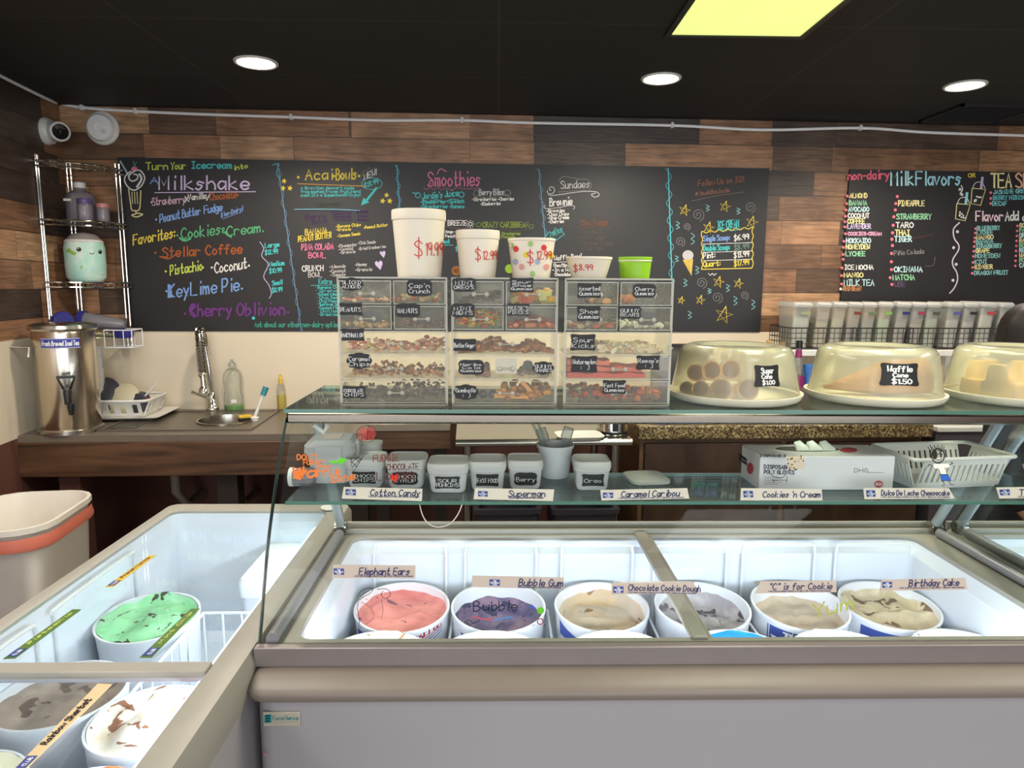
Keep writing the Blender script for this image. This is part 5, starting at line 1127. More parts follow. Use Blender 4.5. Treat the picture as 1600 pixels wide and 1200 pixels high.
lstrip('cream flavor strip reading Rainbow Sherbet on the near glass lid', LZ2, ((18, 1205), (38, 1204), (175, 1069), (153, 1068)), mat('manila_strip', (214, 190, 148), .5), 'Rainbow Sherbet', 14, tm=ink((60, 52, 52)), a=.3, b_=.82, hh=.48)

# ---------------------------------------------------------------- marker drawings on the curved glass
def gp(x, y, off=0): return gls(x, y, -.0004-off*.2)
def gdraw(name, fn):
    mb = MB(); cols = []
    def ci(c):
        if c not in cols: cols.append(c)
        return cols.index(c)
    fn(lambda t, x0, y0, x1, h, c, w=1.2, dy=0, **k: write(mb, gp, t, x0, y0, x1, h, ci(c), w, dy, **k), lambda p, c, w=1.1, **k: line(mb, gp, p, w, ci(c), **k), lambda p, c: fill(mb, gp, p, ci(c)))
    return build(name, mb, [ink(c) for c in cols], RF)
OR_, BK, RD = (224, 120, 56), (28, 24, 26), (206, 50, 46)
def g1(W, L, F):
    W("DON'T", 464, 718, 496, 8, OR_, 1.6, 0); W('FORGET', 474, 726, 507, 7, OR_, 1.4, 0); W('Wa', 458, 748, 494, 17, OR_, 3.4, -3); W('FFLe', 496, 744, 530, 15, OR_, 2.6, -2); W('cone', 517, 754, 554, 13, OR_, 2.2, -5)
    F([(459, 738), (466, 732), (474, 738), (470, 750), (462, 748)], OR_); L([(468, 732), (472, 741), (478, 735)], OR_, 4)
    L([(517, 722), (532, 721)], (94, 196, 48), 4, smooth=False); F([(530, 714), (543, 718), (531, 727)], (94, 196, 48))
ch_g1 = gdraw('marker_lettering', g1)
def g2(W, L, F):
    L([(548, 716), (568, 712), (551, 738), (548, 716)], BK, 1.2, smooth=False)
    for a, c in (((549, 722), (560, 714)), ((550, 730), (566, 715)), ((553, 715), (562, 722)), ((558, 714), (565, 718)), ((549, 721), (558, 729))): L([a, c], BK, .9, smooth=False)
    W('FUDGIE', 583, 721, 623, 10, (120, 44, 40), 1.4, -1); W('CHOCOLATE', 604, 734, 654, 9, (90, 40, 34), 1.3, -1); W('L', 589, 750, 595, 12, (96, 40, 34), 1.4); W('OVERS', 603, 750, 647, 11, (96, 40, 34), 1.4, -2)
    F([(616+8*q[0], 747+8*q[1]) for q in ((0, -.45), (.35, -.8), (.8, -.65), (.85, -.1), (.1, .9), (-.8, 0), (-.8, -.6), (-.35, -.75))], RD)
gdraw('marker_lettering', g2)
def g3(W, L, F):
    L(circ(573, 678, 16, 13), BK, .8, closed=True)
    for i in range(11): y = 668+i*2; w = 15*math.sqrt(max(.05, 1-((y-678)/12)**2)); L([(573-w, y+1.5), (573, y-.8), (573+w, y-1.5)], (176, 66, 64), .8)
    for i in range(7): L([(564+i*3, 669), (560+i*4, 687)], (190, 72, 70), .9)
gdraw('marker_drawing', g3)
def g4(W, L, F):        # boy with spiky hair
    L(circ(1466, 712, 10, 11), BK, 1.8, closed=True); F(circ(1461, 711, 4, 7), (40, 34, 34))
    for i in range(9): L([(1455+i*2.4, 704-abs(i-4)*-.3), (1450+i*3.2, 698-(3 if i % 2 else 0))], BK, 1.2)
    F(circ(1467, 709, 1.2, n=8), BK); F(circ(1472, 710, 1.2, n=8), BK); L([(1464, 717), (1468, 719), (1472, 716)], BK, .9)
    F([(1458, 725), (1482, 723), (1485, 730), (1476, 731), (1480, 741), (1470, 741), (1467, 732), (1460, 732)], (236, 226, 214))
    L([(1458, 725), (1482, 723), (1485, 730), (1476, 731), (1480, 741), (1470, 741), (1467, 732), (1460, 732)], BK, 1, smooth=False, closed=True)
    F([(1470, 741), (1481, 741), (1487, 751), (1471, 751)], (44, 92, 180)); L([(1470, 741), (1481, 741), (1487, 751), (1471, 751)], BK, .9, smooth=False, closed=True)
    L([(1458, 728), (1452, 726), (1450, 729)], BK, 1.1); L([(1484, 726), (1489, 724), (1486, 722)], BK, 1.1)
    L([(1474, 751), (1476, 758), (1472, 759)], BK, 1.1, smooth=False); L([(1483, 751), (1486, 757), (1490, 757)], BK, 1.1, smooth=False)
gdraw('marker_drawing', g4)
def g5(W, L, F):        # cookie and bowl
    c = (190, 164, 120)
    for i in range(9): L([(1231, 714+i*2.3), (1243+3*math.sin(i), 713+i*2.4), (1256, 715+i*2.1)], c, 1.2)
    for i in range(16): F(circ(1228+rnd.random()*28, 711+rnd.random()*24, 1.3, n=8), BK)
    L([(1205, 740), (1210, 745), (1222, 746), (1230, 740)], BK, .9); L([(1208, 748), (1209, 754)], BK, .8); L([(1230, 744), (1229, 754)], BK, .8); L([(1208, 750), (1229, 750)], BK, .8)
gdraw('marker_drawing', g5)
def g6(W, L, F):        # elephant outline over the pink tub
    k = lambda x, y: (400+x*.2875, 780+y*.2875)
    L([k(*p) for p in ((550, 530), (570, 500), (610, 482), (636, 490), (620, 510), (588, 530), (560, 548))], BK, .9); L([k(*p) for p in ((556, 545), (552, 600), (562, 650), (560, 690), (580, 700))], BK, .8)
    L([k(*p) for p in ((660, 490), (700, 486), (725, 500), (728, 525), (700, 540), (680, 520), (690, 500))], BK, .9); L([k(*p) for p in ((575, 560), (620, 590), (640, 640), (600, 680))], BK, .6)
    L([k(*p) for p in ((680, 540), (690, 600), (680, 650))], BK, .6); F(circ(*k(660, 535), 1, n=8), BK); F(circ(*k(600, 545), .9, n=8), BK)
gdraw('marker_drawing', g6)
def g7(W, L, F):
    k = lambda x, y: (400+x*.2875, 780+y*.2875)
    x, y = k(1185, 608); W('Bubble', x, y, x+68, 15, (34, 32, 52), 1.5, -1, jit=.14); F(circ(*k(1547, 605), 5.5), (106, 190, 50)); L(circ(*k(1545, 665), 4.5), (150, 50, 50), 1.6, closed=True); F(circ(*k(1500, 585), 3), (70, 96, 190))
    L([k(*p) for p in ((1180, 640), (1230, 650), (1290, 655))], (200, 90, 100), 2.4); L([k(*p) for p in ((1290, 660), (1340, 648), (1390, 640))], (80, 140, 200), 2.4)
    L([k(*p) for p in ((1130, 670), (1160, 655), (1180, 675), (1215, 660))], BK, 1)
    for p in ((1450, 640), (1490, 630), (1455, 665), (1500, 690), (1560, 690)): L([k(*p), k(p[0]+14, p[1]-8)], BK, .9, smooth=False)
gdraw('marker_lettering', g7)
def g8(W, L, F):
    W('Yum', 1270, 966, 1332, 22, (178, 184, 62), 2.2, -14, jit=.05)
gdraw('marker_lettering', g8)

# ---------------------------------------------------------------- things on the glass shelf inside the canopy
SZ = 1.1202
M_deli = clear('milky_tub_plastic', (250, 250, 250), .8, (246, 246, 246), .25, refl=.7); M_delilid = clear('milky_lid_plastic', (248, 248, 246), .72, (248, 248, 244), .25, refl=.7)
def plaque(t, c, w, h, lines, kind, parent=None, blank=False, name='label', ny=-1, slate=False):
    """black chalk label with white writing, facing the room, centred at c (world)"""
    f = MB(); k = Vector(c); S_ = 100
    P = lambda x, y, off=0: Vector((k.x+x/S_*w, k.y-.0004-off*.1, k.z-y/S_*h))
    f.prism([k+Vector((x/100*w, 0, z/100*h)) for x, z in shaped(0, 0, 100, 100, kind)], (0, .004 if not slate and parent else .001, 0))
    n = len(lines)
    for i, s in enumerate(lines):
        hh = 62/max(n, 1.6); y0 = (i-(n-1)/2)*66/max(n, 1)*1.0+hh*.42
        aw = min(86, 15*len(s)*1.25*(h/w)**.0)
        if s: write(f, P, s, -aw/2, y0+hh*.08, aw/2, hh*.86, 1, 100*.0015/w*.8 if w > h else 5, 0, .06)
    return build(name, f, [mat('slate_blank', (62, 66, 74), .6) if slate else M_plaque, M_ink], parent or t)
# writing in P is stretched per axis, so ribbons use the x scale; fine for small labels
def deli(px0, px1, py1, label, lines, yb=None, tint=None, hgt=.054, kind=0, rz=0, lid=True):
    base = atz((px0+px1)/2, py1, SZ); w = (aty(px1, py1-20, base.y+.03)-aty(px0, py1-20, base.y+.03)).length
    c = Vector((base.x, base.y+w*.42, SZ)); t = thing('deli_tub', label, 'food tub', c, rz, 'little tubs on the glass shelf')
    build('body', MB().loft([rrect(w*.8, w*.8, w*.16, 0), rrect(w*.86, w*.86, w*.2, .005), rrect(w*.95, w*.95, w*.2, hgt-.012), rrect(w*.99, w*.99, w*.2, hgt-.01), rrect(w*.99, w*.99, w*.2, hgt)], cap=(True, False)), M_deli, t, False)
    if lid: build('lid', MB().loft([rrect(w*1.0, w*1.0, w*.2, hgt-.006), rrect(w*1.03, w*1.03, w*.22, hgt-.004), rrect(w*1.03, w*1.03, w*.22, hgt+.006), rrect(w*.97, w*.97, w*.2, hgt+.011), rrect(w*.9, w*.9, w*.2, hgt+.008)], cap=(False, True)), M_delilid, t, False)
    if tint: build('contents', MB().loft([rrect(w*.76, w*.76, w*.15, .004), rrect(w*.86, w*.86, w*.18, hgt*.55)]), mat('candy_tint_%d' % tint[1], tint, .6, var=.3, vs=60), t, False)
    if lines: plaque(t, c+Vector((0, -w*.445-.003, hgt*.45)), w*.62, hgt*.52, lines, kind)
    return t
# tall clip box and a second box behind it
b0 = atz(514, 757, SZ); c = Vector((b0.x, b0.y+.048, SZ+.0005))
t = thing('storage_box', 'tall clear clip-lid box behind the orange waffle lettering', 'container', c, .05)
build('body', MB().loft([rrect(.078, .08, .016, 0), rrect(.084, .086, .018, .004), rrect(.106, .104, .02, .076)], cap=(True, False)), M_deli, t, False)
e = build('lid', MB().loft([rrect(.112, .11, .022, .068), rrect(.116, .114, .022, .072), rrect(.114, .112, .022, .088), rrect(.088, .086, .02, .1), rrect(.07, .07, .016, .1)], cap=(False, True)), M_frost, t, False)
build('clip', MB().box(-.03, .03, -.061, -.056, .052, .09).box(.056, .064, -.025, .025, .048, .094), M_frost, e, False, bev=.002)
build('label', MB().box(-.025, .022, -.022, .02, .1002, .101), mat('pale_label', (206, 188, 174), .6), t, False)
c2 = c+Vector((.062, .03, 0))
t = thing('storage_box', 'lower clear box tucked behind the tall clip-lid box', 'container', c2+Vector((.012, .022, 0)))
build('body', MB().loft([rrect(.05, .05, .012, 0), rrect(.058, .058, .014, .066)], cap=(True, False)), M_deli, t, False); build('lid', MB().loft([rrect(.06, .06, .014, .0665), rrect(.06, .06, .014, .074)]), M_delilid, t, False)
# clear jar lying at the left end
c = atz(462, 764, SZ)+Vector((0, .022, .0216)); q = Matrix.Rotation(PI/2, 4, 'Y')
t = thing('jar', 'small clear jar with white lid lying at the left end of the glass shelf', 'jar', c)
build('body', MB().lathe([(0, -.008), (.02, -.008), (.0205, .03), (.016, .036), (0, .036)], n=22, T=q), M_jar, t, False); build('lid', MB().lathe([(0, -.018), (.021, -.018), (.0215, -.0085), (0, -.0085)], n=22, T=q), M_white, t, False)
deli(540, 599, 762, 'milky tub below the black cone drawing, leftmost of the little tubs', ['CHOCO', 'CHIPS'], kind=0)
deli(603, 664, 763, 'milky tub behind the red heart drawing', ['CHOCO', 'SYRUP'], kind=2)
deli(668, 731, 770, 'milky pink tub with black label reading Sour Punkins', ['SOUR', 'PUNKINS'], tint=(226, 188, 182), kind=0)
deli(733, 790, 766, 'milky tub with black label reading Fast Food', ['FAST FOOD'], tint=(216, 196, 206), kind=0)
deli(794, 848, 764, 'milky pink tub with black label reading Berry, left of the scoop bucket', ['Berry'], tint=(226, 176, 196), kind=2)
deli(898, 954, 766, 'milky tub with black label standing alone right of the scoop bucket', ['Oreo'], kind=0)
# bucket of scoops
b0 = atz(869, 750, SZ); c = Vector((b0.x, b0.y+.035, SZ+.0005))
t = thing('bucket', 'white plastic bucket holding scoops on the glass shelf', 'bucket', c)
build('body', MB().lathe([(0, 0), (.031, 0), (.033, .002), (.041, .07), (.044, .0705), (.0445, .078), (.042, .078), (.032, .006), (0, .005)], n=36), clear('bucket_plastic', (246, 248, 250), .85, (246, 247, 250), .3), t, False)
M_scoop = clear('clear_scoop', (226, 230, 228), .28, (208, 208, 202), .08)
for i, (dx, dy, h_, lb, kk) in enumerate(((-.03, .01, .11, 'clear scoop leaning left in the white bucket', 1), (.0, .012, .125, 'long clear tongs standing in the white bucket', 0), (.026, .006, .105, 'flat clear spatula leaning right in the white bucket', 2))):
    p0 = Vector((0, .004*i, .008)); p1 = Vector((dx, dy, h_)); t = thing('spatula' if kk == 2 else 'tongs' if kk == 0 else 'scoop', lb, 'utensil', c+p0)
    if kk == 0:
        for s in (-.006, .006): build('arm', MB().box(-.004, .004, -.0015+s, .0015+s, 0, .13, T=Matrix.Rotation(-.38+s*8, 4, 'Y')), M_scoop, t, False)
    else:
        a = dx/h_; T = Matrix.Rotation(a*1.2, 4, 'Y'); build('handle', MB().box(-.004, .004, -.002, .002, 0, .085, T=T), M_scoop, t, False)
        build('blade', MB().loft([rrect(.02, .01, .004, .078), rrect(.026, .012, .005, .09), rrect(.024, .012, .005, .112)], T=T), M_scoop, t, False)
# loose lid
c = atz(1011, 750, SZ+.003); t = thing('plastic_lid', 'loose milky lid lying flat on the glass shelf', 'lid', c+Vector((0, .01, .0)), .12)
build('lid', MB().loft([rrect(.083, .09, .018, -.002), rrect(.092, .1, .02, .0), rrect(.092, .1, .02, .006), rrect(.08, .088, .018, .008)]), M_delilid, t, False)
# glove box
fl, fr, bl_ = atz(1185, 766, SZ), atz(1391, 764, SZ), atz(1153, 728, SZ)
y0 = fl.y; hgt = .077; d_ = .115
t = thing('glove_box', 'white cardboard box of disposable gloves with torn top opening', 'box', Vector(((fl.x+fr.x)/2, y0+d_/2, SZ+.0003)), .0)
w = fr.x-fl.x; M_card = mat('white_cardboard', (222, 220, 220), .5, var=.03)
build('carton', MB().box(-w/2, w/2, -d_/2, d_/2, 0, hgt), M_card, t, False, bev=.002)
f = MB(); f.add([(-.015+.075*math.cos(2*PI*i/24), .012+.026*math.sin(2*PI*i/24), hgt+.0006) for i in range(24)], [tuple(range(24))]); build('opening', f, mat('box_opening', (98, 92, 88), .8), t, False)
f = MB(); [f.prism([(-.05+.03*i, -.008, hgt), (-.02+.03*i, -.006, hgt), (-.028+.03*i, .03, hgt+.012), (-.042+.03*i, .028, hgt+.009)], (.004, .004, .004)) for i in range(3)]; build('glove_film', f, M_frost, t, False)
f = MB(); yy = y0-.0007; P = lambda x, y, off=0: aty(x, y, y0-.0006-off*.1)
write(f, P, 'DISPOSABLE', 1194, 732, 1238, 5.5, 0, 1.3, 1, 0); write(f, P, 'POLY GLOVES', 1194, 740, 1241, 5.5, 0, 1.3, 1, 0); write(f, P, 'DHG', 1335, 738, 1356, 6, 1, .9, 0, 0); line(f, P, [(1357, 738), (1380, 738.5)], .8, 1, False)
for i in range(5): line(f, P, [(1194, 745+i*2.8), (1194+(28 if i % 2 else 22), 745.4+i*2.8)], .6, 1, False)
fill(f, P, circ(1373, 756.5, 7, 5.5), 2); write(f, P, '500', 1368, 758.5, 1378, 4, 3, .9, 0, 0, off=.005)
PS = lambda x, y, off=0: atx(x, y, fl.x-.0006-off*.1)
fill(f, PS, [(1172+5*math.cos(a*PI/8), 732+9*math.sin(a*PI/8)) for a in range(16)], 2); write(f, PS, 'DISPOSABLE', 1155, 713, 1167, 4, 0, 1, 8, 0); write(f, PS, 'POLY GLOVES', 1155, 719, 1167, 4, 0, 1, 8, 0)
PT = lambda x, y, off=0: atz(x, y, SZ+hgt+.0009)
fill(f, PT, circ(1326, 703, 14, 4), 2); write(f, PT, 'DISPOSABLE', 1188, 714, 1228, 3.5, 0, 1, 0, 0)
build('printing', f, [mat('box_navy', (46, 44, 70), .6), ink((140, 136, 138)), mat('box_red', (186, 66, 76), .6), M_ink], t)
# slotted plastic basket
bl0, br0 = atz(1416, 762, SZ), atz(1600, 760, SZ); y0 = bl0.y
t = thing('plastic_basket', 'white slotted plastic basket on the shelf at the right', 'basket', Vector((1.035, 1.553, SZ)), .13)
f = MB(); X0, X1, D = -.105, .105, .062; Hh = .073
f.loft([rrect(X1-X0+.0, 2*D-.02, .01, .0), rrect(X1-X0, 2*D-.02, .01, .004)])
for a in ((X0, -D+.01, X1, -D+.01), (X1, -D+.01, X1, D-.01), (X1, D-.01, X0, D-.01), (X0, D-.01, X0, -D+.01)): slatwall(f, *a, .004, Hh, .022, 15 if abs(a[0]-a[2]) > .1 else 8, .003, k=.42)
f.tube([(x, y, Hh) for x, y, _ in rrect(X1-X0+.046, 2*D-.02+.046, .012)], .0045, 8, closed=True)
build('basket', f, M_white, t, False)
# thin wire loop hanging below the shelf
pts = crom([tuple(aty(x, y, 1.66)) for x, y in ((656, 772), (656, 790), (664, 812), (680, 823), (700, 820), (714, 806), (723, 785), (724, 772))], 5)
t = thing('wire_loop', 'thin pale wire hanging in a loop below the glass shelf', 'wire', pts[0]); build('wire', MB().tube(pts, .0014, 6), mat('pale_wire', (206, 188, 176), .4), t)

# ---------------------------------------------------------------- drawer towers on the top glass
TZ, TY = 1.3024, 1.52
TH, TD = .283, .165
RN = .0545
def scatter(name, label, cat, box, n, size, cols, hf=lambda q: 1, shape='blob', elong=1):
    """a drawerful of small sweets: one uncountable heap"""
    x0, x1, y0, y1, z0, z1 = box; f = MB()
    for _ in range(n):
        q = rnd.random(); y = y0+(y1-y0)*rnd.random()**1.5; s = size*(.75+.5*rnd.random())
        z = z0+s*.6+max(0, (z1-z0)*hf(q)-s)*rnd.random(); x = x0+s+(x1-x0-2*s)*q
        m = rnd.randrange(len(cols))
        T = Matrix.Translation((x, min(max(y, y0+s), y1-s), z)) @ Matrix.Rotation(rnd.random()*6, 4, 'Z') @ Matrix.Rotation((rnd.random()-.5)*1.4, 4, 'X')
        if shape == 'blob': f.blob((0, 0, 0), s*elong, s, s*.8, m, 7, 4, .2, T)
        elif shape == 'chip': f.lathe([(0, -s*.5), (s*.9, -s*.45), (s*.7, 0), (s*.2, s*.6), (0, s*.75)], n=7, m=m, T=T)
        elif shape == 'disc': f.lathe([(0, -s*.35), (s*.8, -s*.3), (s, 0), (s*.8, s*.3), (0, s*.35)], n=9, m=m, T=T)
        elif shape == 'chunk': f.box(-s*elong, s*elong, -s*.7, s*.7, -s*.5, s*.5, m, T)
    o = build(name, f, [mat('sweet_%d_%d_%d' % c, c, .5, var=.15, vs=60) for c in cols]); tag(o, label, cat, None, 'stuff'); return o
TOW = []
def tower(pa, pb, label, plaques):
    xa, xb = aty(pa, 600, TY).x, aty(pb, 600, TY).x; W = xb-xa
    t = thing('drawer_tower', label, 'drawer unit', ((xa+xb)/2, TY+TD/2, TZ), 0, 'clear drawer towers')
    th = .003; y1 = TY+TD
    f = MB(); f.box(xa, xa+th, TY, y1, TZ, TZ+TH); f.box(xb-th, xb, TY, y1, TZ, TZ+TH); f.box(xa+th, xb-th, y1-th, y1, TZ, TZ+TH); f.box(xa+th, xb-th, TY, y1-th, TZ+TH-th, TZ+TH); f.box(xa+th, xb-th, TY, y1-th, TZ+.001, TZ+.003)
    for r_ in range(1, 5): f.box(xa+th, xb-th, TY+.002, y1-th, TZ+.005+r_*RN-.0022, TZ+.005+r_*RN)
    xm = (xa+xb)/2; f.box(xm-.0015, xm+.0015, TY+.002, y1-th, TZ+.005+3*RN, TZ+TH-th)
    k0 = len(f.f)
    e_ = .0035
    for a in ((xa, xa+e_, TZ, TZ+TH), (xb-e_, xb, TZ, TZ+TH), (xa, xb, TZ+TH-e_, TZ+TH), (xa, xb, TZ, TZ+e_)): f.box(a[0], a[1], TY-.0012, TY-.0001, a[2], a[3], 1)
    build('case', f, [M_acryl, M_acedge], t)
    dr = []
    for r_ in range(5):
        z0 = TZ+.006+r_*RN; z1 = z0+RN-.0035
        for (u0, u1) in ([(xa+th+.001, xb-th-.001)] if r_ < 3 else [(xa+th+.001, xm-.0025), (xm+.0025, xb-th-.001)]):
            f = MB(); f.box(u0, u1, TY-.001, TY+.0015, z0, z1); f.box(u0, u0+.002, TY+.0015, y1-.01, z0, z1-.008); f.box(u1-.002, u1, TY+.0015, y1-.01, z0, z1-.008); f.box(u0+.002, u1-.002, TY+.0015, y1-.01, z0, z0+.002); f.box(u0+.002, u1-.002, y1-.012, y1-.01, z0, z1-.008)
            for a in ((u0, u1, z0, z0+.0018), (u0, u1, z1-.0018, z1), (u0, u0+.0018, z0, z1), (u1-.0018, u1, z0, z1)): f.box(a[0], a[1], TY-.0022, TY-.0011, a[2], a[3], 1)
            for q_ in range(6): f.m[q_] = 2
            e = build('drawer', f, [M_acryl, M_acedge, M_acfront], t)
            xc = (u0+u1)/2+.004; zc = z0+RN*.42
            h_ = MB(); h_.tube([(xc-.014, TY-.0035, zc), (xc+.014, TY-.0035, zc)], .0018, 8)
            for s in (-.014, .014): h_.lathe([(0, 0), (.005, .0005), (.0055, .002), (.004, .004), (0, .0045)], n=12, T=Matrix.Translation((xc+s, TY-.001, zc)) @ Matrix.Rotation(PI/2, 4, 'X'))
            build('handle', h_, M_acedge, e)
            dr.append((u0+.003, u1-.003, z0+.0025, z1-.004, e))
    for (px, py, w, h_, lines, kind, d) in plaques:
        c = aty(px, py, TY-.0062); sc = 1.48/1080
        if lines is None: plaque(t, c+Vector((0, .008, 0)), w*sc, h_*sc, [], kind, dr[d][4], slate=True)
        else: plaque(t, c, w*sc, h_*sc, lines, kind, dr[d][4])
    TOW.append(dr)
# drawer index: 0 bottom .. 2 third, then 3 left, 4 right (second row), 5 left, 6 right (top row)
tower(531, 700, 'clear drawer tower of nuts and chips under the tallest white cup', [
    (549, 444, 34, 20, ['SLICED', 'ALMOND'], 1, 5), (655, 450, 38, 25, ["Cap'n", 'Crunch'], 2, 6), (548, 483, 36, 20, ['PEANUTS'], 0, 3), (637, 485, 36, 21, ['WALNUTS'], 2, 4), (581, 495, 34, 19, None, 1, 3), (662, 496, 34, 20, None, 0, 4),
    (551, 523, 37, 20, ['MARSHMALLOW'], 0, 2), (561, 564, 38, 25, ['Caramel', 'Chips'], 1, 1), (553, 613, 36, 20, ['CHOCOLATE', 'CHIPS'], 0, 0)])
tower(706, 870, 'clear drawer tower of candy pieces, the middle one of three', [
    (725, 445, 36, 21, ['MINI', "OREO'S"], 2, 5), (815, 445.5, 39, 24, ['Sour', 'Shoe', 'Gummies'], 0, 6), (723, 485, 36, 21, ['MINI', "M&M'S"], 2, 3), (810, 484, 36, 20, ["REESE'S", 'PIECES'], 0, 4), (726, 539, 37, 20, ['Butterfinger'], 0, 2),
    (736, 574, 39, 23, ['Haribo', 'Cola', 'Gummies'], 2, 1), (849, 575, 33, 20, ['GUMMY', 'SHARKS'], 1, 1), (825, 572, 16, 17, None, 1, 1), (728, 613, 38, 24, ['Gumballs', ':)'], 1, 0)])
tower(880, 1047, 'clear drawer tower of gummies at the right, below the green bowl', [
    (921, 454, 38, 24, ['Assorted', 'Gummies'], 0, 5), (1007, 454.5, 35, 21, ['Cherry', 'Gummies'], 2, 6), (920, 490, 38, 25, ['Shoe', 'Gummies'], 0, 3), (984, 488, 35, 20, ['GUMMY', 'BEARS'], 2, 4), (1012, 498, 27, 21, None, 2, 4),
    (911, 535, 41, 27, ['Sour', 'Kicks'], 0, 2), (913, 569, 43, 27, ['Watermelon', ':)'], 0, 1), (1013, 567, 38, 24, ["Reese's", ':)'], 0, 1), (960, 605, 38, 23, ['Fast Food', 'Gummies'], 0, 0)])
def heap(tw, d, name, label, cat, n, size, cols, hf, shape='blob', elong=1, sub=(0, 1)):
    x0, x1, z0, z1, _ = TOW[tw][d]; w = x1-x0
    return scatter(name, label, cat, (x0+w*sub[0], x0+w*sub[1], TY+.004, TY+TD-.02, z0, z1-.006), n, size, cols, hf, shape, elong)
heap(0, 5, 'sliced_almonds', 'few sliced almonds and pink bits in the drawer labelled Sliced Almond', 'nuts', 45, .0055, [(222, 190, 150), (188, 120, 100), (206, 160, 136)], lambda q: .3, 'disc')
heap(0, 6, 'cereal_pieces', 'red and green cereal pieces in the top right drawer of the nut tower', 'cereal', 40, .0065, [(186, 66, 56), (110, 140, 84), (150, 130, 104), (196, 170, 120)], lambda q: .5)
heap(0, 3, 'peanuts', 'layer of peanuts in the drawer labelled Peanuts', 'nuts', 40, .0055, [(196, 166, 124), (208, 180, 140)], lambda q: .25, 'blob', 1.4)
heap(0, 4, 'walnuts', 'dark walnut bits in the drawer labelled Walnuts', 'nuts', 60, .006, [(112, 88, 76), (134, 106, 90), (96, 78, 70)], lambda q: .45)
heap(0, 2, 'marshmallows', 'pink and yellow mini marshmallows in the third drawer of the nut tower', 'marshmallows', 170, .0062, [(226, 140, 120), (236, 168, 140), (232, 200, 120), (222, 120, 110), (238, 206, 180)], lambda q: .62+.2*math.sin(q*9), 'disc')
heap(0, 1, 'caramel_chips', 'caramel and brown chips in the drawer labelled Caramel Chips', 'chips', 230, .005, [(196, 130, 76), (172, 106, 62), (206, 150, 96), (120, 82, 62)], lambda q: .5+.28*math.exp(-((q-.36)/.08)**2)+.1*math.sin(q*30), 'chip')
heap(0, 0, 'chocolate_chips', 'dark chocolate chips filling the bottom drawer of the nut tower', 'chips', 300, .005, [(72, 58, 58), (88, 72, 72), (60, 48, 48), (104, 88, 90)], lambda q: .72+.25*q, 'chip')
heap(1, 5, 'cookie_pieces', 'dark mini cookies in the top left drawer of the middle tower', 'cookies', 60, .007, [(72, 62, 66), (92, 82, 86), (58, 50, 54)], lambda q: .3+.5*q, 'disc')
heap(1, 6, 'sour_gummies', 'yellow and orange sour gummies in the top right drawer of the middle tower', 'gummies', 26, .012, [(222, 170, 62), (212, 186, 120), (206, 120, 62), (170, 72, 56), (196, 196, 110)], lambda q: .45+.45*q, 'chunk', 1.4)
heap(1, 3, 'candy_buttons', 'bright round candy buttons filling the second row left drawer of the middle tower', 'candy', 260, .0052, [(222, 92, 46), (230, 150, 50), (240, 200, 60), (98, 130, 130), (206, 70, 50), (110, 150, 80)], lambda q: .98, 'disc')
heap(1, 4, 'candy_pieces', 'red and tan candy pieces in the second row right drawer of the middle tower', 'candy', 70, .0065, [(176, 56, 44), (206, 130, 90), (196, 92, 56), (150, 46, 40)], lambda q: .35+.35*math.exp(-((q-.6)/.2)**2), 'chunk', 1.6)
heap(1, 2, 'toffee_crumbs', 'heaps of orange-brown toffee crumbs in the third drawer of the middle tower', 'candy', 300, .0055, [(176, 112, 66), (158, 92, 56), (188, 130, 80), (142, 82, 54)], lambda q: .15+.72*math.exp(-((q-.36)/.17)**2)+.5*math.exp(-((q-.82)/.12)**2), 'chunk', 1.1)
heap(1, 1, 'cola_gummies', 'brownish cola gummies at the left of the fourth drawer of the middle tower', 'gummies', 60, .006, [(150, 110, 96), (170, 130, 116)], lambda q: .55, 'blob', 1.3, (.2, .36))
heap(1, 1, 'shark_gummies', 'pale gummies along the floor of the fourth drawer of the middle tower', 'gummies', 40, .005, [(190, 176, 156), (176, 160, 146)], lambda q: .3, 'blob', 1.5, (.62, .98))
heap(1, 0, 'gummy_mix', 'brown and gold wrapped sweets at the right of the bottom drawer of the middle tower', 'gummies', 70, .008, [(196, 130, 60), (150, 110, 90), (214, 150, 60), (128, 92, 72)], lambda q: .85, 'blob', 1.2, (.45, 1))
heap(2, 5, 'assorted_gummies', 'few orange gummies in the top left drawer of the right tower', 'gummies', 16, .008, [(206, 150, 92), (110, 92, 70)], lambda q: .25, 'blob', 1.4, (.4, 1))
heap(2, 6, 'cherry_gummies', 'orange gummies at the left of the top right drawer of the right tower', 'gummies', 18, .009, [(206, 140, 70), (196, 120, 60)], lambda q: .5, 'blob', 1.2, (0, .34))
heap(2, 3, 'shoe_gummies', 'small red and cream gummies in the second row left drawer of the right tower', 'gummies', 26, .006, [(196, 96, 70), (216, 200, 170), (222, 208, 180)], lambda q: .3, 'blob', 1.4)
heap(2, 4, 'bear_gummies', 'pale gummies in the second row right drawer of the right tower', 'gummies', 50, .006, [(226, 228, 216), (206, 214, 200)], lambda q: .4)
heap(2, 2, 'sour_candy', 'pale cream sour candy in the third drawer of the right tower', 'candy', 120, .0075, [(222, 210, 178), (230, 220, 192), (214, 190, 160)], lambda q: .6-.15*q, 'chunk', 1.3, (.26, 1))
heap(2, 0, 'fast_food_gummies', 'red and brown gummies in the bottom drawer of the right tower', 'gummies', 90, .008, [(190, 84, 62), (132, 104, 88), (204, 130, 84), (110, 92, 80)], lambda q: .5+.3*abs(math.sin(q*7)), 'blob', 1.3)
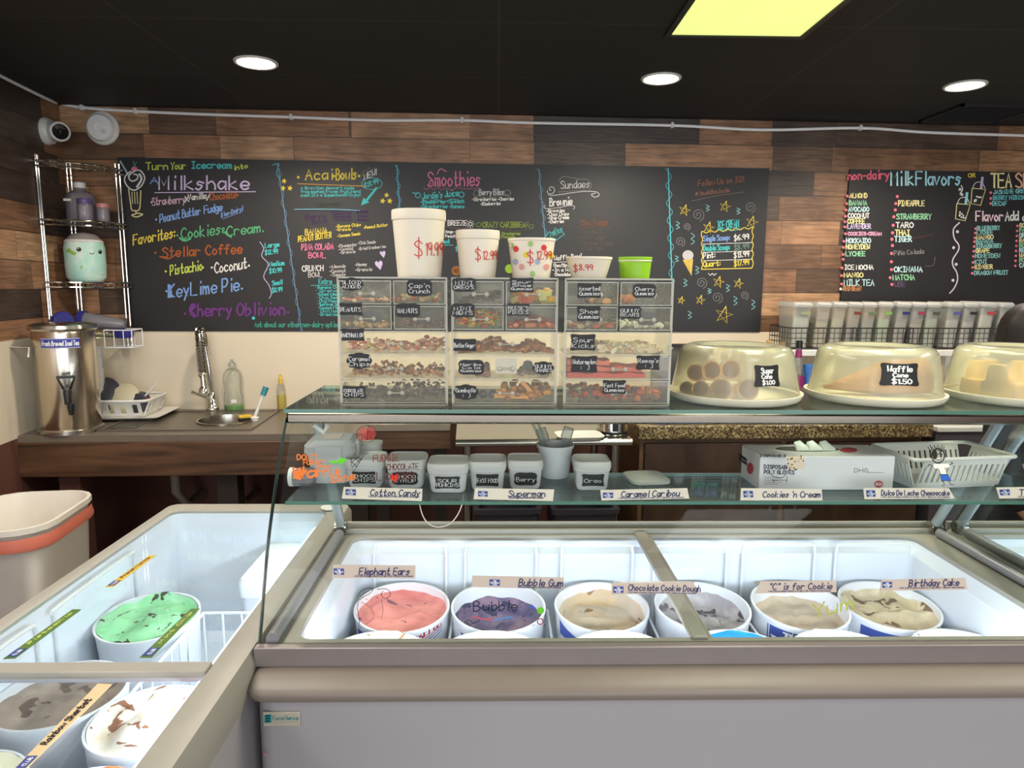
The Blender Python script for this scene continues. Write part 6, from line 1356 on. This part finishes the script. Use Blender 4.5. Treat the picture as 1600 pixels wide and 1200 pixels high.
# larger countable sweets
x0, x1, z0, z1, _ = TOW[1][0]
for i, (px, c) in enumerate(((729, (70, 76, 92)), (755, (56, 60, 70)), (770, (56, 64, 110)))):
    p = aty(px, 606, TY+.03); t = thing('gumball', 'big %s gumball in the bottom drawer of the middle tower' % ('grey-blue', 'charcoal', 'navy blue')[i], 'gumball', Vector((p.x, TY+.03, z0+.0135)), 0)
    build('ball', MB().blob((0, 0, 0), .0105, .0105, .0105, 0, 16, 10), mat('gumball_%d' % i, c, .3), t, False)
for i, (pa, pb) in enumerate((((772, 618), (838, 622)), ((815, 596), (838, 628)), ((775, 612), (826, 618)))):
    a, b_ = aty(*pa, TY+.012+i*.006), aty(*pb, TY+.012+i*.006); a.z = max(a.z, z0+.008); b_.z = max(b_.z, z0+.008)
    t = thing('gummy_strip', ('long flat orange gummy strip at the front of the middle tower\'s bottom drawer', 'slanted orange gummy strip in the middle tower\'s bottom drawer', 'upper orange gummy strip lying level in the middle tower\'s bottom drawer')[i], 'gummy strip', a)
    d = b_-a; f = MB(); u = Vector((-d.z, 0, d.x)).normalized()*.005
    f.prism([a-u, b_-u*.7, b_+u*.7, a+u], (0, .004, 0)); build('strip', f, mat('orange_gummy', (226, 150, 40), .4, var=.12), t)
x0, x1, z0, z1, _ = TOW[2][1]
for i, (z, c, lb) in enumerate(((.0, (206, 56, 44), 'lower red sheet of watermelon candy'), (.014, (222, 92, 66), 'middle coral sheet of watermelon candy'), (.028, (226, 110, 80), 'top coral sheet of watermelon candy'))):
    w = x1-x0; t = thing('candy_sheet', lb+' in the fourth drawer of the right tower', 'candy', (x0+w*.35, TY+.05, z0+z))
    f = MB(); n = 14; u1 = (.78, .74, .42)[i]
    top = [(x0+.002+w*u1*k/n, TY+.006, z0+z+.011+.002*math.sin(k*1.3+i)) for k in range(n+1)]; bot = [(p[0], p[1], z0+z+.0005) for p in top]
    f.prism(bot+top[::-1], (0, .08, 0)); build('sheet', f, mat('watermelon_candy_%d' % i, c, .45), t)
# paper card in the fourth drawer of the middle tower
x0, x1, z0, z1, _ = TOW[1][1]; p = aty(791, 563, TY+.006)
t = thing('paper_card', 'white paper card standing in the fourth drawer of the middle tower', 'card', (p.x, TY+.005, z0+.0005)); build('card', MB().box(p.x-.024, p.x+.024, TY+.005, TY+.0062, z0+.009, z0+.043), M_card, t)

# ---------------------------------------------------------------- cups on the towers
CZ = TZ+TH+.0004
M_foam = mat('white_foam_cup', (236, 226, 206), .45, var=.03); M_redink = mat('red_marker', (206, 62, 48), .6)
def cup(px0, px1, pyt, pyb, rb, label, lidh=None, price=None, m=None, cat='cup', name='paper_cup', rim=.004, pxw=None, dots=False):
    yc = TY+.075; cx = aty((px0+px1)/2, pyt+20, yc).x; top = aty((px0+px1)/2, pyt, yc-.03).z; h = top-CZ
    r = (aty(px1, pyt+10, yc).x-aty(px0, pyt+10, yc).x)/2; rbm = r*rb
    t = thing(name, label, cat, (cx, yc, CZ))
    hl = h-(lidh or 0)
    rr = r*.955 if lidh else r*.97
    ms = [m or M_foam]; f = MB()
    f.lathe([(0, .003), (rbm-.003, .003), (rbm-.002, 0), (rbm, 0), (rr, hl-.006)]+([(rr, hl)] if lidh else [(r, hl-.005), (r, hl), (rr-.002, hl), (rr-.003, hl-.006), (rbm-.003, .006), (0, .006)]), n=48)
    def P(px, py, off=0):
        q = aty(px, py, yc-r); z = min(max(q.z-CZ, 0), hl); k = rbm+(rr-rbm)*z/hl+.0013+off*.2
        # foot of the view ray on the cone
        v = ray(px, py); o = CAM-Vector((cx, yc, CZ)); a = v.x*v.x+v.y*v.y
        for _ in range(9):
            b_ = 2*(o.x*v.x+o.y*v.y); c_ = o.x*o.x+o.y*o.y-k*k; D = max(b_*b_-4*a*c_, 0); s = (-b_-math.sqrt(D))/(2*a); z = o.z+s*v.z; k = rbm+(rr-rbm)*min(max(z/hl, 0), 1)+.0013+off*.2
        return o+v*s
    if dots:
        for (x, y, c) in dots:
            k = len(ms)
            nm = mat('dot_%d_%d_%d' % c, c, .5)
            if nm in ms: k = ms.index(nm)
            else: ms.append(nm)
            f.add([P(x+4.4*math.cos(2*PI*i/14), y+4.8*math.sin(2*PI*i/14)) for i in range(14)], [tuple(range(14))], k)
    build('cup', f, ms, t, False)
    if lidh: build('lid', MB().lathe([(rr*.99, hl-.003), (r*.99, hl-.001), (r, hl+.002), (r*1.0, hl+lidh*.75), (r*.985, hl+lidh), (r*.95, hl+lidh*1.0), (r*.93, hl+lidh*.82), (0, hl+lidh*.82)], n=48), M_foam, t, False)
    if price:
        f = MB()
        for (s, x0, y0, x1, hh, w) in price: write(f, P, s, x0, y0, x1, hh, 0, w, 0, .05, off=.002)
        build('price_lettering', f, M_redink, t, False)
    return t
cup(612, 697, 327, 429, .80, 'tallest white lidded cup priced 19.99 on the left drawer tower', .021, [('$', 648, 400, 660, 24, 1.6), ('19.99', 665, 399, 693, 20, 1.5)])
cup(712, 781, 359, 430, .80, 'medium white lidded cup priced 12.99 on the middle drawer tower', .018, [('$', 743, 406, 751, 17, 1.5), ('12.99', 754, 405, 777, 13, 1.3)])
GRD, RDD, YED, BLD, PKD = (160, 196, 110), (214, 62, 66), (236, 206, 50), (166, 176, 200), (226, 158, 148)
cup(793, 868, 372, 430, .78, 'white paper cup with coloured polka dots priced 12.99', None, [('$', 824, 411, 833, 18, 1.6), ('12.99', 838, 405, 862, 13, 1.4)], name='paper_cup', dots=[(829, 381, GRD), (806, 389, RDD), (850, 387, RDD), (822, 398, YED), (861, 399, YED), (805, 409, BLD), (840, 409, BLD), (815, 417, PKD), (854, 417, PKD), (799, 384, GRD), (832, 428, GRD)])
t = cup(884, 956, 401, 431, .74, 'low white foam bowl priced 8.99 on the right drawer tower', None, [('$', 896, 424, 902, 10, 1.3), ('8.99', 905, 422, 926, 9, 1.3)], cat='bowl', name='foam_bowl')
t = cup(966, 1018, 401, 431, .86, 'small lime green paper bowl on the right drawer tower', None, None, mat('lime_green_paper', (150, 206, 40), .45), cat='bowl', name='paper_bowl')
build('rim', MB().lathe([(.0, .0), ] and [(.0365, .0375), (.0385, .039), (.0375, .0408), (.0355, .0395)], n=40), M_foam, t, False)

# ---------------------------------------------------------------- cake domes with cones
M_dome = clear('frosted_dome', (255, 254, 242), .36, (255, 255, 228), .16, refl=1.0); M_base = mat('ivory_plate', (236, 230, 206), .35)
def dome(px, label, text, lab_px, r=.153, hgt=.13):
    c = Vector((aty(px, 600, 1.64).x, 1.636, TZ+.0003)); t = thing('cake_dome', label, 'cake dome', c)
    build('base', MB().lathe([(0, 0), (r*.9, 0), (r*.97, .004), (r*1.02, .016), (r*1.02, .02), (r*.985, .02), (r*.95, .012), (0, .011)], n=56), M_base, t, False)
    pr = [(r*.965, .018), (r*.96, .024), (r*.87, hgt-.03), (r*.85, hgt-.016), (r*.80, hgt-.006), (r*.70, hgt), (r*.55, hgt-.001), (r*.52, hgt-.004), (0, hgt-.004)]
    inn = [(a*.985, z-.002) for a, z in pr[::-1]]
    build('lid', MB().lathe(pr, n=64), M_dome, t, False, smooth=60)
    if text:
        x0, y0, x1, y1 = lab_px; q = aty((x0+x1)/2, (y0+y1)/2, c.y-r*.9)
        # the label sits on the lid's sloping side
        dx = q.x-c.x; z = q.z-c.z; k = r*.96-(r*.09)*(z-.024)/(hgt-.054); a = math.asin(max(-1, min(1, dx/k)))
        w, h = (x1-x0)*1.5/1080, (y1-y0)*1.5/1080; f = MB()
        def P(x, y, off=0):                     # x,y in -50..50
            z2 = z-y/100*h; k2 = r*.96-(r*.09)*(z2-.024)/(hgt-.054)+.0012+off*.3; a2 = a+x/100*w/k; return Vector((k2*math.sin(a2), -k2*math.cos(a2), z2))
        rg = [[P(x_*q_, y_*q_) for x_, y_ in shaped(0, 0, 100, 100, 0)] for q_ in (1, .75, .5, .25, .02)]; f.loft(rg, cap=(False, True))
        for s, xx0, yy, xx1, hh in text: write(f, P, s, xx0, yy, xx1, hh, 1, 4.2, 0, .05, off=.002)
        build('label', f, [M_plaque, M_ink], t, False)
    return c
d1 = dome(1146, 'frosted cake dome over sugar cones, label reading one dollar', [('Sugar', -24, -12, 24, 24), ('Cone', -22, 12, 16, 20), ('$1.00', -20, 38, 26, 18)], (1177, 570, 1222, 605))
d2 = dome(1364, 'frosted cake dome over nested waffle cones, middle of the three domes', [('Waffle', -32, -12, 30, 24), ('Cone', -18, 10, 18, 18), ('$1.50', -20, 38, 28, 20)], (1377, 567, 1437, 604))
d3 = dome(1583, 'frosted cake dome over yellow cake cones at the right edge', None, None)
M_sug = mat('sugar_cone', (222, 172, 96), .6, var=.15, vs=50, bump=.3, bs=200); M_sugin = mat('sugar_cone_inside', (200, 142, 112), .7, var=.15)
def cone(c, d, L_, r, name, label, group, m, mi, prof=None):
    q = Vector(d).normalized().to_track_quat('Z', 'Y'); t = thing(name, label, 'cone', c, 0, group, q)
    build('shell', MB().lathe(prof or [(0, 0), (.004, .002), (r*.97, L_-.012), (r, L_-.01), (r, L_), (r-.003, L_)], n=28), m, t, False)
    if mi: build('inside', MB().lathe([(r-.0028, L_-.001), (r*.6, L_*.6), (0, L_*.35)], n=28), mi, t, False)
FLZ = TZ+.0125
lbls = ('leftmost sugar cone of the front row under the first dome', 'second sugar cone of the front row under the first dome', 'third sugar cone of the front row, just left of centre', 'rightmost sugar cone of the front row under the first dome', 'sugar cone at the left of the back row under the first dome', 'middle sugar cone of the back row under the first dome', 'sugar cone standing highest behind the front row')
for i, (px, py, r, dx, z, yy) in enumerate(((1073, 609, .0165, -.5, 0, 1.592), (1095, 611, .020, -.32, 0, 1.552), (1128, 612, .0245, .0, 0, 1.523), (1169, 613, .025, .02, 0, 1.523), (1087, 590, .021, -.3, .03, 1.615), (1112, 582, .023, -.25, .035, 1.60), (1142, 580, .024, 0, .036, 1.60))):
    o = aty(px, py, yy); L_ = .11; tilt = .16
    d = Vector((dx, -1, tilt*0+.0)).normalized(); base = Vector((o.x, yy, FLZ+r+.001+z)); c = base-d*L_; c.z = base.z-(r-.006 if z == 0 else .02)
    cone(c, base-c, (base-c).length, r, 'sugar_cone', lbls[i], 'sugar cones under the dome', M_sug, M_sugin)
M_waf = mat('waffle_cone', (196, 138, 84), .6, var=.2, vs=40, bump=.5, bs=150); M_wafin = mat('waffle_cone_inside', (170, 116, 84), .7)
for i in range(6):
    base = Vector((d2.x+.092-.017*i, 1.605+.002*i, FLZ+.046-.0014*i)); d = Vector((1, -.22, .2)); L_ = .148
    cone(base-d.normalized()*L_*.9+Vector((.0, 0, 0)), d, L_, .042, 'waffle_cone', 'waffle cone nested in the stack under the middle dome, %s from its open end' % ('first', 'second', 'third', 'fourth', 'fifth', 'sixth')[i], 'nested waffle cones', M_waf, M_wafin if i == 0 else None)
M_cake = mat('cake_cone', (236, 196, 110), .65, var=.08)
cp = lambda k: [(0, .0), (.029*k, 0), (.031*k, .004), (.0285*k, .034), (.024*k, .037), (.0215*k, .04), (.0185*k, .075), (.017*k, .078), (0, .078)]
for i, (px, yy) in enumerate(((1524, 1.655), (1557, 1.575), (1606, 1.565), (1541, 1.675), (1590, 1.66))):
    t = thing('cake_cone', 'yellow flat-bottomed cake cone under the right dome, %s' % ('front row left', 'front row second', 'front row third', 'back row left', 'back row right')[i], 'cone', Vector((aty(px, 600, yy).x, yy, FLZ)), 0, 'cake cones under the dome')
    build('shell', MB().lathe(cp(1.05), n=24), M_cake, t, False)

# ---------------------------------------------------------------- powder bins in wire baskets on the wall shelf (right)
SHZ = 1.262
t = thing('wall_shelf', 'white wall shelf carrying the wire baskets of powder bins', 'shelf', wxyz(0, 0, 0), WA)
ua = wuv(aty(1228, 500, 3.4))[0]
build('board', wbox(ua, ua+1.75, .01, .42, SHZ-.03, SHZ-.001), M_white, t, False, bev=.003)
for u in (ua+.1, ua+.9, ua+1.6): build('bracket', wbox(u-.012, u+.012, .01, .3, SHZ-.09, SHZ-.031), M_white, t, False)
M_bin = clear('bin_plastic', (253, 253, 250), .42, (246, 247, 238), .1); M_bwire = mat('dark_wire', (44, 42, 40), .4)
bins = [(1238, 1273, (226, 226, 206), .66, (150, 160, 120)), (1277, 1300, (222, 198, 150), .55, None), (1300, 1326, (220, 210, 168), .62, None), (1325, 1348, (172, 150, 140), .5, (120, 50, 50)), (1350, 1374, (176, 176, 158), .5, (96, 120, 84)), (1374, 1400, (202, 222, 178), .62, (120, 170, 90)), (1402, 1428, (176, 160, 150), .55, (40, 40, 110)), (1426, 1452, (200, 182, 160), .5, (150, 50, 80)),
        (1452, 1478, (170, 186, 146), .62, (70, 80, 70)), (1484, 1512, (206, 196, 190), .6, (84, 84, 150)), (1511, 1536, (196, 180, 172), .55, (40, 36, 36)), (1536, 1566, (216, 206, 186), .7, (180, 60, 70)), (1570, 1596, (190, 180, 172), .6, (60, 60, 150))]
VB = .26
cn = dict(zip(range(13), ('pale cream', 'tan', 'light yellow', 'dusty brown', 'grey-green', 'light green', 'mauve', 'beige', 'sage green', 'pale lilac', 'rosy grey', 'ivory', 'greyish')))
for i, (xa, xb, col, lv, tg) in enumerate(bins):
    a, b_ = aty(xa, 500, 3.44), aty(xb, 500, 3.44); u, _, _ = wuv((a+b_)/2); w = max((b_.x-a.x)*1.0, .085)
    lean = .05+.12*(i % 4)/3
    H_ = wall(xa, 472, VB).z-SHZ
    rot = Matrix.Rotation(WA, 3, 'Z') @ Matrix.Rotation(lean*.35, 3, 'Y')
    t = thing('powder_bin', 'tall clear bin of %s powder in the wire baskets, %s from the left' % (cn[i], ('first', 'second', 'third', 'fourth', 'fifth', 'sixth', 'seventh', 'eighth', 'ninth', 'tenth', 'eleventh', 'twelfth', 'thirteenth')[i]), 'container', wxyz(u-.02, VB, SHZ+.004+w*.4*math.sin(lean*.35)), 0, 'powder bins', rot.to_quaternion())
    w *= .86
    build('body', MB().loft([rrect(w*.8, .15, .012, 0), rrect(w*.95, .18, .014, H_-.03)], cap=(True, False)), M_bin, t, False)
    build('lid', MB().loft([rrect(w*1.0, .19, .014, H_-.03), rrect(w*1.03, .196, .014, H_-.026), rrect(w*1.03, .196, .014, H_-.014), rrect(w*.9, .17, .014, H_-.004)]), M_delilid, t, False)
    build('powder', MB().loft([rrect(w*.74, .14, .01, .003), rrect(w*.84, .158, .012, H_*lv)]), mat('powder_%d' % i, col, .9, var=.05), t, False)
    if tg: build('label', MB().box(-w*.1, w*.4, -.0935, -.0915, H_*.72, H_*.78), mat('tape_%d_%d' % (tg[0], tg[2]), tg, .5), t, False)
for k, (xa, xb) in enumerate(((1238, 1347), (1344, 1440), (1436, 1540), (1537, 1640))):
    u0, u1 = wuv(aty(xa, 520, 3.36))[0], wuv(aty(xb, 520, 3.36))[0]; v0, v1 = VB+.115, VB-.12; zb, zt_ = SHZ+.002, SHZ+.105
    t = thing('wire_basket', 'black wire grid basket of powder bins, %s from the left' % ('first', 'second', 'third', 'fourth')[k], 'basket', wxyz((u0+u1)/2, VB, SHZ), WA, 'black wire baskets')
    f = MB(); uc = (u0+u1)/2; hw = (u1-u0)/2-.004; d0 = -(v0-VB); d1 = -(v1-VB)
    zz = [zb-SHZ+i*(zt_-zb)/4 for i in range(5)]
    for i, z in enumerate(zz): f.tube([(-hw, d0, z), (hw, d0, z), (hw, d1, z), (-hw, d1, z)], .0032 if i in (0, 4) else .0018, 6, closed=True)
    n = int(2*hw/.026)
    for j in range(n+1):
        x = -hw+2*hw*j/n; f.tube([(x, d0, zz[0]), (x, d0, zz[-1])], .0018, 5); f.tube([(x, d1, zz[0]), (x, d1, zz[-1])], .0018, 5); f.tube([(x, d0, zz[0]), (x, d1, zz[0])], .0015, 5)
    for s in (-hw, hw):
        for j in range(1, 8): y = d0+(d1-d0)*j/8; f.tube([(s, y, zz[0]), (s, y, zz[-1])], .0018, 5)
    build('wires', f, M_bwire, t, False)
# syrup bottles on the granite, behind the domes
for i, (px, pyc, cc, lb) in enumerate(((1110, 538, (34, 32, 34), 'syrup bottle with black cap, first of the row behind the sugar cone dome'), (1133, 540, (190, 150, 110), 'syrup bottle with tan cap behind the sugar cone dome'), (1149, 536, (40, 90, 170), 'syrup bottle with blue cap behind the sugar cone dome'), (1162, 538, (40, 40, 38), 'syrup bottle with black cap just right of the blue capped one'), (1181, 538, (36, 34, 36), 'syrup bottle with black cap, last before the tan capped pair'), (1203, 535, (196, 156, 100), 'syrup bottle with larger tan cap left of the soda bottle'), (1224, 538, (150, 124, 90), 'syrup bottle with brown cap beside the soda bottle'))):
    v = .4; p = aty(px, pyc, 3.35); u = wuv(p)[0]; H_ = p.z-ZG
    bottle('syrup_bottle', lb, 'bottle', wxyz(u, v, ZG+.001), [(0, 0), (.03, 0), (.033, .006), (.033, H_*.62), (.014, H_*.8), (.012, H_*.9)], clear('syrup_glass', (226, 206, 180), .35, (196, 170, 140), .08), [(.0145, H_*.88), (.0145, H_+.008), (0, H_+.01)], mat('cap_%d_%d' % (cc[0], cc[2]), cc, .4), group='syrup bottles behind the domes')
p = aty(1251, 535, 3.2); u = wuv(p)[0]; H_ = p.z-ZG
t = bottle('soda_bottle', 'soda bottle with black cap and purple label between the first two domes', 'bottle', wxyz(u, .55, ZG+.001), [(0, 0), (.028, 0), (.032, .01), (.032, H_*.6), (.013, H_*.84), (.012, H_*.93)], M_pet, [(.0145, H_*.92), (.0145, H_+.006), (0, H_+.008)], M_black, [(0, .003), (.027, .003), (.0305, .01), (.0305, H_*.52), (0, H_*.52)], mat('dark_soda', (48, 26, 24), .2))
build('label', MB().lathe([(.0325, H_*.36), (.0328, H_*.37), (.0328, H_*.56), (.0325, H_*.57)], n=24), mat('magenta_label', (140, 36, 96), .45), t, False); build('neck_label', MB().lathe([(.0155, H_*.8), (.0165, H_*.8), (.0135, H_*.9)], n=20), mat('magenta_label', (140, 36, 96), .45), t, False)
p = aty(1266, 572, 3.2); u = wuv(p)[0]
t = thing('drink_can', 'blue drink can right of the soda bottle', 'can', wxyz(u, .55, ZG+.001), WA); hz = aty(1266, 570, 3.2).z-ZG
build('body', MB().lathe([(0, 0), (.024, 0), (.03, .008), (.03, hz-.012), (.025, hz), (0, hz-.003)], n=24), mat('blue_can', (40, 98, 168), .35, .3), t, False); build('band', MB().lathe([(.0303, hz*.1), (.0306, hz*.12), (.0306, hz*.5), (.0303, hz*.52)], n=24), mat('dark_can_band', (34, 30, 44), .4), t, False)
# black tray top and blue bottle beside the right tower
p = aty(1075, 541, 3.2); t = thing('appliance', 'low black countertop appliance behind the first dome', 'appliance', wxyz(wuv(p)[0]-.03, .5, ZG+.001), WA); hz = p.z-ZG
build('body', MB().loft([rrect(.2, .2, .03, 0), rrect(.22, .22, .03, .02), rrect(.22, .22, .03, hz-.03), rrect(.15, .18, .03, hz)]), M_black, t, False); build('dial', MB().lathe([(.02, 0), (.02, .01), (0, .012)], n=20, T=Matrix.Translation((0, -.111, hz*.5)) @ Matrix.Rotation(PI/2, 4, 'X')), M_steel, t, False)
p = aty(1050, 540, 3.0); t = thing('blue_bottle', 'small blue bottle beside the right drawer tower', 'bottle', wxyz(wuv(p)[0], .62, ZG+.001), WA); hz = p.z-ZG
build('body', MB().lathe([(0, 0), (.028, 0), (.03, .006), (.03, hz*.75), (.018, hz*.85)], n=22), mat('blue_grey_bottle', (88, 104, 150), .35), t, False); build('cap', MB().lathe([(.02, hz*.84), (.02, hz), (0, hz)], n=20), M_white, t, False)

# ---------------------------------------------------------------- person half hidden at the right edge
hx = aty(1618, 500, 2.45).x; P0 = Vector((hx, 2.45, 0))
t = thing('person', 'person with long dark hair in black clothes standing behind the right dome', 'person', P0, .5)
def skin(name, verts, edges, radii, m, parent, root=0, sub=2):
    me = bpy.data.meshes.new(name); me.from_pydata(verts, edges, []); me.materials.append(m)
    o = bpy.data.objects.new(name, me); COL.objects.link(o); o.parent = parent
    md = o.modifiers.new('skin', 'SKIN'); md.use_smooth_shade = True
    for i, r in enumerate(radii):
        sv = me.skin_vertices[0].data[i]; sv.radius = (r, r) if not isinstance(r, tuple) else r; sv.use_root = (i == root)
    s = o.modifiers.new('sub', 'SUBSURF'); s.levels = s.render_levels = sub
    return o
M_skin = mat('skin', (196, 146, 118), .5); M_cloth = mat('black_shirt', (26, 25, 28), .85, bump=.2, bs=40); M_hair = mat('dark_hair', (24, 18, 17), .5, var=.4, vs=60, stretch=(3, 3, .3))
V = [(0, 0, .84), (0, .0, 1.0), (0, -.01, 1.16), (0, -.01, 1.24), (0, -.02, 1.30), (0, -.03, 1.37), (0, -.035, 1.44),
     (.15, -.01, 1.21), (.20, -.02, .97), (.19, -.13, .80), (-.15, -.01, 1.21), (-.20, -.02, .97), (-.19, -.13, .80),
     (.085, 0, .8), (.09, -.01, .45), (.09, .02, .07), (.09, -.1, .035), (-.085, 0, .8), (-.09, -.01, .45), (-.09, .02, .07), (-.09, -.1, .035), (.185, -.19, .76), (-.185, -.19, .76)]
E_ = [(0, 1), (1, 2), (2, 3), (3, 4), (4, 5), (5, 6), (3, 7), (7, 8), (8, 9), (3, 10), (10, 11), (11, 12), (0, 13), (13, 14), (14, 15), (15, 16), (0, 17), (17, 18), (18, 19), (19, 20), (9, 21), (12, 22)]
rad = [.13, .115, .125, .1, .05, .108, .1, .06, .045, .034, .06, .045, .034, .085, .06, .045, .035, .085, .06, .045, .035, .024, .024]
body = skin('body', V, E_, rad, M_skin, t)
def clothe(name, idx, grow, m):
    mp = {k: i for i, k in enumerate(idx)}
    skin(name, [V[k] for k in idx], [(mp[a], mp[b]) for a, b in E_ if a in mp and b in mp], [rad[k]+grow for k in idx], m, t)
clothe('shirt', [0, 1, 2, 3, 7, 8, 9, 10, 11, 12], .014, M_cloth); clothe('trousers', [1, 0, 13, 14, 15, 17, 18, 19], .014, mat('dark_trousers', (36, 36, 42), .8))
for s in (-1, 1):
    build('shoe', MB().loft([rrect(.09, .25, .04, 0, s*.09, -.05), rrect(.095, .26, .04, .03, s*.09, -.05), rrect(.075, .2, .035, .075, s*.09, -.03)]), M_black, t, False)
    for j in range(4): fx = s*.185+(j-1.5)*.017; skin('finger', [(fx*.99, -.205, .755), (fx, -.235+abs(j-1.5)*.004, .742), (fx, -.255+abs(j-1.5)*.005, .722)], [(0, 1), (1, 2)], [.009, .0085, .0075], M_skin, body, 0, 1)
    skin('thumb', [(s*.155, -.19, .76), (s*.138, -.212, .752), (s*.136, -.234, .742)], [(0, 1), (1, 2)], [.011, .0095, .008], M_skin, body, 0, 1)
hc = (0, -.032, 1.40)
build('nose', MB().blob((0, -.122, 1.385), .013, .018, .02, 0, 8, 6), M_skin, body, False)
for s in (-1, 1):
    build('eye', MB().blob((s*.032, -.106, 1.41), .012, .008, .007, 0, 10, 6), M_ink, body, False); build('pupil', MB().blob((s*.032, -.113, 1.41), .005, .003, .005, 0, 8, 5), M_black, body, False)
    build('ear', MB().blob((s*.086, -.025, 1.39), .01, .022, .03, 0, 8, 6), M_skin, body, False)
build('mouth', MB().blob((0, -.113, 1.35), .022, .006, .006, 0, 10, 5), mat('lips', (160, 86, 82), .5), body, False)
f = MB(); n, k = 28, 16; rings = []
for i in range(k+1):
    q = i/k; z = 1.535-.41*q; r_ = .118*math.sqrt(max(0, 1-(1-min(q/.24, 1))**2)+.0004)*(1+.25*q); ring = []
    for j in range(n):
        a = 2*PI*j/n; rr = r_
        fx, fy = math.cos(a), math.sin(a)
        front = max(0, -fy); cut = .62 if (q > .17) else 0
        rr *= 1-cut*max(0, front-.35)/.65*.9
        rr *= 1+.05*math.sin(a*9+q*5)
        ring.append((rr*fx, -.02+rr*fy*.95+.02*q, z))
    rings.append(ring)
f.loft(rings[::-1], cap=(True, True)); build('hair', f, M_hair, t, False, smooth=70)
